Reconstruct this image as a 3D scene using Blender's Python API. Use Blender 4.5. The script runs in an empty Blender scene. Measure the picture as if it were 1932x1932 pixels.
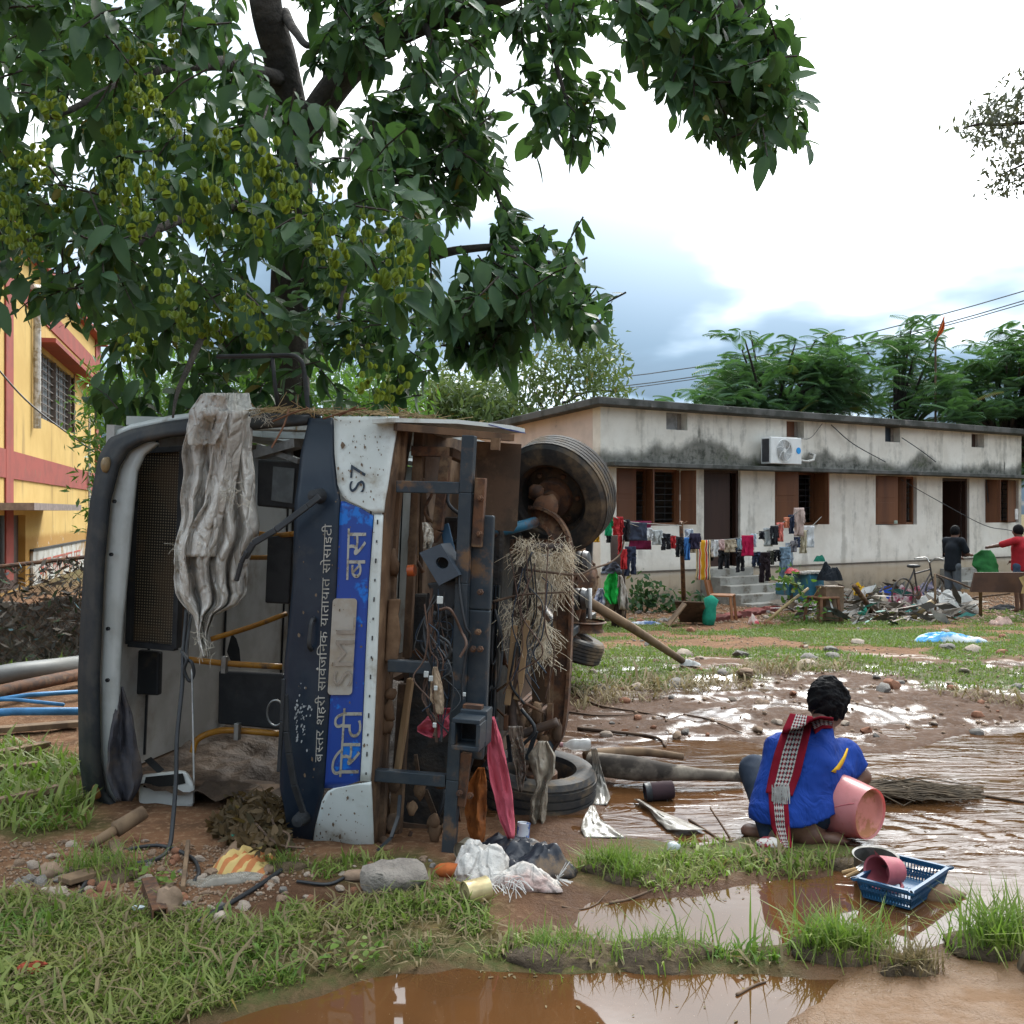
import bpy, bmesh, math, random
import numpy as np
from mathutils import Vector, Matrix, noise as mnoise
from mathutils.bvhtree import BVHTree
random.seed(7); RNG = np.random.default_rng(11)
sc = bpy.context.scene
COL = sc.collection
R = math.radians

# ---------------------------------------------------------------- camera
EYE = 1.65
cam_d = bpy.data.cameras.new('camera'); cam = bpy.data.objects.new('camera', cam_d); COL.objects.link(cam)
cam.location = (0, 0, EYE); cam.rotation_euler = (R(90), 0, 0)
cam_d.sensor_width = 36; cam_d.lens = 36; cam_d.clip_start = .05; cam_d.clip_end = 2000
sc.camera = cam

# ---------------------------------------------------------------- sky and sun
SUN = Vector((.30, .80, .70)).normalized()
W = bpy.data.worlds.new('World'); sc.world = W; W.use_nodes = True
def _world():
    nt = W.node_tree; N = nt.nodes; L = nt.links; N.clear()
    def nd(t, **k):
        n = N.new(t)
        for a, b in k.items(): setattr(n, a, b)
        return n
    def mth(op, a, b=None, clamp=False):
        n = nd('ShaderNodeMath', operation=op); n.use_clamp = clamp
        for i, x in enumerate((a, b)):
            if x is None: continue
            if isinstance(x, (int, float)): n.inputs[i].default_value = x
            else: L.new(x, n.inputs[i])
        return n.outputs[0]
    tc = nd('ShaderNodeTexCoord'); sep = nd('ShaderNodeSeparateXYZ'); L.new(tc.outputs['Generated'], sep.inputs[0])
    den = mth('ADD', mth('ABSOLUTE', sep.outputs[2]), .22)
    cx = mth('DIVIDE', sep.outputs[0], den); cy = mth('DIVIDE', sep.outputs[1], den)
    cmb = nd('ShaderNodeCombineXYZ'); L.new(cx, cmb.inputs[0]); L.new(cy, cmb.inputs[1]); cmb.inputs[2].default_value = 15.8
    n1 = nd('ShaderNodeTexNoise'); n1.inputs['Scale'].default_value = 1.25; n1.inputs['Detail'].default_value = 7; n1.inputs['Roughness'].default_value = .5
    n1.inputs['Distortion'].default_value = .25
    L.new(cmb.outputs[0], n1.inputs['Vector'])
    n2 = nd('ShaderNodeTexNoise'); n2.inputs['Scale'].default_value = 1.5; n2.inputs['Detail'].default_value = 5; n2.inputs['Roughness'].default_value = .42
    L.new(cmb.outputs[0], n2.inputs['Vector'])
    cover = nd('ShaderNodeMapRange'); cover.interpolation_type = 'SMOOTHSTEP'
    L.new(n1.outputs['Fac'], cover.inputs[0]); cover.inputs[1].default_value = .18; cover.inputs[2].default_value = .34
    lum = nd('ShaderNodeMapRange'); lum.interpolation_type = 'SMOOTHSTEP'; L.new(n2.outputs['Fac'], lum.inputs[0])
    lum.inputs[1].default_value = .42; lum.inputs[2].default_value = .64; lum.inputs[3].default_value = .46; lum.inputs[4].default_value = 1.6
    dot = nd('ShaderNodeVectorMath', operation='DOT_PRODUCT'); L.new(tc.outputs['Generated'], dot.inputs[0]); dot.inputs[1].default_value = SUN
    g = mth('POWER', mth('MAXIMUM', dot.outputs['Value'], 0.0), 9.0)
    glow = mth('MULTIPLY', g, 3.5)
    tot = mth('MULTIPLY', lum.outputs[0], mth('ADD', glow, .75))
    tot = mth('MULTIPLY', tot, mth('ADD', mth('MULTIPLY', mth('MAXIMUM', sep.outputs[2], 0.0), 2.0), .25))
    mix = nd('ShaderNodeMix', data_type='RGBA'); L.new(mth('MULTIPLY', mth('SUBTRACT', tot, .40), 1.3, True), mix.inputs[0])
    mix.inputs[6].default_value = (.52, .75, 1.0, 1); mix.inputs[7].default_value = (.93, .975, 1.0, 1)
    bgc = nd('ShaderNodeBackground'); L.new(mix.outputs[2], bgc.inputs[0]); L.new(tot, bgc.inputs[1])
    sky = nd('ShaderNodeTexSky', sky_type='NISHITA'); sky.sun_disc = False
    sky.sun_elevation = math.asin(SUN.z); sky.sun_rotation = math.atan2(SUN.x, SUN.y)
    bgs = nd('ShaderNodeBackground'); L.new(sky.outputs[0], bgs.inputs[0]); bgs.inputs[1].default_value = .10
    ms = nd('ShaderNodeMixShader'); L.new(cover.outputs[0], ms.inputs[0]); L.new(bgs.outputs[0], ms.inputs[1]); L.new(bgc.outputs[0], ms.inputs[2])
    out = nd('ShaderNodeOutputWorld'); L.new(ms.outputs[0], out.inputs[0])
_world()
sun_d = bpy.data.lights.new('sun', 'SUN'); sun = bpy.data.objects.new('sun', sun_d); COL.objects.link(sun)
sun_d.energy = 1.4; sun_d.angle = R(14); sun_d.color = (1, .95, .87)
sun.rotation_euler = (-SUN).to_track_quat('-Z', 'Y').to_euler(); sun.location = (0, 0, 12)
vs = sc.view_settings; vs.view_transform = 'Standard'; vs.look = 'None'; vs.exposure = 0.95; vs.gamma = 1; vs.use_curve_mapping = False
sc.cycles.max_bounces = 6; sc.cycles.transparent_max_bounces = 12
# ---------------------------------------------------------------- helpers
F = 1932.; CX = 966.; CY = 966.
def at(px, py, Y):                       # the point seen at photo position (px, py) at distance Y
    return Vector(((px-CX)/F*Y, Y, EYE+(CY-py)/F*Y))
PMX = {}
def tag(o, label=None, cat=None, group=None, kind=None):
    if label: o['label'] = label
    if cat: o['category'] = cat
    if group: o['group'] = group
    if kind: o['kind'] = kind
    elif cat: o['kind'] = 'thing'
    return o
def empty(name, loc, label, cat, group=None, M=None):
    o = bpy.data.objects.new(name, None); COL.objects.link(o); o.empty_display_size = .1
    M = M or Matrix.Translation(Vector(loc)); o.matrix_world = M
    PMX[o] = M.inverted()
    return tag(o, label, cat, group)
def frame(d, up=Vector((0, 0, 1))):
    d = d.normalized()
    if abs(d.dot(up)) > .98: up = Vector((1, 0, 0)) if abs(d.x) < .9 else Vector((0, 1, 0))
    a = d.cross(up).normalized(); return a, a.cross(d).normalized()
class MB:
    def __init__(s): s.v = []; s.f = []; s.mi = []; s.m = 0; s.uv = None
    def add(s, vs, fs):
        n = len(s.v); s.v.extend(vs)
        for f in fs: s.f.append([i+n for i in f]); s.mi.append(s.m)
        return s
    def box(s, c, sz, Rm=None):
        c = Vector(c); x, y, z = (q/2 for q in sz)
        vs = [Vector((i*x, j*y, k*z)) for k in (-1, 1) for j in (-1, 1) for i in (-1, 1)]
        if Rm is not None: vs = [Rm @ q for q in vs]
        return s.add([c+q for q in vs], [(0, 2, 3, 1), (4, 5, 7, 6), (0, 1, 5, 4), (2, 6, 7, 3), (0, 4, 6, 2), (1, 3, 7, 5)])
    def bar(s, p0, p1, w, h=None, up=Vector((0, 0, 1))):
        p0 = Vector(p0); p1 = Vector(p1); h = w if h is None else h
        a, b = frame(p1-p0, up)
        vs = [p+a*(i*w/2)+b*(j*h/2) for p in (p0, p1) for i, j in ((-1, -1), (1, -1), (1, 1), (-1, 1))]
        return s.add(vs, [(3, 2, 1, 0), (4, 5, 6, 7), (0, 1, 5, 4), (1, 2, 6, 5), (2, 3, 7, 6), (3, 0, 4, 7)])
    def tube(s, pts, r, n=7, cap=True, flat=1.0):
        pts = [Vector(p) for p in pts]; m = len(pts)
        rs = r if isinstance(r, (list, tuple)) else [r]*m
        vs = []; up = None
        for i, p in enumerate(pts):
            d = (pts[min(i+1, m-1)]-pts[max(i-1, 0)])
            if d.length < 1e-9: d = Vector((0, 0, 1))
            d.normalize()
            if up is None: a, up = frame(d)
            a = d.cross(up)
            if a.length < 1e-4: a, _ = frame(d)
            a.normalize(); up = a.cross(d).normalized()
            for k in range(n):
                t = 2*math.pi*k/n; vs.append(p+a*(math.cos(t)*rs[i])+up*(math.sin(t)*rs[i]*flat))
        fs = [(i*n+k, i*n+(k+1) % n, (i+1)*n+(k+1) % n, (i+1)*n+k) for i in range(m-1) for k in range(n)]
        if cap: fs += [tuple(range(n-1, -1, -1)), tuple(range((m-1)*n, m*n))]
        return s.add(vs, fs)
    def lathe(s, prof, n=16, M=Matrix(), cap=False):
        m = len(prof); vs = [M @ Vector((r*math.cos(2*math.pi*k/n), r*math.sin(2*math.pi*k/n), z)) for r, z in prof for k in range(n)]
        fs = [(i*n+k, i*n+(k+1) % n, (i+1)*n+(k+1) % n, (i+1)*n+k) for i in range(m-1) for k in range(n)]
        if cap: fs += [tuple(range(n-1, -1, -1)), tuple(range((m-1)*n, m*n))]
        return s.add(vs, fs)
    def prism(s, out, fn, t0, t1):        # outline of 2d points, fn(a, b, t) -> point
        n = len(out); vs = [fn(a, b, t0) for a, b in out]+[fn(a, b, t1) for a, b in out]
        return s.add(vs, [tuple(range(n)), tuple(range(2*n-1, n-1, -1))]+[(i, i+n, (i+1) % n+n, (i+1) % n) for i in range(n)])
    def sheet(s, fn, nu, nv, th=0):
        vs = [fn(i/nu, j/nv) for j in range(nv+1) for i in range(nu+1)]
        fs = [(j*(nu+1)+i, j*(nu+1)+i+1, (j+1)*(nu+1)+i+1, (j+1)*(nu+1)+i) for j in range(nv) for i in range(nu)]
        return s.add(vs, fs)
    def blob(s, c, sz, seed=0, amp=.25, sub=2, Rm=None, flatb=None):
        bm = bmesh.new(); bmesh.ops.create_icosphere(bm, subdivisions=sub, radius=1)
        vs = []; off = Vector((seed*3.17, seed*1.71, seed*.77))
        for q in bm.verts:
            p = q.co*(1+amp*(mnoise.noise(q.co*1.1+off)*1.2+.5*mnoise.noise(q.co*2.6+off)))
            p = Vector((p.x*sz[0], p.y*sz[1], p.z*sz[2]))
            if flatb is not None and p.z < flatb: p.z = flatb
            if Rm is not None: p = Rm @ p
            vs.append(Vector(c)+p)
        fs = [[q.index for q in f.verts] for f in bm.faces]; bm.free()
        return s.add(vs, fs)
    def build(s, name, mat, parent=None, smooth=None, loc=None, bevel=0, solid=0, sub=0):
        me = bpy.data.meshes.new(name)
        vs = s.v
        if parent is not None:
            Mi = PMX[parent]; vs = [Mi @ q for q in vs] if s.v else vs
        elif loc is not None:
            loc = Vector(loc); vs = [q-loc for q in vs]
        me.from_pydata([tuple(q) for q in vs], [], s.f)
        mats = mat if isinstance(mat, (list, tuple)) else [mat]
        for m in mats: me.materials.append(m)
        if len(mats) > 1: me.polygons.foreach_set('material_index', s.mi)
        o = bpy.data.objects.new(name, me); COL.objects.link(o)
        if smooth:
            me.polygons.foreach_set('use_smooth', [True]*len(me.polygons))
            if smooth is not True: me.set_sharp_from_angle(angle=R(smooth))
        if s.uv is not None:
            ul = me.uv_layers.new(name='UVMap'); ul.data.foreach_set('uv', [c for p in me.polygons for vi in p.vertices for c in s.uv[vi]])
        if parent is not None:
            o.parent = parent; PMX[o] = PMX[parent]
        elif loc is not None: o.location = loc; PMX[o] = Matrix.Translation(-loc)
        else: PMX[o] = Matrix()
        if sub: md = o.modifiers.new('sub', 'SUBSURF'); md.levels = sub; md.render_levels = sub
        if solid: md = o.modifiers.new('solid', 'SOLIDIFY'); md.thickness = solid; md.offset = 0
        if bevel: md = o.modifiers.new('bevel', 'BEVEL'); md.width = bevel; md.segments = 2; md.limit_method = 'ANGLE'
        return o
def copy_tree(o, parent=None):
    c = o.copy(); COL.objects.link(c)
    if parent is not None: c.parent = parent
    for ch in o.children: copy_tree(ch, c)
    return c
def spline(pts, n=8):                      # Catmull-Rom through 3d points
    P = [Vector(p) for p in pts]; P = [2*P[0]-P[1]]+P+[2*P[-1]-P[-2]]; out = []
    for i in range(1, len(P)-2):
        for k in range(n):
            t = k/n; a, b, c, d = P[i-1:i+3]
            out.append(.5*((2*b)+(c-a)*t+(2*a-5*b+4*c-d)*t*t+(3*b-a-3*c+d)*t**3))
    return out+[P[-2]]
def interp(x, tab):
    for (a, fa), (b, fb) in zip(tab, tab[1:]):
        if x <= b: t = max(0, (x-a)/(b-a)); return fa+(fb-fa)*t
    return tab[-1][1]
def rotz(a): return Matrix.Rotation(a, 3, 'Z')
# numpy value noise
def _h(ix, iy, s):
    n = (ix.astype(np.int64)*374761393+iy.astype(np.int64)*668265263+s*974634761) & 0xffffffff
    n = ((n ^ (n >> 13))*1274126177) & 0xffffffff
    return ((n ^ (n >> 16)) & 0xffff)/65535.*2-1
def vnoise(x, y, s=0):
    ix = np.floor(x); iy = np.floor(y); fx = x-ix; fy = y-iy
    fx = fx*fx*(3-2*fx); fy = fy*fy*(3-2*fy)
    a = _h(ix, iy, s)*(1-fx)+_h(ix+1, iy, s)*fx; b = _h(ix, iy+1, s)*(1-fx)+_h(ix+1, iy+1, s)*fx
    return a*(1-fy)+b*fy
def fbm(x, y, o=4, s=0):
    t = 0; a = .5
    for i in range(o): t = t+a*vnoise(x*2**i, y*2**i, s+i); a *= .5
    return t
def sstep(a, b, x): t = np.clip((x-a)/(b-a), 0, 1); return t*t*(3-2*t)
def np_mesh(name, V, Fc, mat, nv):         # V (n,3), Fc (m,nv)
    me = bpy.data.meshes.new(name); me.vertices.add(len(V)); me.vertices.foreach_set('co', np.ascontiguousarray(V, np.float32).ravel())
    m = len(Fc); me.loops.add(m*nv); me.loops.foreach_set('vertex_index', np.ascontiguousarray(Fc, np.int32).ravel())
    me.polygons.add(m); me.polygons.foreach_set('loop_start', np.arange(0, m*nv, nv, dtype=np.int32))
    me.update(calc_edges=True); me.validate()
    for mm in (mat if isinstance(mat, (list, tuple)) else [mat]): me.materials.append(mm)
    o = bpy.data.objects.new(name, me); COL.objects.link(o); PMX[o] = Matrix(); return o
def attr(o, name, data, typ='FLOAT'):
    a = o.data.attributes.new(name, typ, 'POINT')
    a.data.foreach_set('value' if typ == 'FLOAT' else 'color', np.ascontiguousarray(data, np.float32).ravel())
# ---------------------------------------------------------------- materials
class NT:
    def __init__(s, name):
        s.m = bpy.data.materials.new(name); s.m.use_nodes = True; s.t = s.m.node_tree; s.N = s.t.nodes; s.L = s.t.links
        s.b = s.N['Principled BSDF']; s.o = s.N['Material Output']; s._c = None
    def nd(s, t, **k):
        n = s.N.new(t)
        for a, b in k.items(): setattr(n, a, b)
        return n
    def put(s, inp, x):
        if isinstance(x, (int, float)): inp.default_value = x
        elif isinstance(x, (tuple, list)): inp.default_value = tuple(x)+((1,) if len(x) == 3 and inp.type == 'RGBA' else ())
        else: s.L.new(x, inp)
    def co(s, kind='Object'):
        if s._c is None: s._c = s.nd('ShaderNodeTexCoord')
        return s._c.outputs[kind]
    def mp(s, vec, sc=(1, 1, 1), rot=(0, 0, 0), loc=(0, 0, 0)):
        n = s.nd('ShaderNodeMapping'); s.L.new(vec, n.inputs[0]); n.inputs['Scale'].default_value = sc; n.inputs['Rotation'].default_value = rot; n.inputs['Location'].default_value = loc
        return n.outputs[0]
    def noise(s, scale, detail=4, rough=.55, vec=None, dist=0):
        n = s.nd('ShaderNodeTexNoise'); n.inputs['Scale'].default_value = scale; n.inputs['Detail'].default_value = detail
        n.inputs['Roughness'].default_value = rough; n.inputs['Distortion'].default_value = dist
        s.L.new(vec if vec is not None else s.co(), n.inputs['Vector']); return n.outputs['Fac']
    def math(s, op, a, b=None, clamp=False):
        n = s.nd('ShaderNodeMath', operation=op); n.use_clamp = clamp; s.put(n.inputs[0], a)
        if b is not None: s.put(n.inputs[1], b)
        return n.outputs[0]
    def ramp(s, x, a, b, lo=0., hi=1.):
        n = s.nd('ShaderNodeMapRange'); n.interpolation_type = 'SMOOTHSTEP'; s.L.new(x, n.inputs[0])
        for i, q in enumerate((a, b, lo, hi)): n.inputs[i+1].default_value = q
        return n.outputs[0]
    def mix(s, f, a, b):
        n = s.nd('ShaderNodeMix', data_type='RGBA'); s.put(n.inputs[0], f); s.put(n.inputs[6], a); s.put(n.inputs[7], b); return n.outputs[2]
    def attr(s, name, out='Fac'):
        n = s.nd('ShaderNodeAttribute'); n.attribute_name = name; return n.outputs[out]
    def sep(s, vec):
        n = s.nd('ShaderNodeSeparateXYZ'); s.L.new(vec, n.inputs[0]); return n.outputs
    def bump(s, h, strength=.4, dist=.01):
        n = s.nd('ShaderNodeBump'); s.put(n.inputs['Strength'], strength); n.inputs['Distance'].default_value = dist; s.L.new(h, n.inputs['Height'])
        s.L.new(n.outputs[0], s.b.inputs['Normal']); return n.outputs[0]
    def fin(s, col=None, rough=None, metal=None, spec=None, **k):
        if col is not None: s.put(s.b.inputs['Base Color'], col)
        if rough is not None: s.put(s.b.inputs['Roughness'], rough)
        if metal is not None: s.put(s.b.inputs['Metallic'], metal)
        if spec is not None: s.put(s.b.inputs['Specular IOR Level'], spec)
        for a, q in k.items(): s.put(s.b.inputs[a.replace('_', ' ')], q)
        return s.m
MATS = {}
def pm(name, col, rough=.6, c2=None, sc=6., lo=.42, hi=.6, bump=.25, bsc=40., bd=.004, metal=0., spec=.4, dirt=None, dsc=3., dlo=.5, dhi=.62, drough=.9, stretch=None, **k):
    """A worn surface: base colour, a second tone in noise patches, a dirt tone in larger ones, fine relief."""
    if name in MATS: return MATS[name]
    t = NT(name); v = t.co()
    if stretch: v = t.mp(v, stretch)
    c = t.mix(t.ramp(t.noise(sc, 5, .6, v), lo, hi), col, c2 or tuple(q*.72 for q in col)); r = rough
    if dirt:
        f = t.ramp(t.noise(dsc, 6, .65), dlo, dhi); c = t.mix(f, c, dirt)
        r = t.ramp(f, 0, 1, rough, drough)
    if bump: t.bump(t.noise(bsc, 4, .6, v), bump, bd)
    MATS[name] = t.fin(c, r, metal, spec, **k); return MATS[name]
MUD = (.17, .105, .06)
plastic = lambda n, c, r=.45, **k: pm(n, c, r, dirt=k.pop('dirt', MUD), dlo=k.pop('dlo', .55), dhi=k.pop('dhi', .75), bump=k.pop('bump', .08), **k)
def fabric(name, c, c2=None, sc=9., dirt=None, trans=.15):
    if name in MATS: return MATS[name]
    t = NT(name); v = t.co()
    cc = t.mix(t.ramp(t.noise(sc, 4), .38, .66), c, c2 or tuple(q*.78 for q in c))
    if dirt: cc = t.mix(t.ramp(t.noise(4, 5, .65), .45, .68), cc, dirt)
    w = t.nd('ShaderNodeTexWave'); w.inputs['Scale'].default_value = 160; w.inputs['Distortion'].default_value = 2; t.L.new(v, w.inputs['Vector'])
    t.bump(t.math('ADD', w.outputs['Fac'], t.noise(60, 3)), .15, .002)
    MATS[name] = t.fin(cc, .88, 0, .2); return MATS[name]
def leafmat(name, c, c2, trans, rough=.45, sc=3., spec=.4):
    t = NT(name); v = t.attr('tone'); cc = t.mix(v, c, c2); cc = t.mix(t.ramp(t.noise(sc, 3), .4, .65), cc, tuple(q*.8 for q in c2)); cc = t.mix(t.ramp(v, .975, .98), cc, (.22, .16, .035))
    t.fin(cc, rough, 0, spec)
    tr = t.nd('ShaderNodeBsdfTranslucent'); tr.inputs[0].default_value = (*trans, 1)
    ms = t.nd('ShaderNodeMixShader'); ms.inputs[0].default_value = .34
    t.L.new(t.b.outputs[0], ms.inputs[1]); t.L.new(tr.outputs[0], ms.inputs[2]); t.L.new(ms.outputs[0], t.o.inputs[0])
    MATS[name] = t.m; return t.m
M_white = pm('white_paint', (.62, .66, .64), .35, (.55, .585, .56), 3, bump=.08, dirt=(.26, .22, .16), dsc=4, dlo=.50, dhi=.74)
M_white_clean = pm('grey_white_trim', (.40, .415, .40), .4, (.33, .34, .32), 4, bump=.05, dirt=(.2, .16, .11), dsc=2.5, dlo=.6, dhi=.8)
M_blue = pm('blue_vinyl', (.018, .055, .27), .32, (.01, .15, .55), 4.5, .56, .6, bump=.04, dirt=(.16, .15, .13), dsc=9, dlo=.66, dhi=.74)
M_navy = pm('navy_panel', (.012, .021, .036), .32, (.02, .03, .045), 5, bump=.05, dirt=(.1, .085, .065), dsc=3, dlo=.58, dhi=.85)
M_rubber = pm('black_rubber', (.022, .026, .03), .6, (.045, .045, .043), 6, bump=.15, dirt=(.11, .085, .06), dsc=4, dlo=.55, dhi=.8)
M_tyre = pm('tyre_rubber', (.028, .028, .029), .7, (.05, .045, .04), 8, bump=.3, bsc=60, dirt=(.16, .115, .07), dsc=5, dlo=.45, dhi=.66)
M_wheel = pm('wheel_steel', (.03, .028, .026), .6, (.075, .045, .025), 9, bump=.3, dirt=(.13, .085, .05), dsc=7, dlo=.5, dhi=.7, metal=.2)
M_rust = pm('rusty_steel', (.12, .052, .024), .8, (.055, .03, .02), 14, bump=.4, bsc=50, dirt=(.2, .125, .07), dsc=6, dlo=.5, dhi=.66)
M_chass = pm('dark_chassis_paint', (.022, .032, .042), .45, (.035, .043, .05), 9, bump=.2, dirt=(.15, .085, .045), dsc=6, dlo=.56, dhi=.7)
M_brown = pm('mud_coated_panel', (.135, .075, .04), .85, (.07, .042, .026), 5, bump=.4, bsc=25, bd=.006, dirt=(.25, .155, .088), dsc=3, dlo=.48, dhi=.68, stretch=(1, 1, .35))
M_brown2 = pm('dusty_liner', (.12, .072, .045), .85, (.075, .05, .034), 4, bump=.3, dirt=(.2, .13, .08), dsc=5, dlo=.5, dhi=.7)
M_wood = pm('weathered_wood', (.2, .13, .075), .85, (.11, .07, .042), 5, bump=.5, bsc=18, dirt=(.14, .09, .055), dsc=5, dlo=.55, dhi=.7, stretch=(1, 1, .12))
M_woodp = pm('pale_wood', (.36, .23, .12), .8, (.25, .15, .075), 6, bump=.4, bsc=16, dirt=(.17, .11, .06), dsc=4, dlo=.52, dhi=.7, stretch=(1, 1, .1))
M_bark = pm('dark_bark', (.035, .03, .026), .95, (.06, .05, .042), 6, bump=.8, bsc=14, bd=.03)
M_branch = pm('brown_branch', (.14, .09, .058), .9, (.08, .052, .036), 10, bump=.5, bsc=40)
M_steel = pm('galvanised_steel', (.38, .38, .37), .4, (.25, .25, .24), 8, bump=.15, metal=.7, dirt=(.2, .15, .1), dsc=5, dlo=.6, dhi=.75)
M_black = pm('black_plastic', (.02, .022, .025), .5, (.032, .034, .037), 7, bump=.1, dirt=(.1, .075, .055), dsc=6, dlo=.6, dhi=.8)
M_yrail = pm('yellow_rail', (.42, .19, .018), .4, (.33, .14, .015), 7, bump=.1, dirt=(.12, .08, .05), dsc=8, dlo=.55, dhi=.7)
M_dark = pm('void_shade_black', (.015, .014, .013), .95, bump=0)  # near-black colour standing in for the shade inside hollows
M_silver = pm('silver_lettering', (.40, .39, .35), .4, (.25, .22, .18), 30, .5, .6, bump=.05, metal=.3)
M_plaster = None
# ---------------------------------------------------------------- ground and water
def base_np(y): return -.36*sstep(9.3, 19., y)
def gp(px, py):
    z = 0.
    for _ in range(6):
        Y = F*(EYE-z)/max(py-CY, 30.); z = float(base_np(np.array(Y)))
    return ((px-CX)/F*Y, Y)
def wpoly(P): return np.array([gp(*p) for p in P])
def psdf(x, y, P):                         # signed distance to a polygon, negative inside
    d = np.full(x.shape, 1e9); ins = np.zeros(x.shape, bool)
    for (ax, ay), (bx, by) in zip(P, np.roll(P, -1, 0)):
        ex, ey = bx-ax, by-ay; t = np.clip(((x-ax)*ex+(y-ay)*ey)/(ex*ex+ey*ey+1e-12), 0, 1)
        d = np.minimum(d, np.hypot(x-ax-ex*t, y-ay-ey*t))
        c = ((ay > y) != (by > y)) & (x < (bx-ax)*(y-ay)/(by-ay+1e-12)+ax); ins ^= c
    return np.where(ins, -d, d)
POOL_A = wpoly([(985, 1500), (1010, 1440), (1080, 1408), (1250, 1395), (1400, 1398), (1560, 1424), (1700, 1420), (1800, 1388), (2000, 1375), (2500, 1380), (2700, 1560), (2300, 1720), (1950, 1735), (1835, 1765),
   (1750, 1800), (1685, 1812), (1660, 1800), (1640, 1770), (1560, 1752), (1510, 1768), (1490, 1790), (1400, 1793), (1250, 1788), (1130, 1772), (1085, 1745), (1110, 1700), (1250, 1692), (1420, 1668), (1560, 1650), (1640, 1622),
   (1625, 1600), (1560, 1590), (1440, 1578), (1310, 1598), (1190, 1585), (1095, 1592), (1040, 1575)])
POOL_C = wpoly([(330, 1955), (560, 1882), (720, 1842), (880, 1830), (1080, 1836), (1200, 1830), (1330, 1832), (1450, 1836), (1590, 1846), (1570, 1880), (1500, 1925), (1420, 2100), (900, 2500), (-300, 2500), (100, 2050)])
POOL_S = wpoly([(560, 1690), (660, 1680), (670, 1730), (600, 1745)])
GR = {k: wpoly(v) for k, v in dict(
  near=[(-500, 1730), (100, 1705), (250, 1745), (400, 1772), (520, 1762), (600, 1700), (700, 1690), (830, 1690), (940, 1700), (915, 1750), (940, 1790), (850, 1815), (700, 1832), (560, 1875), (330, 1945), (-200, 2300), (-900, 2300)],
  strip=[(1065, 1608), (1180, 1592), (1300, 1602), (1440, 1585), (1600, 1602), (1635, 1625), (1550, 1648), (1400, 1662), (1250, 1683), (1130, 1690), (1060, 1660)],
  strip2=[(900, 1805), (1000, 1770), (1130, 1788), (1250, 1797), (1400, 1803), (1480, 1812), (1480, 1830), (1300, 1828), (1150, 1822), (950, 1830)],
  left=[(-300, 1390), (80, 1440), (155, 1440), (165, 1560), (60, 1590), (-300, 1600)],
  fence=[(-500, 1245), (160, 1240), (160, 1285), (-500, 1340)],
  bus=[(540, 1640), (690, 1625), (800, 1600), (860, 1640), (800, 1690), (620, 1690)],
  lawn=[(1065, 1178), (1300, 1172), (1700, 1160), (2300, 1150), (2300, 1335), (1930, 1325), (1750, 1305), (1600, 1272), (1400, 1288), (1250, 1305), (1070, 1322)]).items()}
def land(x, y):
    a = np.minimum(np.minimum(psdf(x, y, POOL_A), psdf(x, y, POOL_C)), psdf(x, y, POOL_S))
    return a+.05*fbm(x*5, y*5, 3, 5)
def gh_np(x, y):
    x = np.asarray(x, float); y = np.asarray(y, float)
    h = base_np(y)+.02*fbm(x*.7, y*.7, 3, 2)
    near = np.hypot(x, y) < 13
    d = np.full(x.shape, 3.); d[near] = land(x[near], y[near])
    dry = sstep(-.04, .25, d); mud = sstep(6.6, 7.4, y)*(1-sstep(10, 12.5, y))*sstep(-.2, .9, x)
    dirt = sstep(-3.4, -2.6, x)*(1-sstep(-.55, -.2, x))*sstep(3.9, 4.5, y)*(1-sstep(5.6, 6.2, y))
    h = h+.02+.035*sstep(0, .6, d)-.075*(1-sstep(-.16, .05, d))
    h = h+dry*(.018*fbm(x*2.5, y*2.5, 4, 9)+.010*fbm(x*11, y*11, 3, 4))
    h = h+mud*(.05*fbm(x*1.6, y*2.2, 4, 21)+.04*fbm(x*6, y*7, 3, 31)-.012)*sstep(-.05, .3, d)
    h = h+dirt*(.06*fbm(x*2., y*2., 3, 41)+.03*np.abs(fbm(x*8, y*8, 3, 43)))
    bx = sstep(-2.65, -2.3, x)*(1-sstep(.3, .7, x-.2*(y-5)))*sstep(4.15, 4.6, y)*(1-sstep(10, 11, y))
    h = h*(1-bx)+bx*(.004+.024*sstep(5.2, 4.6, y)+.012*fbm(x*9, y*9, 2, 3))
    return h
_GX = np.linspace(-9, 15, 481); _GY = np.linspace(1.2, 25.2, 481)
_GZ = gh_np(*np.meshgrid(_GX, _GY, indexing='ij'))
def gh(x, y):
    i, j = (x+9)*20, (y-1.2)*20
    if 0 <= i < 480 and 0 <= j < 480:
        a, b = int(i), int(j); u, v = i-a, j-b
        return float((_GZ[a, b]*(1-u)+_GZ[a+1, b]*u)*(1-v)+(_GZ[a, b+1]*(1-u)+_GZ[a+1, b+1]*u)*v)
    return float(gh_np(np.array([x]), np.array([y]))[0])
def gpt(px, py, dz=0):                      # ground point seen at (px, py)
    x, y = gp(px, py)
    for _ in range(5):
        z = gh(x, y); y = F*(EYE-z)/max(py-CY, 30.); x = (px-CX)/F*y
    return Vector((x, y, gh(x, y)+dz))
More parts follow.
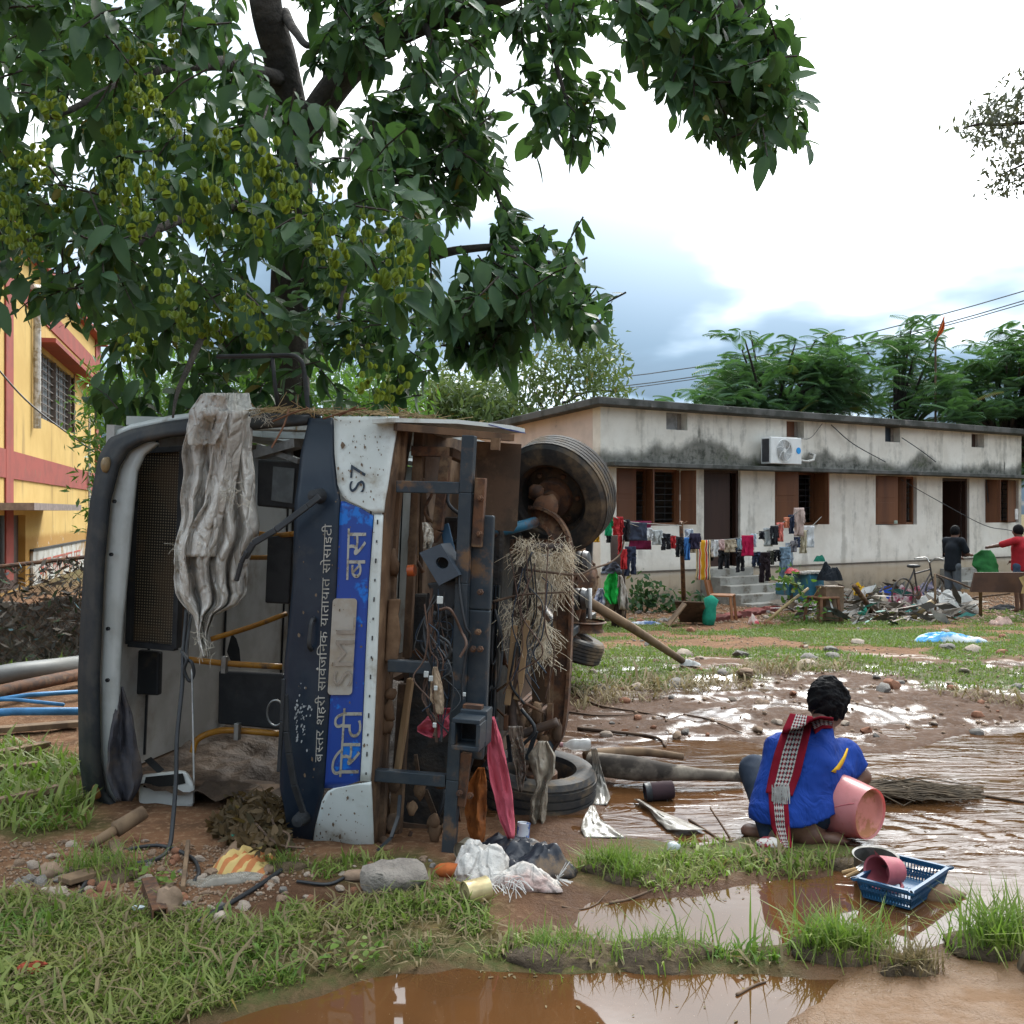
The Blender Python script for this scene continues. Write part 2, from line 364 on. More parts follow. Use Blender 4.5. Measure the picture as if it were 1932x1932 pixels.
def make_ground():
    rr = np.concatenate([np.geomspace(.4, 2.6, 24)[:-1], np.geomspace(2.6, 26, 430)[:-1], np.geomspace(26, 900, 50)])
    aa = np.concatenate([np.linspace(-180, -42, 56)[:-1], np.linspace(-42, 42, 470), np.linspace(42, 180, 56)[1:-1]])*math.pi/180
    A, Rr = np.meshgrid(aa, rr); X = Rr*np.sin(A); Y = Rr*np.cos(A)
    Z = gh_np(X, Y); n = len(aa); m = len(rr)
    V = np.stack([X, Y, Z], -1).reshape(-1, 3); V = np.vstack([V, [[0, 0, gh(0, .3)]]])
    i, j = np.meshgrid(np.arange(n), np.arange(m-1)); k = (i+1) % n
    Q = np.stack([j*n+i, j*n+k, (j+1)*n+k, (j+1)*n+i], -1).reshape(-1, 4)[:, ::-1]
    t = NT('wet_earth_and_grass_ground')
    x, y = V[:, 0], V[:, 1]; g = np.zeros(len(V))
    sel = (np.hypot(x, y) < 30) & (y > 0)
    for k_, P in GR.items():
        q = np.zeros(len(V)); q[sel] = sstep(.12, -.12, psdf(x[sel], y[sel], P)+.25*fbm(x[sel]*2, y[sel]*2, 3, 6))
        if k_ == 'lawn': q *= sstep(-.12, .1, fbm(x*.9, y*.9, 3, 77)+.08)
        g = np.maximum(g, q)
    g = np.maximum(g, sstep(24, 34, np.hypot(x, y))*.8)
    d = np.full(len(V), 3.); s2 = np.hypot(x, y) < 13; d[s2] = land(x[s2], y[s2])
    wet = np.maximum(sstep(.55, 0., d), sstep(6.2, 7.2, y)*(1-sstep(10, 13, y))*sstep(-.3, .6, x))
    film = sstep(.03, .22, vnoise(x*1.3, y*3.2, 51)*.6+fbm(x*5, y*9, 3, 57)*.8-.10)*sstep(6.2, 7.4, y)*(1-sstep(10.5, 13, y))*sstep(-.2, .5, x)
    sand = sstep(.25, -.05, psdf(x, y, wpoly([(1560, 1870), (1700, 1845), (1950, 1840), (2300, 1800), (2400, 2400), (1400, 2500)])))
    o = np_mesh('ground', V, Q, None, 4) if False else np_mesh('ground', V, Q, t.m, 4)
    for nm, dat in (('grassy', g), ('wet', wet), ('sand', sand), ('film', film)): attr(o, nm, dat)
    o.data.polygons.foreach_set('use_smooth', [True]*len(o.data.polygons))
    n1 = t.noise(3.2, 6, .6); n2 = t.noise(26, 5, .6); n3 = t.noise(110, 3, .6)
    c = t.mix(t.ramp(n1, .35, .68), (.19, .10, .055), (.115, .064, .037))
    c = t.mix(t.ramp(n2, .5, .68), c, (.26, .165, .10))
    c = t.mix(t.math('MULTIPLY', t.attr('wet'), .8), c, (.058, .030, .018))
    c = t.mix(t.math('MULTIPLY', t.attr('sand'), t.ramp(n1, .2, .5, .7, 1)), c, (.155, .086, .042))
    gc = t.mix(t.ramp(n2, .35, .65), (.055, .075, .02), (.10, .085, .035))
    c = t.mix(t.math('MULTIPLY', t.attr('grassy'), t.ramp(n1, .3, .55, .45, .95)), c, gc)
    film_ = t.attr('film'); wet_ = t.attr('wet')
    r = t.math('SUBTRACT', .95, t.math('MULTIPLY', wet_, t.ramp(n2, .35, .6, .42, .18)))
    r = t.math('SUBTRACT', r, t.math('MULTIPLY', t.attr('sand'), t.ramp(n1, .45, .6, .45, .1)))
    r = t.math('MAXIMUM', t.math('SUBTRACT', r, t.math('MULTIPLY', film_, .85)), .09)
    t.bump(t.math('ADD', n2, t.math('MULTIPLY', n3, .5)), t.math('SUBTRACT', .75, t.math('MULTIPLY', film_, .6)), .02)
    t.fin(c, r, 0, t.math('ADD', t.math('ADD', .08, t.math('MULTIPLY', t.attr('sand'), .2)), t.math('MULTIPLY', film_, .45))); tag(o, kind='structure'); return o
make_ground()
def make_water():
    t = NT('muddy_water')
    nx, ny = 150, 90; X, Y = np.meshgrid(np.linspace(-3.2, 9, nx), np.linspace(1.2, 7.9, ny))
    V = np.stack([X, Y, np.zeros_like(X)], -1).reshape(-1, 3)
    i, j = np.meshgrid(np.arange(nx-1), np.arange(ny-1)); Q = np.stack([j*nx+i, j*nx+i+1, (j+1)*nx+i+1, (j+1)*nx+i], -1).reshape(-1, 4)
    x, y = V[:, 0], V[:, 1]
    dry = (land(x, y).reshape(ny, nx) > .5)
    keep = ~(dry[:-1, :-1] & dry[1:, 1:]); o = np_mesh('water', V, Q[keep.ravel()], t.m, 4)
    d = np.hypot(x-1.75, y-5.15); rip = np.maximum(sstep(2.6, .6, d), .85*sstep(1.9, 2.4, x)*sstep(4.25, 4.8, y)); rip = np.maximum(rip, sstep(4.9, 5.4, y)*.6)*sstep(4.3, 4.75, y)
    attr(o, 'rip', rip)
    v = t.co(); w = t.mp(v, (2.0, 6.5, 1), (0, 0, R(8)))
    a = t.math('MULTIPLY', t.noise(1.0, 4, .5, w, 1.4), t.ramp(t.noise(.9, 2), .36, .6, .25, 1))
    dv = t.nd('ShaderNodeVectorMath', operation='DISTANCE'); t.L.new(v, dv.inputs[0]); dv.inputs[1].default_value = (1.78, 5.15, 0)
    ring = t.math('SINE', t.math('ADD', t.math('MULTIPLY', dv.outputs['Value'], 34), t.math('MULTIPLY', t.noise(2.2, 2), 16)))
    ring = t.math('MULTIPLY', ring, t.ramp(dv.outputs['Value'], .3, 1.6, .09, .0))
    h = t.math('ADD', t.math('MULTIPLY', t.math('ADD', a, ring), t.attr('rip')), t.math('MULTIPLY', t.noise(5, 3), .02))
    t.bump(h, .30, .05)
    c = t.mix(t.ramp(t.noise(1.3, 4), .35, .65), (.092, .041, .015), (.07, .033, .013))
    sp = t.ramp(t.noise(160, 2, .5), .72, .76)
    c = t.mix(sp, c, (.22, .15, .09))
    t.fin(c, t.math('ADD', .025, t.math('MULTIPLY', sp, .4)), 0, .5, IOR=1.45); tag(o, kind='structure')
make_water()
# ---------------------------------------------------------------- lettering helper
def glyphs(s):                               # flat 2d mesh of a piece of text, unit height
    cu = bpy.data.curves.new('lettering', 'FONT'); cu.body = s; cu.size = 1; cu.resolution_u = 3
    o = bpy.data.objects.new('lettering', cu); COL.objects.link(o)
    dg = bpy.context.evaluated_depsgraph_get(); me = bpy.data.meshes.new_from_object(o.evaluated_get(dg))
    vs = [(v.co.x, v.co.y) for v in me.vertices]; fs = [tuple(p.vertices) for p in me.polygons]
    bpy.data.objects.remove(o); bpy.data.curves.remove(cu); bpy.data.meshes.remove(me)
    return vs, fs
def lay_text(parts, fn, mb):
    """parts: list of (text, x, y, sx, sy, clip) laid on a surface by fn(a, b) -> point"""
    for s, x, y, sx, sy, *cl in parts:
        vs, fs = glyphs(s)
        if cl:
            xm = max(v[0] for v in vs)*cl[0]; vs = [(min(a, xm), b) for a, b in vs]
        mb.add([fn(x+a*sx, y+b*sy) for a, b in vs], fs)
def plane_solver(O, D):
    def f(px, py):
        a = (px-CX)/F; t = (O[1]*a-O[0])/(D[0]-D[1]*a); Y = O[1]+t*D[1]
        return t, EYE+(CY-py)/F*Y
    return f
def wall(mb, x0, x1, z0, z1, th, ops):       # wall slab y in [0, th] with rectangular openings
    xs = sorted({x0, x1, *[q for o in ops for q in o[:2]]}); zs = sorted({z0, z1, *[q for o in ops for q in o[2:4]]})
    inside = lambda x, z: any(o[0] < x < o[1] and o[2] < z < o[3] for o in ops)
    for i in range(len(xs)-1):
        for j in range(len(zs)-1):
            a, b, c, d = xs[i], xs[i+1], zs[j], zs[j+1]
            if inside((a+b)/2, (c+d)/2): continue
            mb.add([Vector(q) for q in ((a, 0, c), (b, 0, c), (b, 0, d), (a, 0, d))], [(0, 1, 2, 3)])
            mb.add([Vector(q) for q in ((a, th, c), (b, th, c), (b, th, d), (a, th, d))], [(3, 2, 1, 0)])
    for a, b, c, d in [o[:4] for o in ops]+[(x0, x1, z0, z1)]:
        vs = [Vector((x, y, z)) for y in (0, th) for x, z in ((a, c), (b, c), (b, d), (a, d))]
        mb.add(vs, [(0, 4, 5, 1), (1, 5, 6, 2), (2, 6, 7, 3), (3, 7, 4, 0)])
    return mb
def local(o): PMX[o] = Matrix(); return o

# ---------------------------------------------------------------- the white house
HO = (1.786, 20.66); HD = (.8412, .5407)
hz = plane_solver(HO, HD)
def house():
    GZ = -.40
    M = Matrix(((HD[0], -HD[1], 0, HO[0]), (HD[1], HD[0], 0, HO[1]), (0, 0, 1, 0), (0, 0, 0, 1)))
    H = local(empty('house', (0, 0, 0), 'low whitewashed house with flat roof, wooden shutters and a black mouldy ledge', 'house', M=M))
    t1 = hz(1927, 966)[0]; zt = hz(1133, 766)[1]; zl = hz(1165, 881)[1]; zp = hz(1140, 1080)[1]
    def rect(x0, y0, x1, y1):
        a, zb = hz(x0, (y0+y1)/2); b, _ = hz(x1, y1); return (a, b, hz((x0+x1)/2, y1)[1], hz((x0+x1)/2, y0)[1])
    wins = [rect(1163, 884, 1283, 992), rect(1462, 890, 1543, 991), rect(1652, 898, 1730, 990), rect(1859, 905, 1922, 986)]
    doors = [rect(1328, 886, 1397, 1068), rect(1778, 902, 1829, 1051)]
    doors = [(a, b, zp+.02, d) for a, b, c, d in doors]
    vents = [rect(1257, 778, 1297, 811), rect(1484, 794, 1517, 825), rect(1670, 805, 1698, 834), rect(1833, 818, 1857, 844)]
    # plaster
    t = NT('stained_whitewash'); s = t.sep(t.co()); n1 = t.noise(1.3, 6, .65); n2 = t.noise(7, 6, .65)
    col = t.mp(t.co(), (1.4, 1, .22)); nc = t.noise(2.2, 5, .6, col)
    c = t.mix(t.ramp(n1, .36, .66), (.80, .76, .68), (.68, .635, .555))
    c = t.mix(t.ramp(t.math('ADD', nc, t.math('MULTIPLY', n2, .35)), .66, .86, 0, .55), c, (.30, .28, .24))
    up = t.math('SUBTRACT', s[2], zl+.10)                          # black mould standing on the ledge
    big = t.noise(.55, 3, .5, t.mp(t.co(), (1, 1, .05)))
    hgt = t.math('ADD', t.math('MULTIPLY', t.ramp(big, .38, .66), .42), t.math('MULTIPLY', t.ramp(nc, .6, .8), .5))
    hgt = t.math('ADD', hgt, t.math('ADD', t.math('MULTIPLY', n2, .34), -.0))
    mould = t.math('MULTIPLY', t.ramp(t.math('SUBTRACT', up, hgt), -.16, .12, 1, 0), t.ramp(up, -.12, 0))
    c = t.mix(t.math('MULTIPLY', mould, t.ramp(n2, .25, .62, 1, .72)), c, (.022, .026, .019))
    c = t.mix(t.math('MULTIPLY', mould, t.ramp(n1, .55, .7, 0, .7)), c, (.05, .07, .022))
    low = t.ramp(t.math('ADD', s[2], t.math('MULTIPLY', n1, .35)), zp+.0, zp+.32, 1, 0)
    c = t.mix(t.math('MULTIPLY', low, .8), c, (.36, .27, .17))
    foot = t.ramp(t.math('ADD', s[2], t.math('MULTIPLY', n1, .9)), GZ+.55, GZ+1.05, 1, 0)
    c = t.mix(t.math('MULTIPLY', foot, t.ramp(n2, .3, .6, .95, .4)), c, (.055, .05, .035))
    t.bump(t.math('ADD', n2, t.noise(60, 4)), .35, .012); PL = t.fin(c, .92, 0, .2)
    wall(MB(), 0, t1, GZ, zt, .26, wins+doors+vents).build('front_wall', PL, H)
    dpt = 7.5; drop = -.055
    pk = pm('pinkish_whitewash', (.66, .54, .47), .9, (.57, .47, .41), 1.2, bump=.3, bd=.01, dirt=(.09, .08, .065), dsc=1.2, dlo=.58, dhi=.75)
    mb = MB(); mb.add([Vector(q) for q in ((-.004, .26, GZ), (-.004, dpt, GZ), (-.004, dpt, zt+drop*dpt), (-.004, .26, zt+drop*.26), (.25, .26, GZ), (.25, dpt, GZ), (.25, dpt, zt+drop*dpt), (.25, .26, zt+drop*.26))],
           [(0, 3, 2, 1), (4, 5, 6, 7), (0, 1, 5, 4), (2, 3, 7, 6), (1, 2, 6, 5), (0, 4, 7, 3)]); mb.build('side_wall', pk, H)
    mb = MB().box((t1/2, dpt, (zt+GZ)/2-.25), (t1, .2, zt-GZ-.5)).box((t1-.12, dpt/2, (zt+GZ)/2-.3), (.2, dpt-.6, zt-GZ-.6)); mb.build('rear_wall', pk, H)
    MB().box((t1/2, dpt/2+.2, zp-.03), (t1-.6, dpt-.4, .06)).build('inner_floor', M_brown2, H)
    for k in (3.4, 6.1, 9.2, 11.6): MB().box((k, dpt/2+.2, zp+1.2), (.12, dpt-.8, 2.36)).build('partition', pk, H)
    conc = pm('sooty_concrete', (.10, .10, .095), .92, (.045, .048, .042), 2.5, .4, .62, bump=.5, bd=.01, dirt=(.2, .19, .17), dsc=4, dlo=.6, dhi=.75)
    mb = MB(); a, b, th = -.28, t1+.2, .15; y0 = -.3
    vs = [Vector((x, y, zt+.004+drop*max(y, 0)+k*th)) for k in (0, 1) for x in (a, b) for y in (y0, dpt+.3)]
    mb.add(vs, [(0, 1, 3, 2), (4, 6, 7, 5), (0, 2, 6, 4), (1, 5, 7, 3), (0, 4, 5, 1), (2, 3, 7, 6)]); mb.build('roof_slab', conc, H, bevel=.015)
    MB().box((t1/2+.06, -.225, zl+.045), (t1+.1, .45, .09)).build('ledge', conc, H, bevel=.012)
    MB().box((t1/2, -.012, zp-.02), (t1, .024, .035)).build('plinth_band', pm('dark_plinth', (.12, .10, .08)), H)
    wd = pm('brown_shutter_wood', (.17, .065, .026), .5, (.12, .045, .02), 3, bump=.2, bsc=14, stretch=(1, 1, .1))
    wd2 = pm('dark_door_wood', (.042, .017, .010), .5, (.032, .013, .008), 3, bump=.2, bsc=14, stretch=(1, 1, .1))
    iron = pm('window_bar_iron', (.02, .02, .022), .6)
    def window(r, leaves, curt=None):
        a, b, c, d = r; f = MB(); w = .06
        f.box(((a+b)/2, .15, d-w/2), (b-a, .09, w)).box(((a+b)/2, .15, c+w/2), (b-a, .09, w))
        f.box((a+w/2, .15, (c+d)/2), (w, .09, d-c-2*w)).box((b-w/2, .15, (c+d)/2), (w, .09, d-c-2*w)).box(((a+b)/2, .15, (c+d)/2), (.05, .09, d-c-2*w))
        o = f.build('window', wd, H)
        g = MB(); n = int((d-c)/.13)
        for i in range(1, n): g.bar((a+w, .16, c+i*(d-c)/n), (b-w, .16, c+i*(d-c)/n), .014)
        for i in range(1, 6): g.bar((a+i*(b-a)/6, .16, c+w), (a+i*(b-a)/6, .16, d-w), .012)
        g.build('window_bars', iron, o)
        for hx, wdt, ang in leaves:          # hinge x (0..1), leaf width fraction, opening angle from the wall
            L = wdt*(b-a); x0 = a+w*.3+hx*(b-a-w*.6); sg = 1 if hx < .5 else -1
            dv = Vector((sg*math.cos(ang), -math.sin(ang), 0)); nv = Vector((-dv.y, dv.x, 0)); p0 = Vector((x0, .09, (c+d)/2)); q = MB()
            m = Matrix((dv, nv, Vector((0, 0, 1)))).transposed()
            q.box(p0+dv*(L/2), (L, .03, d-c-.04), m)
            s = q.build('shutter', wd, o)
            q = MB()
            for zz in (-.25, .25):
                q.box(p0+dv*(L/2)+Vector((0, 0, zz*(d-c)))-nv*.018, (L*.72, .012, (d-c)*.40), m)
            q.build('shutter_panel', wd, s, bevel=.004)
    window(wins[0], [(0, .30, .12), (.5, .24, 1.25), (1, .25, 2.9-.8)]); window(wins[1], [(0, .42, .5), (1, .32, 1.5)])
    window(wins[2], [(0, .45, .25), (.48, .2, 1.2)]); window(wins[3], [(0, .3, 1.4), (1, .5, .3)])
    for i, (a, b, c, d) in enumerate(doors):
        f = MB().box((a+.035, .13, (c+d)/2), (.07, .12, d-c)).box((b-.035, .13, (c+d)/2), (.07, .12, d-c)).box(((a+b)/2, .13, d-.035), (b-a-.14, .12, .07))
        o = f.build('door_frame', wd2, H)
        if i == 0: q = MB().box(((a+b)/2-.06, .16, (c+d)/2-.035), (b-a-.26, .04, d-c-.07)); q.build('door', wd2, o)
        else: q = MB().box((b-.10, .55, (c+d)/2-.035), (.04, .7, d-c-.07)); q.build('door', wd2, o)
    for i, (a, b, c, d) in enumerate(vents):
        o = MB().box(((a+b)/2-.06, .2, (c+d)/2), (b-a-.12, .02, d-c)).build('ventilator', [pm('grey_vent_board', (.3, .3, .3)), wd, M_navy, wd2][i], H)
        MB().box((b-.06, .21, (c+d)/2), (.10, .04, d-c)).build('ventilator_frame', pm('vent_frame', (.28, .25, .22)), o)
    stp = pm('grey_cement_step', (.30, .29, .26), .9, (.22, .21, .185), 2.5, bump=.3, dirt=(.11, .09, .065), dsc=3, dlo=.52, dhi=.68)
    a, b = doors[0][0]-.1, doors[0][1]+.1; n = 5
    for k in range(n):
        z1 = zp-k*(zp-GZ)/n; MB().box(((a+b)/2+.15*k*.5, -.15-.3*k, (z1+GZ)/2-.05), (b-a+.15*k, .3, z1-GZ+.1)).build('step', stp, H, bevel=.01)
    # second stoop
    a, b = doors[1][0]-.1, doors[1][1]+.1
    for k in range(2): MB().box(((a+b)/2, -.2-.4*k, (zp-.25-k*.3+GZ)/2), (b-a, .4, zp-.25-k*.3-GZ)).build('step', stp, H, bevel=.01)
    # air conditioner
    x0, z0 = hz(1426, 876); x1, z1 = hz(1484, 829); y = -.30
    Hm = M
    A = empty('air_conditioner', M @ Vector(((x0+x1)/2, y, z0)), 'white air conditioner outdoor unit with round fan grille on the house ledge', 'air conditioner')
    A.matrix_world = M @ Matrix.Translation(((x0+x1)/2, y, z0)); local(A)
    w, h = x1-x0, z1-z0; wh = pm('white_enamel', (.72, .73, .72), .35, (.66, .67, .66), bump=.03)
    MB().box((0, 0, h/2), (w, .3, h)).build('casing', wh, A, bevel=.02)
    MB().box((-w/2-.004, 0, h/2), (.02, .2, h*.85)).build('side_grille', pm('dark_fins', (.05, .05, .055)), A)
    Mf = Matrix.Translation((-.07*w, -.152, h/2)) @ Matrix.Rotation(R(90), 4, 'X')
    MB().lathe([(.001, 0), (h*.40, 0), (h*.40, -.02)], 24, Mf).build('fan_well', pm('grey_fan_well', (.16, .16, .165)), A)
    g = MB()
    for r_ in np.linspace(.08, .42, 9):
        pts = [Mf @ Vector((r_*h*math.cos(q), r_*h*math.sin(q), .012)) for q in np.linspace(0, 2*math.pi, 25)]; g.tube(pts, .006, 4, False)
    for q in range(6):
        an = q*math.pi/3; g.tube([Mf @ Vector((r_*h*math.cos(an+r_*2), r_*h*math.sin(an+r_*2), .014)) for r_ in (.05, .15, .25, .34, .42)], .006, 4)
    g.build('fan_grille', wh, A); MB().lathe([(.001, .02), (.05, .02), (.05, 0)], 14, Mf).build('fan_hub', wh, A)
    Mb = Matrix.Translation((w*.39, -.153, h*.52)) @ Matrix.Rotation(R(90), 4, 'X')
    MB().lathe([(.001, .004), (.075, .004), (.075, 0)], 20, Mb).build('round_badge', pm('blue_badge', (.02, .3, .72), .35), A)
    MB().tube([Vector((w*.5, -.05, .1)), Vector((w*.5+.25, -.1, .08)), Vector((w*.5+.5, -.05, .12)), Vector((w*.5+.72, .1, .25)), Vector((w*.5+.75, .28, .3))], .03, 7).build('pipe', pm('pale_insulated_pipe', (.45, .44, .41), .8), A)
    # cables on the wall
    def wire(name, pts, r, label):
        P = [M @ Vector((*[hz(px, py)[0]], -.05-e, hz(px, py)[1])) for px, py, e in pts]
        tag(MB().tube(spline(P, 6), r, 5).build(name, M_black, loc=P[0]), label, 'cable')
    wire('cable', [(1565, 802, 0), (1600, 838, .1), (1640, 873, .42)], .012, 'black cable from roof edge down to the ledge beside air conditioner')
    wire('cable', [(1698, 826, 0), (1720, 850, .2), (1735, 873, .42)], .012, 'black cable drooping from the middle ventilator to the ledge')
    wire('cable', [(1690, 905, .1), (1740, 945, .4), (1800, 990, .8), (1850, 1000, .8), (1910, 1018, .9)], .010, 'long thin black cable sagging past both house doorways')
    wire('cable', [(1490, 822, 0), (1520, 828, .05), (1545, 800, .05)], .007, 'thin wire looped below the wooden ventilator')
    wire('cable', [(1857, 905, 0), (1859, 935, .02), (1860, 948, .02)], .016, 'short black hanging cable with plug between doorway and window')
house()

# ---------------------------------------------------------------- the yellow building
YO = (-11.85, 23.7); YD = (-.262, .965)
yz = plane_solver(YO, YD)
def yellow():
    M = Matrix(((YD[0], -YD[1], 0, YO[0]), (YD[1], YD[0], 0, YO[1]), (0, 0, 1, 0), (0, 0, 0, 1)))
    B = local(empty('yellow_building', (0, 0, 0), 'two storey ochre yellow building with dull red bands', 'building', M=M))
    t = NT('ochre_wall_paint'); s = t.sep(t.co()); n1 = t.noise(.5, 6, .65); n2 = t.noise(3, 6, .65)
    c = t.mix(t.ramp(n1, .36, .62), (.62, .43, .155), (.54, .36, .12))
    c = t.mix(t.ramp(t.noise(1.2, 5, .6, t.mp(t.co(), (1, 1, .15))), .54, .75, 0, .8), c, (.25, .165, .07))
    zd = yz(100, 1000)[1]
    c = t.mix(t.ramp(t.math('ADD', s[2], t.math('MULTIPLY', n2, .25)), zd-.1, zd+.12, .85, 0), c, (.36, .19, .045))
    c = t.mix(t.math('MULTIPLY', t.ramp(n2, .60, .66), t.ramp(s[2], .8, 1.6, 1, 0)), c, (.5, .46, .38))
    t.bump(n2, .3, .01); YW = t.fin(c, .9, 0, .2)
    red = pm('dull_red_band', (.31, .062, .045), .85, (.25, .055, .04), 1.5, bump=.2, dirt=(.2, .1, .06), dsc=2, dlo=.6, dhi=.75)
    t1 = yz(188, 966)[0]; zt = yz(40, 470)[1]
    w0 = yz(72, 740)[0]; w1 = yz(140, 740)[0]; wz0 = yz(105, 802)[1]; wz1 = yz(105, 685)[1]
    d0 = yz(-10, 966)[0]; d1 = yz(48, 966)[0]; dz1 = yz(25, 972)[1]
    wall(MB(), -9, t1, -.6, zt, .3, [(w0, w1, wz0, wz1), (d0, d1, -.3, dz1)]).build('front_wall', YW, B)
    MB().box((t1-.15, 4.5, (zt-.6)/2), (.3, 8.3, zt+.6)).box((-8.85, 4.5, (zt-.6)/2), (.3, 8.3, zt+.6)).box(((t1-9)/2, 8.8, (zt-.6)/2), (t1+9, .3, zt+.6)).build('rear_wall', YW, B)
    MB().box(((t1-9)/2, 4.5, zt+.06), (t1+9.4, 9.6, .12)).build('roof_slab', red, B)
    z0 = yz(0, 845)[1]; z1 = yz(0, 900)[1]
    MB().box(((t1-9)/2, -.02, (z0+z1)/2), (t1+9, .04, abs(z0-z1))).build('red_band', red, B)
    z2 = yz(40, 548)[1]; MB().box(((t1-9)/2, -.02, z2), (t1+9, .04, .55)).build('red_band', red, B)
    a, b = yz(8, 966)[0], yz(22, 966)[0]; MB().box(((a+b)/2, -.026, zt/2), (b-a, .04, zt)).build('red_band', red, B)
    a = yz(179, 966)[0]; MB().box(((a+t1)/2, -.026, zt/2), (t1-a, .04, zt)).build('red_band', red, B)
    f = MB().box(((w0+w1)/2, .14, (wz0+wz1)/2), (w1-w0, .03, wz1-wz0)); o = f.build('window', pm('grey_shutter_window', (.13, .14, .14), .5), B)
    g = MB(); n = 7
    for i in range(n+1): x = w0+(w1-w0)*i/n; g.bar((x, .06, wz0), (x, .06, wz1), .04 if i % 3 else .16, .04)
    for i in range(9): z = wz0+(wz1-wz0)*i/8; g.bar((w0, .06, z), (w1, .06, z), .03)
    g.build('window_grille', pm('weathered_grille', (.16, .13, .11)), o)
    for k in range(9):                      # broken plaster round the window
        zz = wz0-.1+(wz1-wz0+.1)*k/8; MB().blob((w1+.05*random.random(), 0, zz), (.14, .03, .22), k, .5, 1).build('broken_plaster', M_brown2, B)
    a, b = w0-.3, yz(172, 690)[0]; MB().box(((a+b)/2, -.25, wz1+.2), (b-a, .5, .12)).build('window_hood', red, B)
    a, b = yz(-30, 966)[0], yz(82, 966)[0]; MB().box(((a+b)/2, -.5, yz(40, 957)[1]), (b-a, 1., .16)).build('door_hood', pm('grey_hood', (.25, .2, .18)), B)
    MB().box(((d0+d1)/2, .2, dz1/2-.15), (d1-d0, .06, dz1+.3)).build('door', pm('brown_steel_door', (.075, .045, .035), .6), B)
    pv = pm('white_pvc', (.58, .56, .52), .5, dirt=(.3, .25, .17))
    x = yz(61, 966)[0]; MB().tube([(x, -.12, yz(61, 556)[1]), (x, -.12, yz(61, 808)[1])], .10, 10).build('drain_pipe', pv, B)
    MB().tube([(yz(50, 556)[0], -.12, yz(61, 552)[1]), (yz(120, 552)[0], -.5, yz(120, 552)[1])], .08, 8).build('drain_spout', pv, B)
    x = yz(163, 966)[0]; MB().tube([(x, -.1, yz(163, 700)[1]), (x, -.1, .3)], .05, 8).build('water_pipe', pv, B)
    a, b = yz(56, 966)[0], yz(156, 966)[0]; zt2 = yz(100, 1032)[1]
    sb = MB().box(((a+b)/2, -.05, zt2-.85), (b-a, .06, 1.7)).build('notice_board', pm('white_notice_board', (.5, .5, .47), .8, (.38, .37, .33), 2, dirt=(.3, .2, .1), dsc=1), B)
    MB().box(((a+b)/2, -.06, zt2+.03), (b-a+.1, .1, .06)).build('board_frame', M_black, sb)
    mb = MB(); wd = b-a; lay_text([('आन नालधाल पल', a+wd*.08, zt2-.75, wd*.125, .8)], lambda p, q: Vector((p, -.088, q)), mb); mb.build('red_lettering', pm('red_sign_paint', (.45, .1, .06)), sb)
    # cables
    P = [at(-30, 665, 21), at(60, 765, 22), at(190, 862, 24)]
    tag(MB().tube(spline(P, 8), .02, 5).build('cable', M_black, loc=P[0]), 'thick dark cable crossing the yellow building front', 'cable')
yellow()

# ---------------------------------------------------------------- chain link fence choked with flood litter
def fence():
    a, b = Vector((-6.2, 9.3, 0)), Vector((-2.9, 13.2, 0))
    za = lambda p: gh(p.x, p.y)
    Fn = empty('chain_link_fence', a, 'chain link fence choked with brown flood litter before yellow building', 'fence')
    D = b-a; L = D.length; d = D.normalized(); top = [at(-260, 1130, 9.1).z, at(160, 1048, 11.6).z]
    h = lambda s: .98+.38*s/L
    P = lambda s, z: a+d*s+Vector((0, 0, z))
    for k in range(3): s = L*k/2; MB().tube([P(s, -.2), P(s, h(s)+.05)], .03, 8).build('post', M_rust, Fn)
    MB().tube([P(0, h(0)), P(L, h(L))], .022, 8).build('top_rail', M_rust, Fn)
    g = MB(); st = .09
    for k in range(int((L+1.4)/st)):
        for sg in (1, -1):
            s0 = k*st-(0 if sg > 0 else -1.4)-1.4*(sg > 0); pts = []
            q = [(s0+sg*z, z) for z in np.linspace(.05, 1.3, 8)]
            q = [(s, z) for s, z in q if 0 <= s <= L and z < h(max(0, min(L, s)))]
            if len(q) > 1: g.tube([P(*q[0]), P(*q[-1])], .0035, 3, False)
    tag(g.build('wire_mesh', M_rust, Fn), kind='stuff')
    n = 5200; g = MB()
    cols = [pm('litter_dark', (.06, .052, .042)), pm('litter_brown', (.13, .105, .08)), pm('litter_pale', (.22, .18, .14)), pm('litter_green', (.045, .075, .03)), pm('litter_plastic', (.2, .33, .36))]
    for k in range(n):
        s = random.random()*L; z = h(s)*(1-random.random()**1.5*1.02)
        if z > h(s)*.8 and random.random() < .6: continue
        c = P(s, max(.02, z))+Vector((random.gauss(0, .05), random.gauss(0, .08), 0)); l = random.uniform(.02, .075); an = random.uniform(0, 6.28)
        u = (d*math.cos(an)+Vector((0, 0, 1))*math.sin(an))*l; v = Vector((random.gauss(0, 1), random.gauss(0, 1), random.gauss(0, 1)-.7)).normalized()*l*.45
        g.m = random.choices(range(5), (38, 34, 14, 11, 2))[0]
        g.add([c-u, c+v, c+u, c-v*.6], [(0, 1, 2), (0, 2, 3)])
    tag(g.build('flood_litter', cols, Fn), kind='stuff')
    g = MB()                                                     # matted sheet of litter behind the wires
    fn = lambda u, v: P(u*L, v*h(u*L)*(.62+.16*mnoise.noise(Vector((u*9, 3, 1)))))+Vector((0, 1, 0))*(.1+.09*mnoise.noise(Vector((u*22, v*7, 2))))
    g.sheet(fn, 90, 26); g.build('litter_mat', pm('matted_litter', (.15, .13, .11), .95, (.26, .23, .195), 9, .42, .62, bump=1, bsc=25, bd=.05), Fn, smooth=True, solid=.04)
fence()
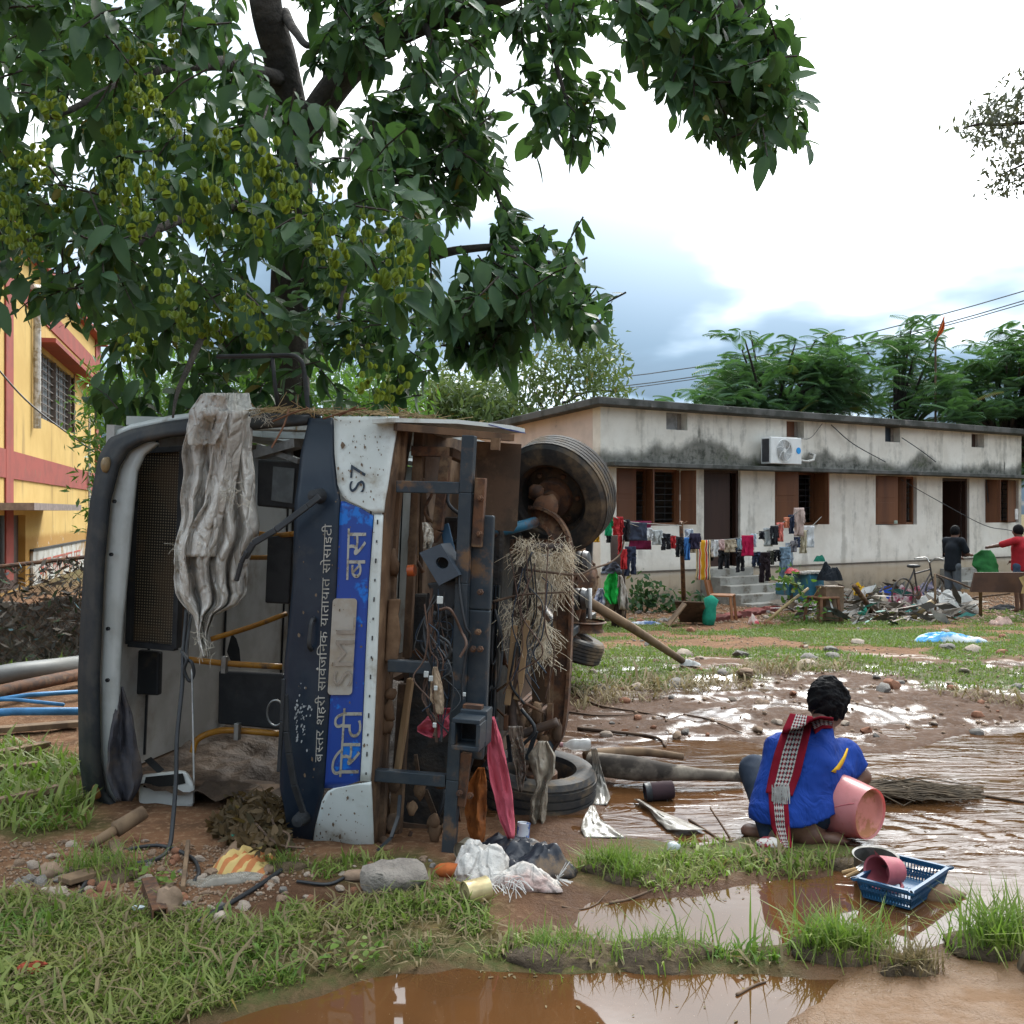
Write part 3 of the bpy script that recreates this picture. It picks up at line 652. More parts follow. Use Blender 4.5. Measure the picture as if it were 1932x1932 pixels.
def power_lines():
    for i, (p, q, r) in enumerate([((1168, 712), (2000, 528), .018), ((1180, 728), (2000, 546), .018), ((1160, 735), (2000, 552), .016)]):
        a = at(*p, 34); b = at(*q, 30); P = [a+(b-a)*t+Vector((0, 0, -.35*4*t*(1-t))) for t in np.linspace(-.25, 1.15, 14)]
        tag(MB().tube(P, r, 5).build('power_line', pm('grey_cable', (.14, .15, .16)), loc=P[0]), ['single upper power line above the house roof', 'upper wire of the lower power line pair above the roof', 'lower wire of the power line pair above the roof'][i], 'power line')
power_lines()
# ---------------------------------------------------------------- trees
def orient(ax, nr):                          # arrays of leaf axes and rough normals -> rotation matrices (columns x=side, y=axis, z=normal)
    ax = ax/np.linalg.norm(ax, axis=1, keepdims=True); sd = np.cross(ax, nr); sd /= np.linalg.norm(sd, axis=1, keepdims=True)+1e-9
    return np.stack([sd, ax, np.cross(sd, ax)], -1)
def scatter(name, BV, BF, pos, Rm, scl, mat, parent=None, tone=None):
    n = len(pos); k = len(BV)
    V = np.einsum('nij,kj->nki', Rm, BV)*scl[:, None, None]+pos[:, None, :]
    Fc = (BF[None]+np.arange(n)[:, None, None]*k).reshape(-1, BF.shape[1])
    V = V.reshape(-1, 3)
    if parent is not None:
        Mi = np.array(PMX[parent]); V = V @ Mi[:3, :3].T+Mi[:3, 3]
    o = np_mesh(name, V, Fc, mat, BF.shape[1])
    if tone is not None: attr(o, 'tone', np.repeat(tone, k))
    if parent is not None: o.parent = parent; PMX[o] = PMX[parent]
    return o
def leaf_base(w=.25, cup=.06, droop=.18):      # pointed oval leaf folded along its midrib, unit length, grows along +y
    ys = [0, .12, .35, .65, .88, 1.]; ws = [.02, .62, 1., .82, .38, 0]
    V = []; 
    for y, q in zip(ys, ws):
        z = -droop*y*y
        V += [(-w*q, y, z+cup*q), (0, y, z), (w*q, y, z+cup*q)]
    Fc = []
    for i in range(5):
        a = i*3
        for b in (0, 1): Fc += [(a+b, a+b+1, a+b+4), (a+b, a+b+4, a+b+3)]
    return np.array(V), np.array(Fc)
def inpoly(P, n, rng):
    P = np.array(P, float); lo, hi = P.min(0), P.max(0); out = []
    while len(out) < n:
        q = rng.uniform(lo, hi, (n*2, 2)); out += list(q[psdf(q[:, 0], q[:, 1], P) < 0])
    return np.array(out[:n])
def atn(px, py, Y): return np.stack([(px-CX)/F*Y, Y, EYE+(CY-py)/F*Y], -1)
LV, LF = leaf_base()
L_big = leafmat('broad_green_leaf', (.024, .064, .034), (.068, .135, .055), (.07, .15, .03), .5, 2.5, .25)
L_fruit = leafmat('winged_fruit', (.17, .21, .025), (.10, .17, .02), (.30, .36, .04), .5, 6)
def branch(mb, pts, r0, r1, n=9, jit=.0):
    P = spline([at(*p) for p in pts], 6); m = len(P)
    P = [p+Vector((mnoise.noise(p*2)*jit, 0, mnoise.noise(p*2+Vector((5, 0, 0)))*jit)) for p in P]
    mb.tube(P, [r0+(r1-r0)*i/(m-1) for i in range(m)], n); return P
def big_tree():
    rng = np.random.default_rng(3)
    base = at(548, 1210, 8.3); base.z = 0
    T = empty('arjun_tree', base, 'large dark tree with broad hanging leaves and winged green fruits behind the bus', 'tree')
    mb = MB()
    P = [Vector((base.x, base.y, -.2)), Vector((base.x, base.y, .5)), at(548, 780, 8.2), at(545, 560, 8.0), at(556, 300, 7.8), at(530, 120, 7.6), at(500, 0, 7.4), at(470, -260, 7.2)]
    P = spline(P, 6); mb.tube(P, [.18-.075*i/(len(P)-1)+.06*max(0, 1-i/5) for i in range(len(P))], 12); mb.build('trunk', M_bark, T, smooth=True)
    limbs = [([(560, 290, 7.8), (620, 170, 7.6), (700, 95, 7.4), (800, 35, 7.2), (950, -15, 7.0), (1100, -70, 6.7)], .12, .08),
             ([(1100, -70, 6.7), (1250, -90, 6.4), (1360, -20, 6.2), (1440, 110, 6.1), (1480, 230, 6.0)], .08, .015),
             ([(1030, -45, 6.9), (1040, 60, 6.8), (1047, 130, 6.7), (1066, 190, 6.6), (1085, 260, 6.6)], .025, .006),
             ([(545, 560, 8.0), (650, 500, 7.4), (780, 490, 6.9), (870, 471, 6.6), (960, 466, 6.4), (1040, 500, 6.3)], .05, .012),
             ([(1000, 470, 6.4), (1060, 540, 6.2), (1100, 575, 6.1), (1140, 620, 6.1)], .016, .005),
             ([(700, 350, 7.2), (800, 330, 6.9), (910, 320, 6.7), (945, 385, 6.6), (960, 410, 6.6)], .03, .005),
             ([(530, 150, 7.6), (400, 120, 6.6), (250, 150, 5.6), (100, 220, 5.0)], .06, .012),
             ([(545, 400, 7.9), (430, 390, 6.8), (300, 430, 5.6), (180, 520, 5.0)], .05, .010),
             ([(548, 520, 8.0), (600, 480, 6.8), (650, 500, 5.8), (640, 600, 5.3)], .04, .008),
             ([(540, 30, 7.5), (560, 60, 7.2), (590, 90, 6.9), (640, 40, 6.8)], .04, .012),
             ([(800, 35, 7.2), (820, 110, 6.9), (860, 190, 6.7)], .03, .006), ([(545, 640, 8), (420, 620, 6.4), (350, 700, 5.4), (330, 790, 5.0)], .035, .006)]
    for pts, r0, r1 in limbs:
        m = MB(); branch(m, pts, r0, r1, 9, .03); m.build('limb', M_bark, T, smooth=True)
    regs = [  # outline, clusters, near, far
      ([(-200, -150), (430, -150), (440, 110), (520, 130), (560, 210), (690, 215), (760, 330), (850, 430), (840, 560), (820, 700), (790, 765), (700, 770), (560, 775), (420, 765), (330, 800), (200, 790), (185, 640), (110, 600), (60, 560), (30, 500), (0, 560), (-150, 590)], 560, 4.6, 7.8),
      ([(-200, -150), (430, -150), (440, 110), (530, 160), (690, 240), (800, 430), (790, 650), (560, 720), (260, 680), (200, 470), (-150, 500)], 420, 7.0, 9.2),
      ([(560, -60), (900, -60), (930, 60), (915, 150), (925, 240), (860, 250), (800, 220), (720, 180), (690, 90), (640, 130), (570, 120)], 125, 6.2, 7.6),
      ([(700, 190), (850, 200), (920, 235), (930, 330), (930, 380), (850, 400), (790, 380), (720, 300)], 95, 6.2, 7.4),
      ([(1010, -40), (1100, -40), (1130, 60), (1150, 200), (1150, 260), (1080, 280), (1010, 250), (985, 150), (1005, 90)], 46, 6.2, 7.0),
      ([(940, 10), (1000, -20), (990, 90), (950, 70)], 6, 6.5, 7.0),
      ([(1160, -60), (1400, -60), (1430, 40), (1480, 90), (1500, 190), (1530, 250), (1510, 300), (1450, 270), (1360, 280), (1320, 220), (1250, 150), (1190, 60)], 190, 5.4, 6.9),
      ([(935, 385), (990, 400), (1000, 440), (1080, 460), (1060, 510), (980, 500), (940, 440)], 14, 6.2, 6.8),
      ([(850, 560), (900, 500), (1000, 480), (1060, 520), (1100, 560), (1145, 600), (1120, 625), (1070, 600), (1010, 610), (960, 650), (880, 650), (830, 620)], 115, 5.6, 6.8),
      ([(830, 560), (940, 600), (1000, 640), (940, 680), (870, 660), (835, 640)], 30, 5.2, 6.0)]
    gaps = [[(425, 5), (500, -10), (520, 110), (440, 100)], [(560, 60), (600, 50), (610, 110), (570, 110)], [(20, 560), (100, 640), (185, 700), (185, 850), (0, 850), (0, 600)]]
    pos = []; axs = []; nrm = []; scl = []; tw = MB()
    for P, n, y0, y1 in regs:
        q = inpoly(P, n, rng); Y = rng.uniform(y0, y1, n)
        for g in gaps: k = psdf(q[:, 0], q[:, 1], np.array(g, float)) > 0; q = q[k]; Y = Y[k]
        Y = np.where(q[:, 1] > 600, np.maximum(Y, 6.3+.6*rng.random(len(Y))), Y)
        C = atn(q[:, 0], q[:, 1], Y)
        for c in C:
            d = np.array([rng.normal(0, .8), rng.normal(-.1, .7), rng.normal(-.55, .45)]); d /= np.linalg.norm(d)
            L = rng.uniform(.18, .42); m = rng.integers(8, 15); p0 = c-d*L*.6
            if rng.random() < .5: tw.tube([Vector(p0), Vector(p0+d*L*.5+np.array([0, 0, .02])), Vector(p0+d*L)], [.006, .005, .003], 4, False)
            for i in range(m):
                t = (i+.5)/m; s = np.array([rng.normal(), rng.normal(), rng.normal()]); s -= d*s.dot(d); s /= np.linalg.norm(s)+1e-6
                a = d*(.35+.5*t)+s*.8+np.array([0, 0, -.35]); pos.append(p0+d*L*t); axs.append(a)
                nrm.append(np.array([rng.normal(0, .5), rng.normal(-.35, .5), 1.])); scl.append(rng.choice((.06, .085, .11, .14, .175))*rng.uniform(.85, 1.15))
    pos = np.array(pos); Rm = orient(np.array(axs), np.array(nrm)); scl = np.array(scl); tone = rng.random(len(pos))**1.6; Rm[:, :, 0] *= rng.uniform(.72, 1.25, len(pos))[:, None]; Rm[:, :, 2] *= rng.uniform(.2, 2.2, len(pos))[:, None]
    tag(tw.build('twigs', M_bark, T), kind='stuff')
    # the largest leaves in view are single leaves
    px = CX+F*pos[:, 0]/pos[:, 1]; py = CY-F*(pos[:, 2]-EYE)/pos[:, 1]
    inv = (px > 20) & (px < 1900) & (py > 20) & (py < 900); order = np.argsort(np.where(inv, -scl/pos[:, 1], 1)); big = order[:290]; rest = order[290:]
    tag(scatter('crown', LV, LF, pos[rest], Rm[rest], scl[rest], L_big, T, tone[rest]), kind='stuff')
    metas = []
    for k in range(4):
        o = np_mesh('leaf', LV, LF, L_big, 3); attr(o, 'tone', np.full(len(LV), k/4.)); me = o.data; bpy.data.objects.remove(o); metas.append(me)
    for i in big:
        o = bpy.data.objects.new('leaf', metas[min(3, int(tone[i]*4))]); COL.objects.link(o); o.parent = T
        M = Matrix([list(Rm[i][r]*scl[i])+[pos[i][r]-base[r]] for r in range(3)]+[[0, 0, 0, 1]]); o.matrix_local = M
    # fruit bunches
    fm = []
    for k in range(3):
        b = MB(); rg = random.Random(k)
        b.tube([(0, 0, 0), (.01, 0, -.08), (.0, .01, -.2)], .0025, 4, False)
        for i in range(17):
            c = Vector((rg.gauss(0, .035), rg.gauss(0, .035), -.03-.17*rg.random())); r = rg.uniform(.011, .018); Rr = Matrix.Rotation(rg.random()*6, 3, 'Z') @ Matrix.Rotation(rg.gauss(0, .6), 3, 'X')
            for w in range(3):
                rw = Rr @ Matrix.Rotation(w*math.pi/3, 3, 'Z')
                b.add([c+rw @ Vector((r*.95*math.cos(t), 0, r*1.05*math.sin(t))) for t in np.linspace(0, 2*math.pi, 9)[:-1]], [tuple(range(8))])
        o = b.build('fruit_bunch', L_fruit); attr(o, 'tone', RNG.random(len(o.data.vertices))); fm.append(o.data); bpy.data.objects.remove(o)
    q = inpoly([(10, -20), (420, 20), (420, 120), (700, 240), (820, 560), (790, 700), (560, 680), (240, 640), (180, 480), (20, 420)], 52, rng); Y = rng.uniform(4.0, 5.0, len(q))
    for (x, y), Yd in zip(q, Y):
        o = bpy.data.objects.new('fruit_bunch', random.choice(fm)); COL.objects.link(o); o.parent = T; s = random.uniform(.8, 1.25)
        o.matrix_local = Matrix.Translation(at(x, y, Yd)-base) @ Matrix.Rotation(random.random()*6, 4, 'Z') @ Matrix.Diagonal((s, s, s, 1))
big_tree()
# feathery trees behind the house
def frond():
    V = []; Fc = []
    for i in range(15):
        y = .12+.88*i/15; z = -.35*y*y; l = .30*math.sin(math.pi*(.18+.8*i/15))+.03
        for sg in (-1, 1):
            n = len(V); V += [(0, y, z), (sg*l*.5, y+.05+.018, z-.02), (sg*l, y+.06, z-.10), (sg*l*.5, y+.05-.02, z-.02)]; Fc += [(n, n+1, n+2), (n, n+2, n+3)]
    return np.array(V), np.array(Fc)
FV, FF = frond()
L_gul = leafmat('hazed_feathery_leaf', (.065, .14, .085), (.11, .21, .105), (.09, .2, .04), .5, .6)  # pale bluish green: distance haze put into the leaf colour
def gulmohar(label, px, Y, tips, zt, seed):
    rng = np.random.default_rng(seed); b = at(px, 1100, Y); b.z = float(base_np(np.array(Y)))
    T = empty('feathery_tree', b, label, 'tree', 'feathery trees behind the house roof')
    tr = MB(); fork = Vector((b.x, b.y, zt)); tr.tube([b-Vector((0, 0, .3)), b+(fork-b)*.5+Vector((.1, 0, 0)), fork], [.2, .16, .12], 9); tr.build('trunk', M_bark, T, smooth=True)
    pos = []; ax = []; sc_ = []; br = MB()
    for (tx, ty, n) in tips:
        e = at(tx, ty, Y+rng.uniform(-2, 2)); mid = fork.lerp(e, .55)+Vector((0, 0, .25*(e-fork).length*.3)); br.tube(spline([fork, mid, e], 4), [.07-.006*i for i in range(9)], 5, False)
        for _ in range(n):
            c = np.array(e)+rng.normal(0, .38, 3)*np.array([1, 1, .55]); 
            for _ in range(6):
                a = rng.uniform(0, 2*math.pi); pos.append(c+np.array([0, 0, rng.uniform(-.1, .1)])); ax.append([math.cos(a), math.sin(a), rng.uniform(-.35, .75)]); sc_.append(rng.uniform(.45, .8))
    br.build('branches', M_bark, T, smooth=True)
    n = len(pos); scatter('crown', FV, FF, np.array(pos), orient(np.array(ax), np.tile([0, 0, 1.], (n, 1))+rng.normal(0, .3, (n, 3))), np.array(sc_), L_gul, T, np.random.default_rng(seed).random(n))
def tipset(poly, n, m, seed): return [(x, y, m) for x, y in inpoly(poly, n, np.random.default_rng(seed))]
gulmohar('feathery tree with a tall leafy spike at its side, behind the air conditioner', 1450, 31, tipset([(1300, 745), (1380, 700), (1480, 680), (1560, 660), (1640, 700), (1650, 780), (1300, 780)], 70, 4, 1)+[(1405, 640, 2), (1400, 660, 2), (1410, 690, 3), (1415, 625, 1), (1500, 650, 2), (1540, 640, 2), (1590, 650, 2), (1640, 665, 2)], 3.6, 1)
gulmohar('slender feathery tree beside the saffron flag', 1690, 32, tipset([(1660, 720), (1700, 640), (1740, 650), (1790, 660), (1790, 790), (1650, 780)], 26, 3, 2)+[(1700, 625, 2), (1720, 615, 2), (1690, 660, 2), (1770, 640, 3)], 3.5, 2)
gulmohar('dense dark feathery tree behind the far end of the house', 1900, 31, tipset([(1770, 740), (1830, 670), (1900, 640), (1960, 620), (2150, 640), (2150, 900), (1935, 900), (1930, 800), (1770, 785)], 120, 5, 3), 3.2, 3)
def small_leaf_tree(name, label, trunk, limbs, regs, mat, lf, droop, seed, cat='tree', r=.12, clus=.3, m=22):
    rng = np.random.default_rng(seed); b = Vector(trunk[0]); T = empty(name, b, label, cat)
    t = MB(); t.tube(spline(trunk, 5), [r*(1-.6*i/((len(trunk)-1)*5)) for i in range((len(trunk)-1)*5+1)], 8); t.build('trunk', M_bark, T, smooth=True)
    if limbs:
        t = MB()
        for pts, r0 in limbs: branch(t, pts, r0, r0*.25, 6, .1)
        t.build('branches', M_bark, T, smooth=True)
    pos = []
    for P, n, y0, y1 in regs:
        q = inpoly(P, n, rng); C = atn(q[:, 0], q[:, 1], rng.uniform(y0, y1, n)); pos.append((C[:, None]+rng.normal(0, clus, (n, m, 3))*np.array([1, 1, .7])).reshape(-1, 3))
    pos = np.concatenate(pos); n = len(pos); V, Fc = leaf_base(.14, .03, .2); V = V[[0, 2, 6, 8, 15]] if False else V
    B4 = np.array([(0, 0, 0), (-.16, .45, .03), (0, 1, -.15), (.16, .45, .03)]); F4 = np.array([(0, 1, 2), (0, 2, 3)])
    ax = rng.normal(0, 1, (n, 3))+np.array([0, 0, -droop]); nr = rng.normal(0, .6, (n, 3))+np.array([0, 0, 1.])
    scatter('crown', B4, F4, pos, orient(ax, nr), rng.uniform(*lf, n), mat, T, rng.random(n))
L_airy = leafmat('olive_leaf', (.05, .095, .03), (.09, .14, .045), (.14, .2, .05), .5, 1.)
L_bush = leafmat('bright_small_leaf', (.035, .085, .018), (.07, .15, .03), (.12, .25, .03), .5, 1.)
L_far = leafmat('grey_green_leaf', (.085, .095, .075), (.13, .135, .10), (.1, .12, .06), .5, 1.)
def more_trees():
    b = Vector((1.2, 31, -.4))
    small_leaf_tree('slender_tree', 'airy olive tree with thin drooping leaves behind the house roof corner', [b, Vector((1.1, 31, 2)), at(1030, 800, 31), at(1010, 740, 31)],
      [([(1020, 800, 31), (975, 740, 31), (950, 690, 30.5)], .06), ([(1040, 790, 31), (1080, 700, 31), (1110, 640, 31)], .07), ([(1060, 760, 31), (1120, 740, 31), (1180, 735, 31)], .05), ([(1120, 790, 31), (1125, 720, 31), (1150, 660, 31)], .05),
       ([(1020, 780, 31), (930, 760, 30), (850, 745, 30)], .05), ([(900, 760, 30), (860, 700, 30), (830, 670, 30)], .04), ([(1080, 700, 31), (1060, 640, 31), (1050, 610, 31)], .03)],
      [([(800, 790), (820, 690), (850, 660), (880, 690), (930, 720), (960, 650), (1040, 590), (1110, 610), (1160, 670), (1150, 720), (1190, 740), (1160, 770), (1100, 740), (1040, 790), (980, 790)], 170, 28.5, 32),
       ([(780, 800), (800, 730), (900, 740), (980, 770), (940, 810), (780, 815)], 150, 27.5, 30)], L_airy, (.18, .34), .6, 4, r=.11, clus=.32)
    small_leaf_tree('leafy_bush', 'bright green leafy thicket growing behind the big tree trunk', [Vector((-5.0, 16, -.2)), Vector((-4.8, 16, 1.5)), Vector((-4.9, 16, 3))], [],
      [([(190, 1000), (195, 720), (260, 690), (330, 680), (430, 690), (520, 680), (600, 670), (700, 700), (760, 730), (800, 790), (800, 1000)], 620, 14, 17.5)], L_bush, (.10, .20), .1, 5, 'bush', clus=.22, m=36)
    small_leaf_tree('roadside_tree', 'sparse grey green tree with twiggy branches reaching in past the power lines', [Vector((10.6, 16, -.3)), Vector((10.4, 16, 4)), at(2160, 200, 16)],
      [([(2160, 300, 16), (2040, 230, 16), (1900, 235, 16), (1815, 245, 16)], .06), ([(2080, 260, 16), (1960, 300, 16), (1880, 340, 16)], .04), ([(2060, 240, 16), (1960, 160, 16), (1900, 190, 16)], .04)],
      [([(1800, 245), (1840, 225), (1870, 180), (1920, 130), (2150, 60), (2200, 400), (1960, 330), (1930, 350), (1870, 365), (1850, 345), (1900, 290), (1860, 270), (1815, 255)], 210, 15.2, 17)], L_far, (.10, .19), .25, 6, r=.16, clus=.13, m=20)
    p = at(1765, 645, 30)
    Fg = empty('saffron_flag', Vector((p.x, p.y, -.4)), 'small saffron pennant on a thin bamboo pole above the trees', 'flag')
    MB().tube([(p.x, p.y, -.4), p, at(1782, 597, 30)], [.04, .03, .012], 6).build('pole', M_branch, Fg)
    a, b_, c = at(1781, 598, 30), at(1763, 645, 30), at(1778, 625, 30)
    f = MB(); f.sheet(lambda u, v: a.lerp(b_, v)+(c-a.lerp(b_, .5))*(u*1.1*math.sin(math.pi*min(1, v*1.1)))+Vector((0, .05*math.sin(u*9+v*5), 0)), 8, 10); f.build('pennant', fabric('saffron_cloth', (.62, .13, .03)), Fg, smooth=True, solid=.006)
more_trees()
# ---------------------------------------------------------------- the overturned bus (local axes: X from roof to wheels, Y to the rear, Z up)
BM = Matrix.Translation((-.677, 4.92, 0)) @ Matrix.Rotation(R(-12), 4, 'Z') @ Matrix.Rotation(.045, 4, 'Y')
BI = BM.inverted()
def bp(px, py, Yl=0., Xl=None, Zl=None):
    o = BI @ Vector((0, 0, EYE)); d = BI.to_3x3() @ Vector(((px-CX)/F, 1, (CY-py)/F))
    t = (Yl-o.y)/d.y if Xl is None and Zl is None else ((Xl-o.x)/d.x if Xl is not None else (Zl-o.z)/d.z)
    return o+d*t
def yf(X, Z): return .02+.13*min(1.2, abs(Z-1.06)/1.06)**4+.36*max(0, (-X-.5)/1.33)**1.3
def SP(px, py, off=0.):
    p = bp(px, py, 0)
    for _ in range(8): p = bp(px, py, yf(p.x, p.z)-off)
    return p
def rows(tab):                              # tab: (xl, xr, y) top to bottom
    def f(u, v):
        y = tab[0][2]+(tab[-1][2]-tab[0][2])*v
        a = interp(y, [(t[2], t[0]) for t in tab]); b = interp(y, [(t[2], t[1]) for t in tab]); return a+(b-a)*u, y
    return f
def loft(A, B, nu, nv, fn):                 # between two pixel polylines of equal count
    def g(L, v):
        k = min(len(L)-2, int(v*(len(L)-1))); t = v*(len(L)-1)-k; return (L[k][0]+(L[k+1][0]-L[k][0])*t, L[k][1]+(L[k+1][1]-L[k][1])*t)
    def f(u, v):
        a, b = g(A, v), g(B, v); return fn(a[0]+(b[0]-a[0])*u, a[1]+(b[1]-a[1])*u)
    return MB().sheet(f, nu, nv)
BUS = local(empty('bus', (0, 0, 0), 'overturned white and blue minibus lying on its side, windscreen gone, mud caked underside showing', 'bus', M=BM))
def bus_front():
    pan = lambda name, tab, mat, off, nu=8, nv=30, th=.014: MB().sheet(lambda u, v: SP(*rows(tab)(u, v), off), nu, nv).build(name, mat, BUS, smooth=True, solid=th)
    pan('navy_panel', [(584, 630, 790), (568, 630, 856), (562, 637, 916), (557, 642.5, 945), (553, 635.5, 1100), (538, 628, 1250), (530, 618, 1400), (529, 612, 1490), (536, 606, 1515), (542, 593.5, 1562), (576, 586, 1621)], M_navy, .0, 8, 60)
    w = pan('corner_panel', [(631, 753, 787), (632, 741, 856), (638, 732, 916), (650, 727, 942), (706, 724, 967)], M_white, .012, 10, 24); w['label'] = 'white corner panel lettered S7'
    pan('corner_panel', [(698, 700, 1475), (630, 701, 1487), (617, 701.5, 1494), (608, 702, 1511), (595, 704, 1562), (587.5, 706, 1621)], M_white, .012, 10, 24)
    pan('blue_panel', [(644, 651, 946), (642, 705, 969), (637, 696, 1100), (629, 689, 1250), (619, 683, 1400), (614, 679, 1475), (613, 640, 1486)], M_blue, .004, 8, 40)
    pan('white_strip', [(707, 723, 971), (697.5, 717.5, 1100), (690.5, 711.5, 1250), (684.5, 704.5, 1400), (680.5, 699.5, 1473)], M_white, .006, 3, 30)
    o = MB()
    for k in range(14):
        y = 985+k*36.5; x = interp(y, [(970, 713), (1474, 690)]); p = SP(x, y, .016); o.box(p, (.006, .003, .012 if k % 2 else .022))
    o.build('strip_slots', M_black, BUS)
    # fascia return behind the lip
    A = [(753, 785), (741, 856), (732, 916), (724, 969), (717.5, 1100), (711.5, 1250), (705, 1400), (700, 1474), (702, 1511), (706, 1615)]
    MB().sheet(lambda u, v: SP(*rows([(a, a, y) for a, y in A])(0, v), .0)+Vector((-.012*u, .26*u, 0)), 2, 24).build('lip_return', M_brown, BUS, smooth=True, solid=.02)
    # lettering
    def vtext(parts, x0, y0, x1, y1, hgt, off):
        def fn(a, b):
            t = a; return SP(x0+(x1-x0)*t-b*hgt, y0+(y1-y0)*t, off)
        mb = MB(); lay_text(parts, fn, mb); return mb
    W_ = lambda s: max(v[0] for v in glyphs(s)[0])
    def run(words, gap=.28):
        out = []; x = 0
        for w in words:
            for s, clip in w:
                out.append((s, x, 0, 1, 1)+((clip,) if clip else ())); x += W_(s)*(clip or 1)+(.02 if not clip else -.005)
            x += gap
        return out, x-gap
    P, L = run([[('ब', 0), ('स', .66), ('तर', 0)], [('शहरी', 0)], [('सावजिनक', 0)], [('यातायात', 0)], [('सोसाइटी', 0)]])
    P = [(s, x/L, 0, 1/L, 1, *c) for s, x, y, a, b, *c in P]
    mb = vtext(P, 608, 1438, 626, 988, 21, .012)
    t = next(x for s, x, *_ in P if s.startswith('साव')); tx = t+W_('साव')/L
    c = [SP(608+(626-608)*(tx-.010+.006*q)-21*(.68+.16*math.sin(q*3.1)), 1438-450*(tx-.010+.006*q), .012) for q in np.linspace(0, 1, 7)]
    mb.tube(c, .0035, 4); mb.build('hindi_lettering', pm('cream_lettering', (.42, .40, .36), .6, (.3, .28, .24), 20), BUS)
    L = W_('िसटी'); vtext([('िसटी', 0, 0, 1/L, 1)], 676, 1466, 684, 1336, 58, .014).build('hindi_lettering', M_silver, BUS)
    L = W_('बस'); vtext([('बस', 0, 0, 1/L, 1)], 688, 1094, 691, 997, 56, .014).build('hindi_lettering', M_silver, BUS)
    L = W_('S7'); vtext([('S7', 0, 0, 1/L, 1)], 687, 931, 691, 876, 42, .026).build('model_lettering', M_navy, BUS)
    # badge plate
    def rrect(x0, x1, y0, y1, r, n=5):
        q = []
        for cx, cy, a in ((x1-r, y0+r, -90), (x1-r, y1-r, 0), (x0+r, y1-r, 90), (x0+r, y0+r, 180)):
            q += [(cx+r*math.cos(R(a+90*k/n)), cy+r*math.sin(R(a+90*k/n))) for k in range(n+1)]
        return q
    slope = lambda y: (1220-y)*.055
    mb = MB().prism(rrect(623, 669, 1129, 1311, 7), lambda a, b, t: SP(a+slope(b), b, t), .006, .020)
    pl = mb.build('badge_plate', pm('dull_silver_plastic', (.40, .385, .35), .28, (.33, .29, .235), 5, bump=.1, metal=.25), BUS, smooth=30)
    L = W_('SML'); vtext([('SML', 0, 0, 1/L, 1)], 663, 1298, 672, 1165, 52, .026).build('embossed_letters', pm('dull_silver_plastic2', (.33, .30, .26), .25, metal=.3, bump=.1), pl)
    # windscreen surround
    out = [(586, 786), (480, 781), (400, 787), (320, 797), (250, 812), (210, 828), (190, 862), (174, 946), (162, 1067), (155, 1187), (151, 1283), (153, 1433), (163, 1505), (189, 1540), (249, 1563), (340, 1584), (439, 1597), (576, 1619)]
    inn = [(578, 800), (480, 808), (400, 815), (320, 823), (268, 834), (240, 850), (222, 880), (205, 946), (193, 1067), (188, 1187), (184, 1283), (186, 1433), (196, 1496), (218, 1522), (270, 1545), (350, 1566), (440, 1580), (560, 1604)]
    loft(out, inn, 3, 90, lambda a, b: SP(a, b, .0)).build('windscreen_surround', M_rubber, BUS, smooth=True, solid=.03)
    loft([(x, y-1) for x, y in out[1:6]], [(x+2, y-11) for x, y in out[1:6]], 2, 20, lambda a, b: SP(a, b, -.05)).build('gutter_strip', M_white, BUS, smooth=True, solid=.02)
    ti = inn[4:14]; tr = [(300, 836), (272, 858), (258, 890), (252, 946), (241, 1067), (230, 1187), (226, 1283), (222, 1400), (212, 1470), (222, 1518)]
    loft(ti, tr, 3, 60, lambda a, b: SP(a, b, -.05)).build('pillar_trim', M_white_clean, BUS, smooth=True, solid=.02)
    for x, y in ((229, 866), (217, 946), (211, 1046), (205, 1186), (204, 1283)): MB().lathe([(.001, 0), (.011, 0), (.011, .012)], 10, Matrix.Translation(SP(x, y, -.015)) @ Matrix.Rotation(R(90), 4, 'X')).build('trim_screw', M_black, BUS)
    for x, y, m in ((199, 877, pm('amber_marker', (.30, .21, .11), .35)), (181, 1494, pm('orange_marker', (.33, .15, .05), .35))):
        Mt = Matrix.Translation(SP(x, y, .03)) @ Matrix.Rotation(R(90), 4, 'X') @ Matrix.Diagonal((.75, 1.25, 1, 1)); MB().lathe([(.001, .02), (.02, .018), (.034, .006), (.036, -.02)], 16, Mt).build('marker_lamp', m, BUS, smooth=True)
    MB().prism([(193, 872), (182, 873), (170, 882), (163, 893), (192, 889)], lambda a, b, t: SP(a, b, 0)+Vector((0, .1+t, 0)), 0, .12).build('side_lamp', pm('brown_lamp_lens', (.12, .06, .03), .35), BUS, smooth=30)
    # destination board
    t = NT('led_dots'); s = t.sep(t.co()); fx = t.math('FRACT', t.math('MULTIPLY', s[0], 62)); fz = t.math('FRACT', t.math('MULTIPLY', s[2], 62))
    r = t.math('ADD', t.math('POWER', t.math('SUBTRACT', fx, .5), 2), t.math('POWER', t.math('SUBTRACT', fz, .5), 2))
    dot = t.ramp(r, .05, .08, 1, 0); mud = t.ramp(t.noise(4, 5), .45, .62)
    DM = t.fin(t.mix(t.math('MULTIPLY', dot, t.ramp(mud, 0, 1, .85, .5)), t.mix(mud, (.022, .018, .014), (.075, .05, .03)), (.32, .26, .17)), .5, 0, .4)
    q = [(259, 852), (349, 847), (334, 1222), (247, 1214)]; Yb = .62
    mb = MB(); f = [bp(x, y, Yb) for x, y in q]; b = [p+Vector((0, .09, 0)) for p in f]
    mb.add(f+b, [(0, 3, 2, 1), (4, 5, 6, 7), (0, 1, 5, 4), (1, 2, 6, 5), (2, 3, 7, 6), (3, 0, 4, 7)]); d = mb.build('destination_board', DM, BUS)
    mb = MB()
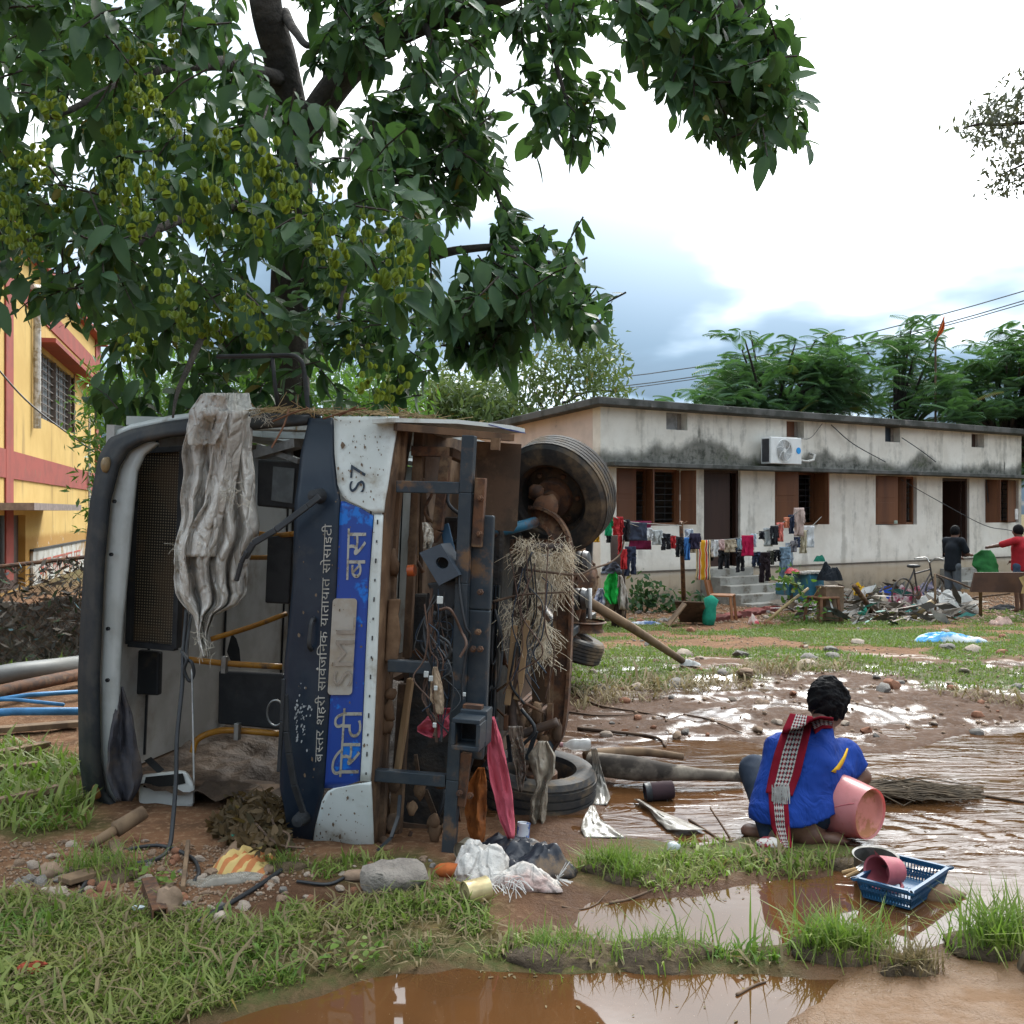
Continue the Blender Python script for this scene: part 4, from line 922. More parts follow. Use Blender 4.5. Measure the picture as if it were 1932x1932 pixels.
    for i in range(4): mb.bar(f[i]-Vector((0, .01, 0)), f[(i+1) % 4]-Vector((0, .01, 0)), .03, .05, Vector((0, 1, 0)))
    mb.build('board_frame', M_black, d)
    # wipers, handle, mirror rail
    def stick(name, pts, w, h, mat=M_black, off=.05):
        P = [SP(x, y, off+e) for x, y, e in pts]; mb = MB()
        for a, b in zip(P, P[1:]): mb.bar(a, b, w, h, Vector((0, 1, 0)))
        return mb.build(name, mat, BUS, bevel=.004)
    stick('wiper_arm', [(604, 936, .04), (580, 955, .05), (520, 1000, .08), (478, 1025, .1), (462, 1052, .1)], .03, .02)
    stick('wiper_blade', [(466, 1040, .11), (455, 1062, .11), (446, 1096, .1)], .02, .02)
    stick('wiper_arm', [(572, 1532, .04), (555, 1480, .06), (545, 1420, .07), (540, 1380, .07), (538, 1310, .07)], .03, .02)
    stick('wiper_blade', [(536, 1280, .08), (532, 1360, .08), (526, 1456, .08)], .018, .018)
    for x, y in ((604, 936), (574, 1540)):
        MB().lathe([(.001, .09), (.03, .085), (.034, .05), (.04, 0)], 12, Matrix.Translation(SP(x, y, 0)) @ Matrix.Rotation(R(90), 4, 'X')).build('wiper_pivot', M_black, BUS, smooth=30)
    P = [SP(x, y, e) for x, y, e in ((594, 1167, .0), (588, 1172, .04), (585, 1195, .05), (583, 1218, .05), (588, 1226, .0))]; MB().tube(spline(P, 4), .011, 8).build('grab_handle', M_black, BUS, smooth=True)
    P = [bp(x, y, .30) for x, y in ((410, 673), (480, 672), (545, 671), (562, 676), (572, 692), (578, 740), (582, 782))]; MB().tube(spline(P, 5), .013, 8).build('mirror_rail', M_black, BUS, smooth=True)
    P = [bp(x, y, .30) for x, y in ((514, 673), (518, 720), (526, 781))]; MB().tube(P, .011, 8).build('mirror_rail_strut', M_black, BUS, smooth=True)
    for x in (526, 584): MB().box(bp(x, 784, .30), (.1, .07, .02)).build('rail_foot', M_black, BUS, bevel=.004)
    # painted scratches left of a removed sticker
    g = MB(); rg = random.Random(4)
    for k in range(70):
        a, b = (rg.uniform(556, 562), rg.uniform(1320, 1400)) if rg.random() < .35 else (rg.gauss(572, 7), rg.gauss(1350, 26)); s = rg.uniform(1., 3.2)
        q = [(a+s*.6*math.cos(t+rg.random()), b+s*1.1*math.sin(t+rg.random()*.4)) for t in (0, 1.3, 2.6, 3.8, 5.1)]; g.add([SP(x, y, .0095) for x, y in q], [(0, 1, 2, 3, 4)])
    tag(g.build('sticker_residue', pm('sticker_residue', (.34, .36, .37), .7), BUS), kind='stuff')
bus_front()
def mud_splashes():
    g = MB(); rg = random.Random(14)
    for k in range(240):
        z = rg.random(); x, y = (rg.uniform(632, 735), rg.uniform(792, 950)) if z < .3 else ((rg.uniform(592, 702), rg.gauss(1585, 40)) if z < .6 else (rg.uniform(560, 712), rg.uniform(980, 1600)))
        if y > 1616 or y < 790 or x > interp(y, [(790, 742), (970, 716), (1474, 694), (1620, 700)]): continue
        s = abs(rg.gauss(0, 1.1))+.4; n = 6; g.add([SP(x+s*rg.uniform(.5, 1.2)*math.cos(t), y+s*rg.uniform(.6, 2.2)*math.sin(t), .0285) for t in np.linspace(0, 2*math.pi, n+1)[:-1]], [tuple(range(n))])
    tag(g.build('mud_splashes', pm('dried_mud', (.17, .12, .08), .95), BUS), kind='stuff')
mud_splashes()
def bus_body():
    t = 6.4
    ceil = pm('grimy_white_ceiling', (.47, .47, .45), .5, (.38, .375, .35), 2, bump=.1, dirt=(.22, .17, .12), dsc=1.6, dlo=.5, dhi=.78)
    MB().box((-1.80, .42+t/2-.2, 1.06), (.05, t-.5, 2.0)).build('roof', ceil, BUS)
    MB().box((-.04, 3.4, 1.06), (.05, 5.6, 2.06)).build('floor', M_brown, BUS)
    def side(z, name):
        mb = MB(); xs = [-1.82, -1.38, -.78, -.02]; mb.box((-1.60, 3.5, z), (.44, 5.7, .05)).box((-.39, 3.5, z), (.74, 5.7, .05))
        for y in (.42, 1.55, 2.75, 3.95, 5.15, 6.2): mb.box((-1.08, max(y, .75), z), (.6, .12 if y > 1 else .2, .05))
        return mb.build(name, M_white if z > 1 else M_brown2, BUS)
    side(2.10, 'upper_side'); side(.02, 'lower_side')
    MB().box((-.92, 6.38, 1.06), (1.84, .06, 2.1)).build('rear_wall', M_white, BUS)
    for k in range(6):
        MB().box((-1.768, .9+k*.95, 1.06), (.012, .012, 1.9)).build('ceiling_joint', M_black, BUS)
    def rail(pts, r=.016):
        P = [bp(x, y, Y) for x, y, Y in pts]; MB().tube(spline(P, 5), r, 8).build('hand_rail', M_yrail, BUS, smooth=True)
    rail([(480, 1006, 1.5), (520, 1010, 1.3), (556, 1007, 1.0)]); rail([(470, 1052, 1.7), (500, 1052, 1.6), (530, 1050, 1.4)])
    rail([(398, 1206, .95), (470, 1184, 1.1), (541, 1158, 1.25)]); rail([(352, 1244, .8), (430, 1252, .9), (532, 1258, 1.0)], .018)
    rail([(363, 1420, .85), (372, 1396, .87), (400, 1382, .9), (440, 1378, .9), (530, 1385, .95)], .019)
    for q, Y, m, n in (([(412, 1266), (536, 1272), (532, 1378), (410, 1366)], 1.05, M_black, 'partition_panel'), ([(504, 1012), (552, 1010), (545, 1140), (499, 1138)], 1.2, M_black, 'seat_back'),
                    ([(486, 866), (568, 870), (562, 962), (484, 955)], 1.1, M_black, 'cab_window'), ([(249, 1226), (300, 1230), (298, 1313), (250, 1310)], .8, M_black, 'control_box')):
        f = [bp(x, y, Y) for x, y in q]; b = [p+Vector((0, .05, 0)) for p in f]; o = MB().add(f+b, [(0, 3, 2, 1), (4, 5, 6, 7), (0, 1, 5, 4), (1, 2, 6, 5), (2, 3, 7, 6), (3, 0, 4, 7)]).build(n, m, BUS, bevel=.012)
        if n == 'cab_window': MB().add([bp(x, y, 1.09) for x, y in ((516, 880), (556, 884), (552, 950), (512, 944))], [(0, 3, 2, 1)]).build('pane', pm('milky_pane', (.16, .18, .19), .2), o, solid=.006)
    for x, y, Y in ((424, 1254, .88), (448, 1380, .87)): MB().box(bp(x, y, Y), (.03, .04, .10)).build('rail_clamp', M_steel, BUS, bevel=.004)
    MB().bar(bp(565, 836, .75), bp(488, 858, .9), .08, .05).bar(bp(565, 870, .75), bp(488, 842, .9), .03).build('luggage_rack', M_steel, BUS)
    P = [bp(520+16*math.cos(a), 1345+24*math.sin(a), .75) for a in np.linspace(0, 2*math.pi, 25)]; MB().tube(P, .006, 6, False).build('mirror_ring', M_steel, BUS)
    MB().prism([(437, 1195), (446, 1205), (452, 1225), (455, 1260), (440, 1258), (428, 1230)], lambda a, b, t_: bp(a, b, 1.5+t_), 0, .03).build('torn_flap', M_black, BUS)
    # moulded engine cowl lying inside
    wc = pm('white_moulding', (.52, .52, .49), .35, (.45, .45, .42), 4, bump=.05, dirt=(.2, .15, .1), dsc=5, dlo=.52, dhi=.72)
    q = [(262, 1462), (352, 1452), (368, 1482), (366, 1525), (285, 1545), (262, 1520)]
    MB().prism(q, lambda a, b, t_: bp(a, b, .55+t_), 0, .28).build('dash_moulding', wc, BUS, bevel=.03)
    MB().prism([(275, 1466), (345, 1459), (350, 1478), (290, 1490), (270, 1485)], lambda a, b, t_: bp(a, b, .545+t_), 0, .05).build('dash_recess_shade', M_dark, BUS)  # flat dark patch for the shade of the moulding's hollow
    MB().prism([(272, 1435), (285, 1428), (310, 1452), (298, 1460)], lambda a, b, t_: bp(a, b, .60+t_), 0, .03).build('dark_bracket', M_black, BUS)
    # wreckage on the lower side: frame of a side window, mud
    MB().sheet(lambda u, v: Vector((-1.72+1.5*u, .50+3*v, .04+.15*v+.05*mnoise.noise(Vector((u*5, v*9, 1)))+.05*mnoise.noise(Vector((u*13, v*23, 4))))), 40, 60).build('mud_deposit', pm('dark_wet_mud', (.05, .032, .021), .7, (.085, .055, .034), 6, bump=.8, bsc=22, bd=.02), BUS, smooth=True)
    # sill edge, rusted white
    loft([(255, 1555), (340, 1572), (440, 1588), (550, 1611)], [(300, 1548), (360, 1555), (440, 1572), (540, 1600)], 3, 30, lambda a, b: SP(a, b, -.09)).build('sill_trim', pm('rust_flaked_white', (.5, .5, .47), .5, (.10, .055, .03), 9, .47, .53, bump=.3), BUS, smooth=True, solid=.015)
bus_body()
def tyre_wheel(name, C, ax, Rr, wd, parent, dish=1):
    ax = Vector(ax).normalized(); a, b = frame(ax); Mt = Matrix((a, b, ax)).transposed().to_4x4(); Mt = Matrix.Translation(Vector(C)) @ Mt
    h = wd/2; r0 = Rr*.62
    prof = [(r0, -h*.75), (r0*1.04, -h*.92), (Rr*.78, -h), (Rr*.93, -h*.93), (Rr*.985, -h*.75)]
    for k in range(5):
        z0 = -h*.72+k*h*.288+.0; prof += [(Rr, z0+.002), (Rr, z0+h*.23), (Rr*.972, z0+h*.235), (Rr*.972, z0+h*.283)]
    prof += [(Rr*.985, h*.75), (Rr*.93, h*.93), (Rr*.78, h), (r0*1.04, h*.92), (r0, h*.75)]
    t = MB().lathe(prof, 48, Mt); tag_ = t.build(name, M_tyre, parent, smooth=32)
    rim = MB().lathe([(r0*1.03, -h*.8), (r0*.98, -h*.7), (r0*.90, -h*.6), (r0*.88, h*.1), (r0*.8, h*.2*dish), (r0*.45, h*.25*dish), (r0*.42, h*.55*dish), (r0*.01, h*.6*dish)], 32, Mt).lathe([(r0*.88, h*.1), (r0*.92, h*.6), (r0*1.03, h*.8)], 32, Mt)
    rim.build('rim', M_wheel, tag_, smooth=35)
    hub = MB().lathe([(r0*.55, h*.2), (r0*.52, h*.75), (r0*.3, h*.8), (r0*.26, h*1.15), (.001, h*1.2)], 20, Mt); hub.build('hub', M_rust, tag_, smooth=35)
    bl = MB()
    for k in range(6):
        q = 2*math.pi*k/6; bl.lathe([(.014, h*.2), (.014, h*.42), (.001, h*.42)], 6, Mt @ Matrix.Translation((r0*.7*math.cos(q), r0*.7*math.sin(q), 0)))
    bl.build('wheel_nuts', M_rust, tag_); return tag_
def wl(px, py, Y): return BI @ at(px, py, Y)    # bus-local point from a photo position and world distance
def bus_under():
    loc = lambda v: BI.to_3x3() @ Vector(v)
    tyre_wheel('front_tyre', wl(1050, 934, 6.35), loc((-.42, -.80, -.36)), .365, .23, BUS)
    tyre_wheel('front_tyre', wl(1014, 1494, 5.88), loc((.06, -.10, 1)), .335, .33, BUS)
    tyre_wheel('rear_tyre', wl(1068, 1212, 9.6), loc((.34, -.05, .93)), .36, .22, BUS)
    # mud coated body underside pieces
    def bar(name, pts, w, h, mat, up=Vector((0, 1, 0)), bev=.004):
        mb = MB(); P = [bp(*p) for p in pts]
        for a, b in zip(P, P[1:]): mb.bar(a, b, w, h, up)
        return mb.build(name, mat, BUS, bevel=bev)
    bar('wood_rib', [(760, 806, .20), (742, 1010, .20), (728, 1300, .20), (716, 1600, .20)], .05, .04, M_brown)
    bar('wood_rib', [(792, 812, .34), (786, 920, .34)], .05, .04, M_brown); bar('wood_rib', [(784, 930, .34), (768, 1240, .34)], .04, .04, M_brown)
    bar('wood_rib', [(764, 1290, .34), (745, 1590, .34)], .06, .05, M_brown); bar('wood_rib', [(775, 1280, .3), (748, 1470, .3)], .03, .05, M_woodp)
    MB().add([bp(x, y, Xl=.0) for x, y in ((800, 845), (845, 850), (838, 1240), (790, 1240))], [(0, 3, 2, 1)]).build('floor_board', M_brown2, BUS, solid=.02)
    q = [(733, 1130, .12), (757, 1130, .12), (752, 1160, .12), (757, 1200, .12), (750, 1250, .12), (726, 1250, .12)]
    MB().prism([(a, b) for a, b, _ in q], lambda a, b, t: bp(a, b, .10+t), 0, .06).build('moulded_pad', M_brown, BUS, bevel=.01)
    # upper skirt with its bent edge
    P = [(0, .03), (.26, .26), (.50, .44), (.54, .60), (.30, .95), (-.1, 1.1), (-.1, .03)]
    MB().prism(P, lambda a, b, t: Vector((a, b, 2.085+.02*math.sin(a*5)+t)), 0, .02).build('skirt_panel', M_white, BUS)
    MB().bar((.01, .06, 2.065), (.50, .47, 2.055), .05, .035).build('skirt_edge', M_brown, BUS)
    MB().add([Vector(q) for q in ((.40, .36, 2.112), (.505, .44, 2.09), (.545, .60, 2.09), (.45, .55, 2.112))], [(0, 1, 2, 3)]).build('skirt_stripe', M_blue, BUS, solid=.004)
    MB().prism([(897, 832), (984, 838), (976, 992), (969, 1003), (905, 998)], lambda a, b, t: bp(a, b, .72+t), 0, .02).build('wheel_arch_liner', M_brown2, BUS)
    for x, y in ((793, 822), (935, 838)): MB().box(bp(x, y, .35), (.045, .03, .06)).build('clip_bracket', M_brown, BUS)
    # dark frame in front
    bar('frame_upright', [(886, 822, .10), (880, 930, .10), (873, 1100, .10), (866, 1300, .10), (856, 1470, .10), (847, 1608, .10)], .062, .06, M_chass)
    for a, b in (((750, 918), (868, 921)), ((734, 1255), (852, 1262)), ((706, 1461), (842, 1472))): bar('frame_arm', [(*a, .09), (*b, .09)], .058, .05, M_chass)
    bar('cross_member', [(913, 972, .16), (906, 1150, .16), (899, 1338, .16), (892, 1430, .16)], .105, .05, M_chass, bev=.008)
    bar('channel_bracket', [(908, 902, .12), (900, 1032, .12)], .05, .05, M_rust); bar('channel_bracket', [(880, 1420, .10), (868, 1520, .10)], .05, .04, M_rust)
    bar('square_tube', [(778, 851, .3), (846, 853, .3)], .05, .05, M_rust); bar('square_tube', [(842, 860, .3), (826, 1000, .3), (815, 1020, .3)], .05, .05, M_rust)
    bar('square_tube', [(846, 853, .45), (880, 868, .9)], .05, .05, M_brown2); bar('tie_strap', [(838, 990, .35), (850, 1040, .3)], .05, .015, pm('dull_blue_strap', (.03, .075, .13)))
    for x, y in ((907, 940), (905, 1007), (907, 1117), (903, 1192), (894, 1224), (907, 1224), (868, 1495), (888, 1500)):
        MB().lathe([(.016, 0), (.016, .02), (.009, .022), (.009, .035), (.001, .035)], 6, Matrix.Translation(bp(x, y, .10 if y < 1480 else .07)) @ Matrix.Rotation(R(90), 4, 'X')).build('bolt', M_rust, BUS)
    c = bp(894, 1372, .0); MB().box(c+Vector((0, .04, .0)), (.13, .12, .17)).build('tow_bracket', M_chass, BUS, bevel=.006)
    mb = MB(); s = .062; c2 = bp(886, 1380, -.06)
    for dx, dz, w, h in ((0, s, .14, .02), (0, -s, .14, .02), (s, 0, .02, .104), (-s, 0, .02, .104)): mb.box(c2+Vector((dx*.95, .0, dz)), (w*.93, .16, h))
    mb.build('tow_socket', M_chass, BUS, bevel=.003); MB().box(c2+Vector((0, .05, 0)), (.09, .02, .09)).build('socket_void_shade', M_dark, BUS)  # dark plate inside the socket painted as its inner shade
    MB().box(bp(893, 1335, .02), (.09, .05, .03)).build('tow_tab', M_rust, BUS)
    # engine, radiator and the rest of the running gear, dark behind
    eng = pm('oily_engine', (.018, .018, .018), .6, (.04, .032, .026), 9, bump=.6, bsc=20, bd=.02, dirt=(.1, .07, .045), dsc=5, dlo=.56, dhi=.7)
    mb = MB().box((.18, 1.25, 1.0), (.36, .5, 1.25)); mb.build('radiator', eng, BUS, bevel=.02)
    fin = MB()
    for k in range(16): fin.box((.10+.017*k, .985, .85), (.006, .03, .8))
    fin.build('radiator_fins', M_chass, BUS)
    MB().box((.20, 2.2, 1.05), (.42, 1.3, .75)).build('engine_block', eng, BUS, bevel=.05); MB().box((.12, 1.6, .45), (.3, .9, .5)).build('sump', eng, BUS, bevel=.05)
    MB().box((.10, 2.2, 1.75), (.26, 1.6, .5)).build('inner_arch', M_brown2, BUS); MB().box((.05, 2.4, .35), (.3, 1.6, .6)).build('inner_arch', M_brown2, BUS)
    for z in (.62, 1.50): MB().box((.24, 3.4, z), (.20, 4.4, .07)).build('chassis_rail', M_chass, BUS, bevel=.01)
    for y in (3.0, 4.2, 5.4): MB().box((.24, y, 1.06), (.12, .08, .84)).build('chassis_cross_tube', M_chass, BUS)
    MB().tube([bp(920, 1010, 1.0), bp(985, 992, 1.1), bp(1010, 985, 1.2)], .032, 10).build('damper', pm('blue_damper_paint', (.02, .12, .2), .5, (.10, .06, .04), 6), BUS, smooth=True)
    # front axle beam (I section) and its upper knuckle
    P = spline([bp(x, y, Y) for x, y, Y in ((1006, 972, 1.3), (1022, 975, 1.25), (1046, 992, 1.2), (1062, 1030, 1.15), (1064, 1090, 1.15), (1062, 1200, 1.15), (1056, 1320, 1.15), (1048, 1378, 1.15), (1030, 1410, 1.15))], 5)
    mb = MB(); web = MB()
    for a, b in zip(P, P[1:]): web.bar(a, b, .075, .022, Vector((0, 1, 0)))
    web.build('axle_web', M_rust, BUS)
    for s in (-1, 1):
        mb = MB()
        d_ = [(P[min(i+1, len(P)-1)]-P[max(i-1, 0)]).normalized() for i in range(len(P))]; n_ = [Vector((d.z, 0, -d.x)).normalized() for d in d_]
        Q = [p+n*(.045*s) for p, n in zip(P, n_)]
        for a, b in zip(Q, Q[1:]): mb.bar(a, b, .018, .085, Vector((0, 1, 0)))
        mb.build('axle_flange', M_rust, BUS)
    MB().blob(bp(1030, 958, 1.3), (.07, .06, .09), 3, .3).blob(bp(1012, 928, 1.4), (.05, .05, .05), 5, .3).build('knuckle', M_rust, BUS, smooth=True)
    MB().tube(spline([bp(*q) for q in ((1052, 1362, .95), (1015, 1375, .95), (985, 1385, .95), (972, 1380, .95), (966, 1350, .95), (968, 1250, .95), (975, 1120, .95), (984, 1060, .95), (1000, 1036, .95), (1030, 1032, .98), (1062, 1034, 1.0))], 6), .026, 9).build('anti_roll_bar', pm('brown_steel_tube', (.045, .032, .027), .55, (.08, .05, .035), 9, bump=.2), BUS, smooth=True)
    MB().tube(spline([bp(*q) for q in ((1012, 1375, 1.1), (1022, 1395, 1.1), (1036, 1405, 1.12), (1040, 1420, 1.12))], 5), .022, 8).build('tie_rod', M_chass, BUS, smooth=True)
    lf = MB()
    for k in range(7): lf.box(bp(1012, 1345, 1.25)+Vector((-.11+.032*k, .1-.03*k*0, 0)), (.022, .9-.09*k, .085))
    lf.build('leaf_spring', M_rust, BUS, bevel=.003)
    for x in (992, 1016, 1038): MB().box(bp(x, 1347, 1.05), (.03, .05, .12)).build('spring_clamp', M_rust, BUS)
    lf = MB()
    for k in range(7): lf.box(bp(1012, 1030, 1.5)+Vector((-.13+.032*k, .1, 0)), (.022, .9-.09*k, .085))
    lf.build('leaf_spring', M_rust, BUS)
    for pts in (((971, 1180), (961, 1300), (957, 1330)), ((994, 1170), (982, 1290), (974, 1320))): bar('splintered_board', [(*q, .88) for q in pts], .035, .02, M_woodp)
    MB().prism([(1000, 1240), (1030, 1240), (1038, 1330), (1005, 1340)], lambda a, b, t: bp(a, b, 1.35+t), 0, .06).build('splintered_board', M_wood, BUS)
    MB().tube([bp(1020, 1150, 1.6), bp(1055, 1205, 1.5)], .05, 10).build('steering_tube', M_chass, BUS, smooth=True)
    # rear axle seen past the front one
    w = lambda px, py, Y=9.4: BI @ at(px, py, Y)
    MB().tube([w(1090, 985), w(1092, 1180)], .07, 10).build('rear_axle_tube', M_rust, BUS, smooth=True)
    Mt = Matrix.Translation(w(1102, 1090)) @ (BI.to_3x3() @ Vector((.75, -.6, .1))).to_track_quat('Z', 'Y').to_matrix().to_4x4()
    MB().lathe([(.001, .10), (.06, .09), (.14, .04), (.19, .03), (.20, 0), (.19, -.06), (.12, -.12)], 20, Mt).build('differential', M_rust, BUS, smooth=35)
    bl = MB()
    for k in range(8): bl.lathe([(.014, .02), (.014, .05), (.001, .05)], 6, Mt @ Matrix.Translation((.165*math.cos(k*.785), .165*math.sin(k*.785), 0)))
    bl.build('differential_bolts', M_rust, BUS)
    for x, y in ((1093, 1060), (1090, 1130)):
        Mt = Matrix.Translation(w(x, y, 9.1)) @ (BI.to_3x3() @ Vector((1, -.35, .05))).to_track_quat('Z', 'Y').to_matrix().to_4x4(); MB().lathe([(.05, -.12), (.09, -.09), (.10, 0), (.09, .03), (.10, .05), (.085, .09), (.001, .10)], 18, Mt).build('brake_chamber', pm('dull_chamber_steel', (.12, .125, .13), .45, (.06, .05, .045), 9, metal=.4), BUS, smooth=35)
    MB().tube([w(1113, 1110, 9.1), w(1113, 1168, 9.1)], .018, 8).build('white_pipe', pm('white_conduit', (.6, .6, .58)), BUS, smooth=True)
    Mt = Matrix.Translation(w(1098, 1176, 9.4)); MB().lathe([(.21, .03), (.23, .02), (.19, -.0), (.19, -.04), (.21, -.07)], 24, Mt).build('spare_rim', M_rust, BUS, smooth=30)
    MB().tube([w(1093, 1135, 9.3), w(1080, 1190, 9.3)], .04, 8).build('drive_shaft', M_rust, BUS)
    # control box with a round hole
    q = [(791, 1043), (831, 1026), (866, 1085), (828, 1105)]; f = [bp(x, y, .02) for x, y in q]
    cen = bp(834, 1062, .02); ho = []
    ring = [cen+(f[1]-f[0]).normalized()*(.030*math.cos(a))+(f[3]-f[0]).normalized()*(.030*math.sin(a)) for a in np.linspace(0, 2*math.pi, 17)[:-1]]
    mb = MB(); n = 16; per = []
    for k in range(16): t = k/16*4; i = int(t); per.append(f[i].lerp(f[(i+1) % 4], t-i))
    # match the start of both loops
    k0 = min(range(16), key=lambda k: (ring[k]-f[0]).length); ring = ring[k0:]+ring[:k0]
    mb.add(per+ring, [(k, (k+1) % n, n+(k+1) % n, n+k) for k in range(n)])
    bk = [p+Vector((.0, .18, 0)) for p in per]; mb.add(per+bk, [(k, n+k, n+(k+1) % n, (k+1) % n) for k in range(n)])
    hb = [p+Vector((0, .05, 0)) for p in ring]; mb.add(ring+hb, [(k, (k+1) % n, n+(k+1) % n, n+k) for k in range(n)])
    mb.build('control_box', pm('slate_plastic', (.045, .058, .075), .42, (.055, .07, .09), 5, bump=.08), BUS)
    MB().lathe([(.001, 0), (.029, 0)], 16, Matrix.Translation(cen+Vector((0, .04, 0))) @ Matrix.Rotation(R(90), 4, 'X')).build('box_hole_shade', M_dark, BUS)  # dark disc painted as the shade within the hole
    MB().tube([bp(770, 1077, .1), bp(783, 1076, .1)], .028, 12).build('orange_lamp', pm('orange_lens', (.42, .085, .02), .35), BUS, smooth=40)
    # wiring
    wm = [M_black, pm('grey_wire', (.08, .085, .09), .5), pm('dark_blue_wire', (.03, .05, .08), .5), pm('brown_wire', (.12, .07, .05), .6)]
    rg = random.Random(9)
    runs = [[(815, 1110), (812, 1160), (822, 1210), (815, 1280), (820, 1340), (824, 1400)], [(865, 1070), (868, 1120), (878, 1180), (888, 1200), (880, 1230), (872, 1290), (874, 1320)], [(830, 1150), (850, 1150), (870, 1190), (880, 1215), (868, 1240)],
            [(825, 1180), (845, 1190), (858, 1180), (850, 1160), (830, 1175), (826, 1190)], [(830, 1200), (848, 1215), (846, 1240), (828, 1245), (820, 1225)], [(808, 1120), (800, 1180), (806, 1230), (815, 1260), (810, 1300)],
            [(820, 1260), (800, 1290), (806, 1340), (822, 1370), (818, 1390)], [(934, 1150), (942, 1190), (936, 1240), (928, 1250), (930, 1180)], [(940, 1160), (948, 1220), (940, 1290), (930, 1300)]]
    for k in range(18):
        x = rg.uniform(800, 850); runs.append([(x, rg.uniform(1110, 1180)), (x+rg.gauss(0, 14), 1200+rg.gauss(0, 15)), (x+rg.gauss(5, 14), 1250+rg.gauss(0, 20)), (x+rg.gauss(5, 14), 1300+rg.gauss(0, 20)), (x+rg.gauss(8, 10), rg.uniform(1310, 1400))])
    for k in range(10):
        x = rg.uniform(940, 1040); runs.append([(x, rg.uniform(1030, 1110)), (x+rg.gauss(-5, 16), 1150+rg.gauss(0, 20)), (x+rg.gauss(-6, 16), 1220+rg.gauss(0, 20)), (x+rg.gauss(-10, 16), rg.uniform(1250, 1330))])
    for i, r_ in enumerate(runs):
        Y = rg.uniform(-.02, .16) if r_[0][0] < 900 else rg.uniform(.7, .95)
        P = [bp(x, y, Y+rg.gauss(0, .02)) for x, y in r_]; MB().tube(spline(P, 6), .007 if i < 9 else rg.uniform(.0022, .0045), 5, False).build('wire', wm[0] if i < 9 and i % 2 else rg.choice(wm), BUS, smooth=True)
    for x, y, s in ((830, 1132, 1.), (804, 1272, .8), (813, 1280, .7), (822, 1298, .6), (820, 1368, .6), (876, 1310, .5)): MB().box(bp(x, y, -.04), (.028*s, .02, .034*s), rotz(.3)).build('connector', pm('white_connector', (.5, .52, .5), .5), BUS, bevel=.002)
    MB().prism([(806, 1100), (868, 1092), (862, 1135), (850, 1165), (826, 1150)], lambda a, b, t: bp(a, b, .12+t), 0, .1).build('relay_housing', M_black, BUS, bevel=.01)
    # added dark block standing in for the cavity's shade; brackets and hoses fill it
    MB().prism([(778, 1120), (866, 1118), (852, 1590), (758, 1590)], lambda a, b, t: bp(a, b, .46+t), 0, .1).build('dark_cavity_fill', eng, BUS, bevel=.02)
    rh = random.Random(77)
    for k in range(34):
        x = rh.uniform(775, 870) if k % 2 else rh.uniform(925, 1040); y = rh.uniform(850, 1580) if k % 2 else rh.uniform(1020, 1400); Y = rh.uniform(.3, .42) if k % 2 else rh.uniform(.75, 1.05)
        if k % 3 == 0: MB().bar(bp(x, y, Y), bp(x+rh.uniform(-30, 30), y+rh.uniform(20, 90), Y+.05), rh.uniform(.012, .03), .012, Vector((0, 1, 0))).build('bracket', rh.choice((M_rust, M_chass, M_brown2)), BUS)
        else:
            P = [bp(x, y, Y), bp(x+rh.gauss(0, 14), y+40, Y-.02), bp(x+rh.gauss(0, 18), y+80, Y), bp(x+rh.gauss(0, 22), y+rh.uniform(100, 150), Y+.02)]; MB().tube(spline(P, 5), rh.uniform(.006, .014), 6).build('hose', rh.choice((M_black, M_black, M_rust)), BUS, smooth=True)
    for k in range(26):
        x, y, Y = rh.choice(((rh.uniform(722, 745), rh.uniform(1000, 1590), .16), (rh.uniform(770, 860), rh.uniform(1470, 1600), .25), (rh.uniform(890, 1060), rh.uniform(1330, 1400), 1.0))); MB().blob(bp(x, y, Y), (.03, .02, rh.uniform(.02, .07)), k, .5, 2).build('caked_mud', M_brown, BUS, smooth=True)
    # lower cavity
    MB().box(bp(772, 1600, .35), (.36, .3, .06)).build('lower_skirt', M_brown, BUS); MB().box(bp(805, 1580, .5), (.3, .1, .16)).build('lower_sill', M_brown2, BUS)
    bar('hose', [(755, 1500, .15), (752, 1540, .12), (738, 1580, .05), (712, 1605, .02)], .016, .016, M_black, bev=0)
bus_under()
# ---------------------------------------------------------------- people (smooth blended volumes turned into one skin each)
def cap(P, a, b, ra, rb):
    a = np.array(a, np.float32); ba = np.array(b, np.float32)-a; Q = P-a; t = np.clip((Q@ba)/np.float32(ba@ba+1e-12), 0, 1); Q -= t[..., None]*ba; return np.sqrt(np.einsum('...i,...i', Q, Q))-(ra+(rb-ra)*t)
def ell(P, c, r, Rm=None):
    q = P-np.array(c, np.float32)
    if Rm is not None: q = q@np.array(Rm, np.float32)
    r = np.array(r, np.float32); q = q/r; k0 = np.sqrt(np.einsum('...i,...i', q, q)); q = q/r; k1 = np.sqrt(np.einsum('...i,...i', q, q)); return k0*(k0-1)/(k1+1e-9)
def smin(*d, k=.04):
    o = d[0]
    for q in d[1:]: h = np.clip(.5+.5*(q-o)/k, 0, 1); o = q*(1-h)+o*h-k*h*(1-h)
    return o
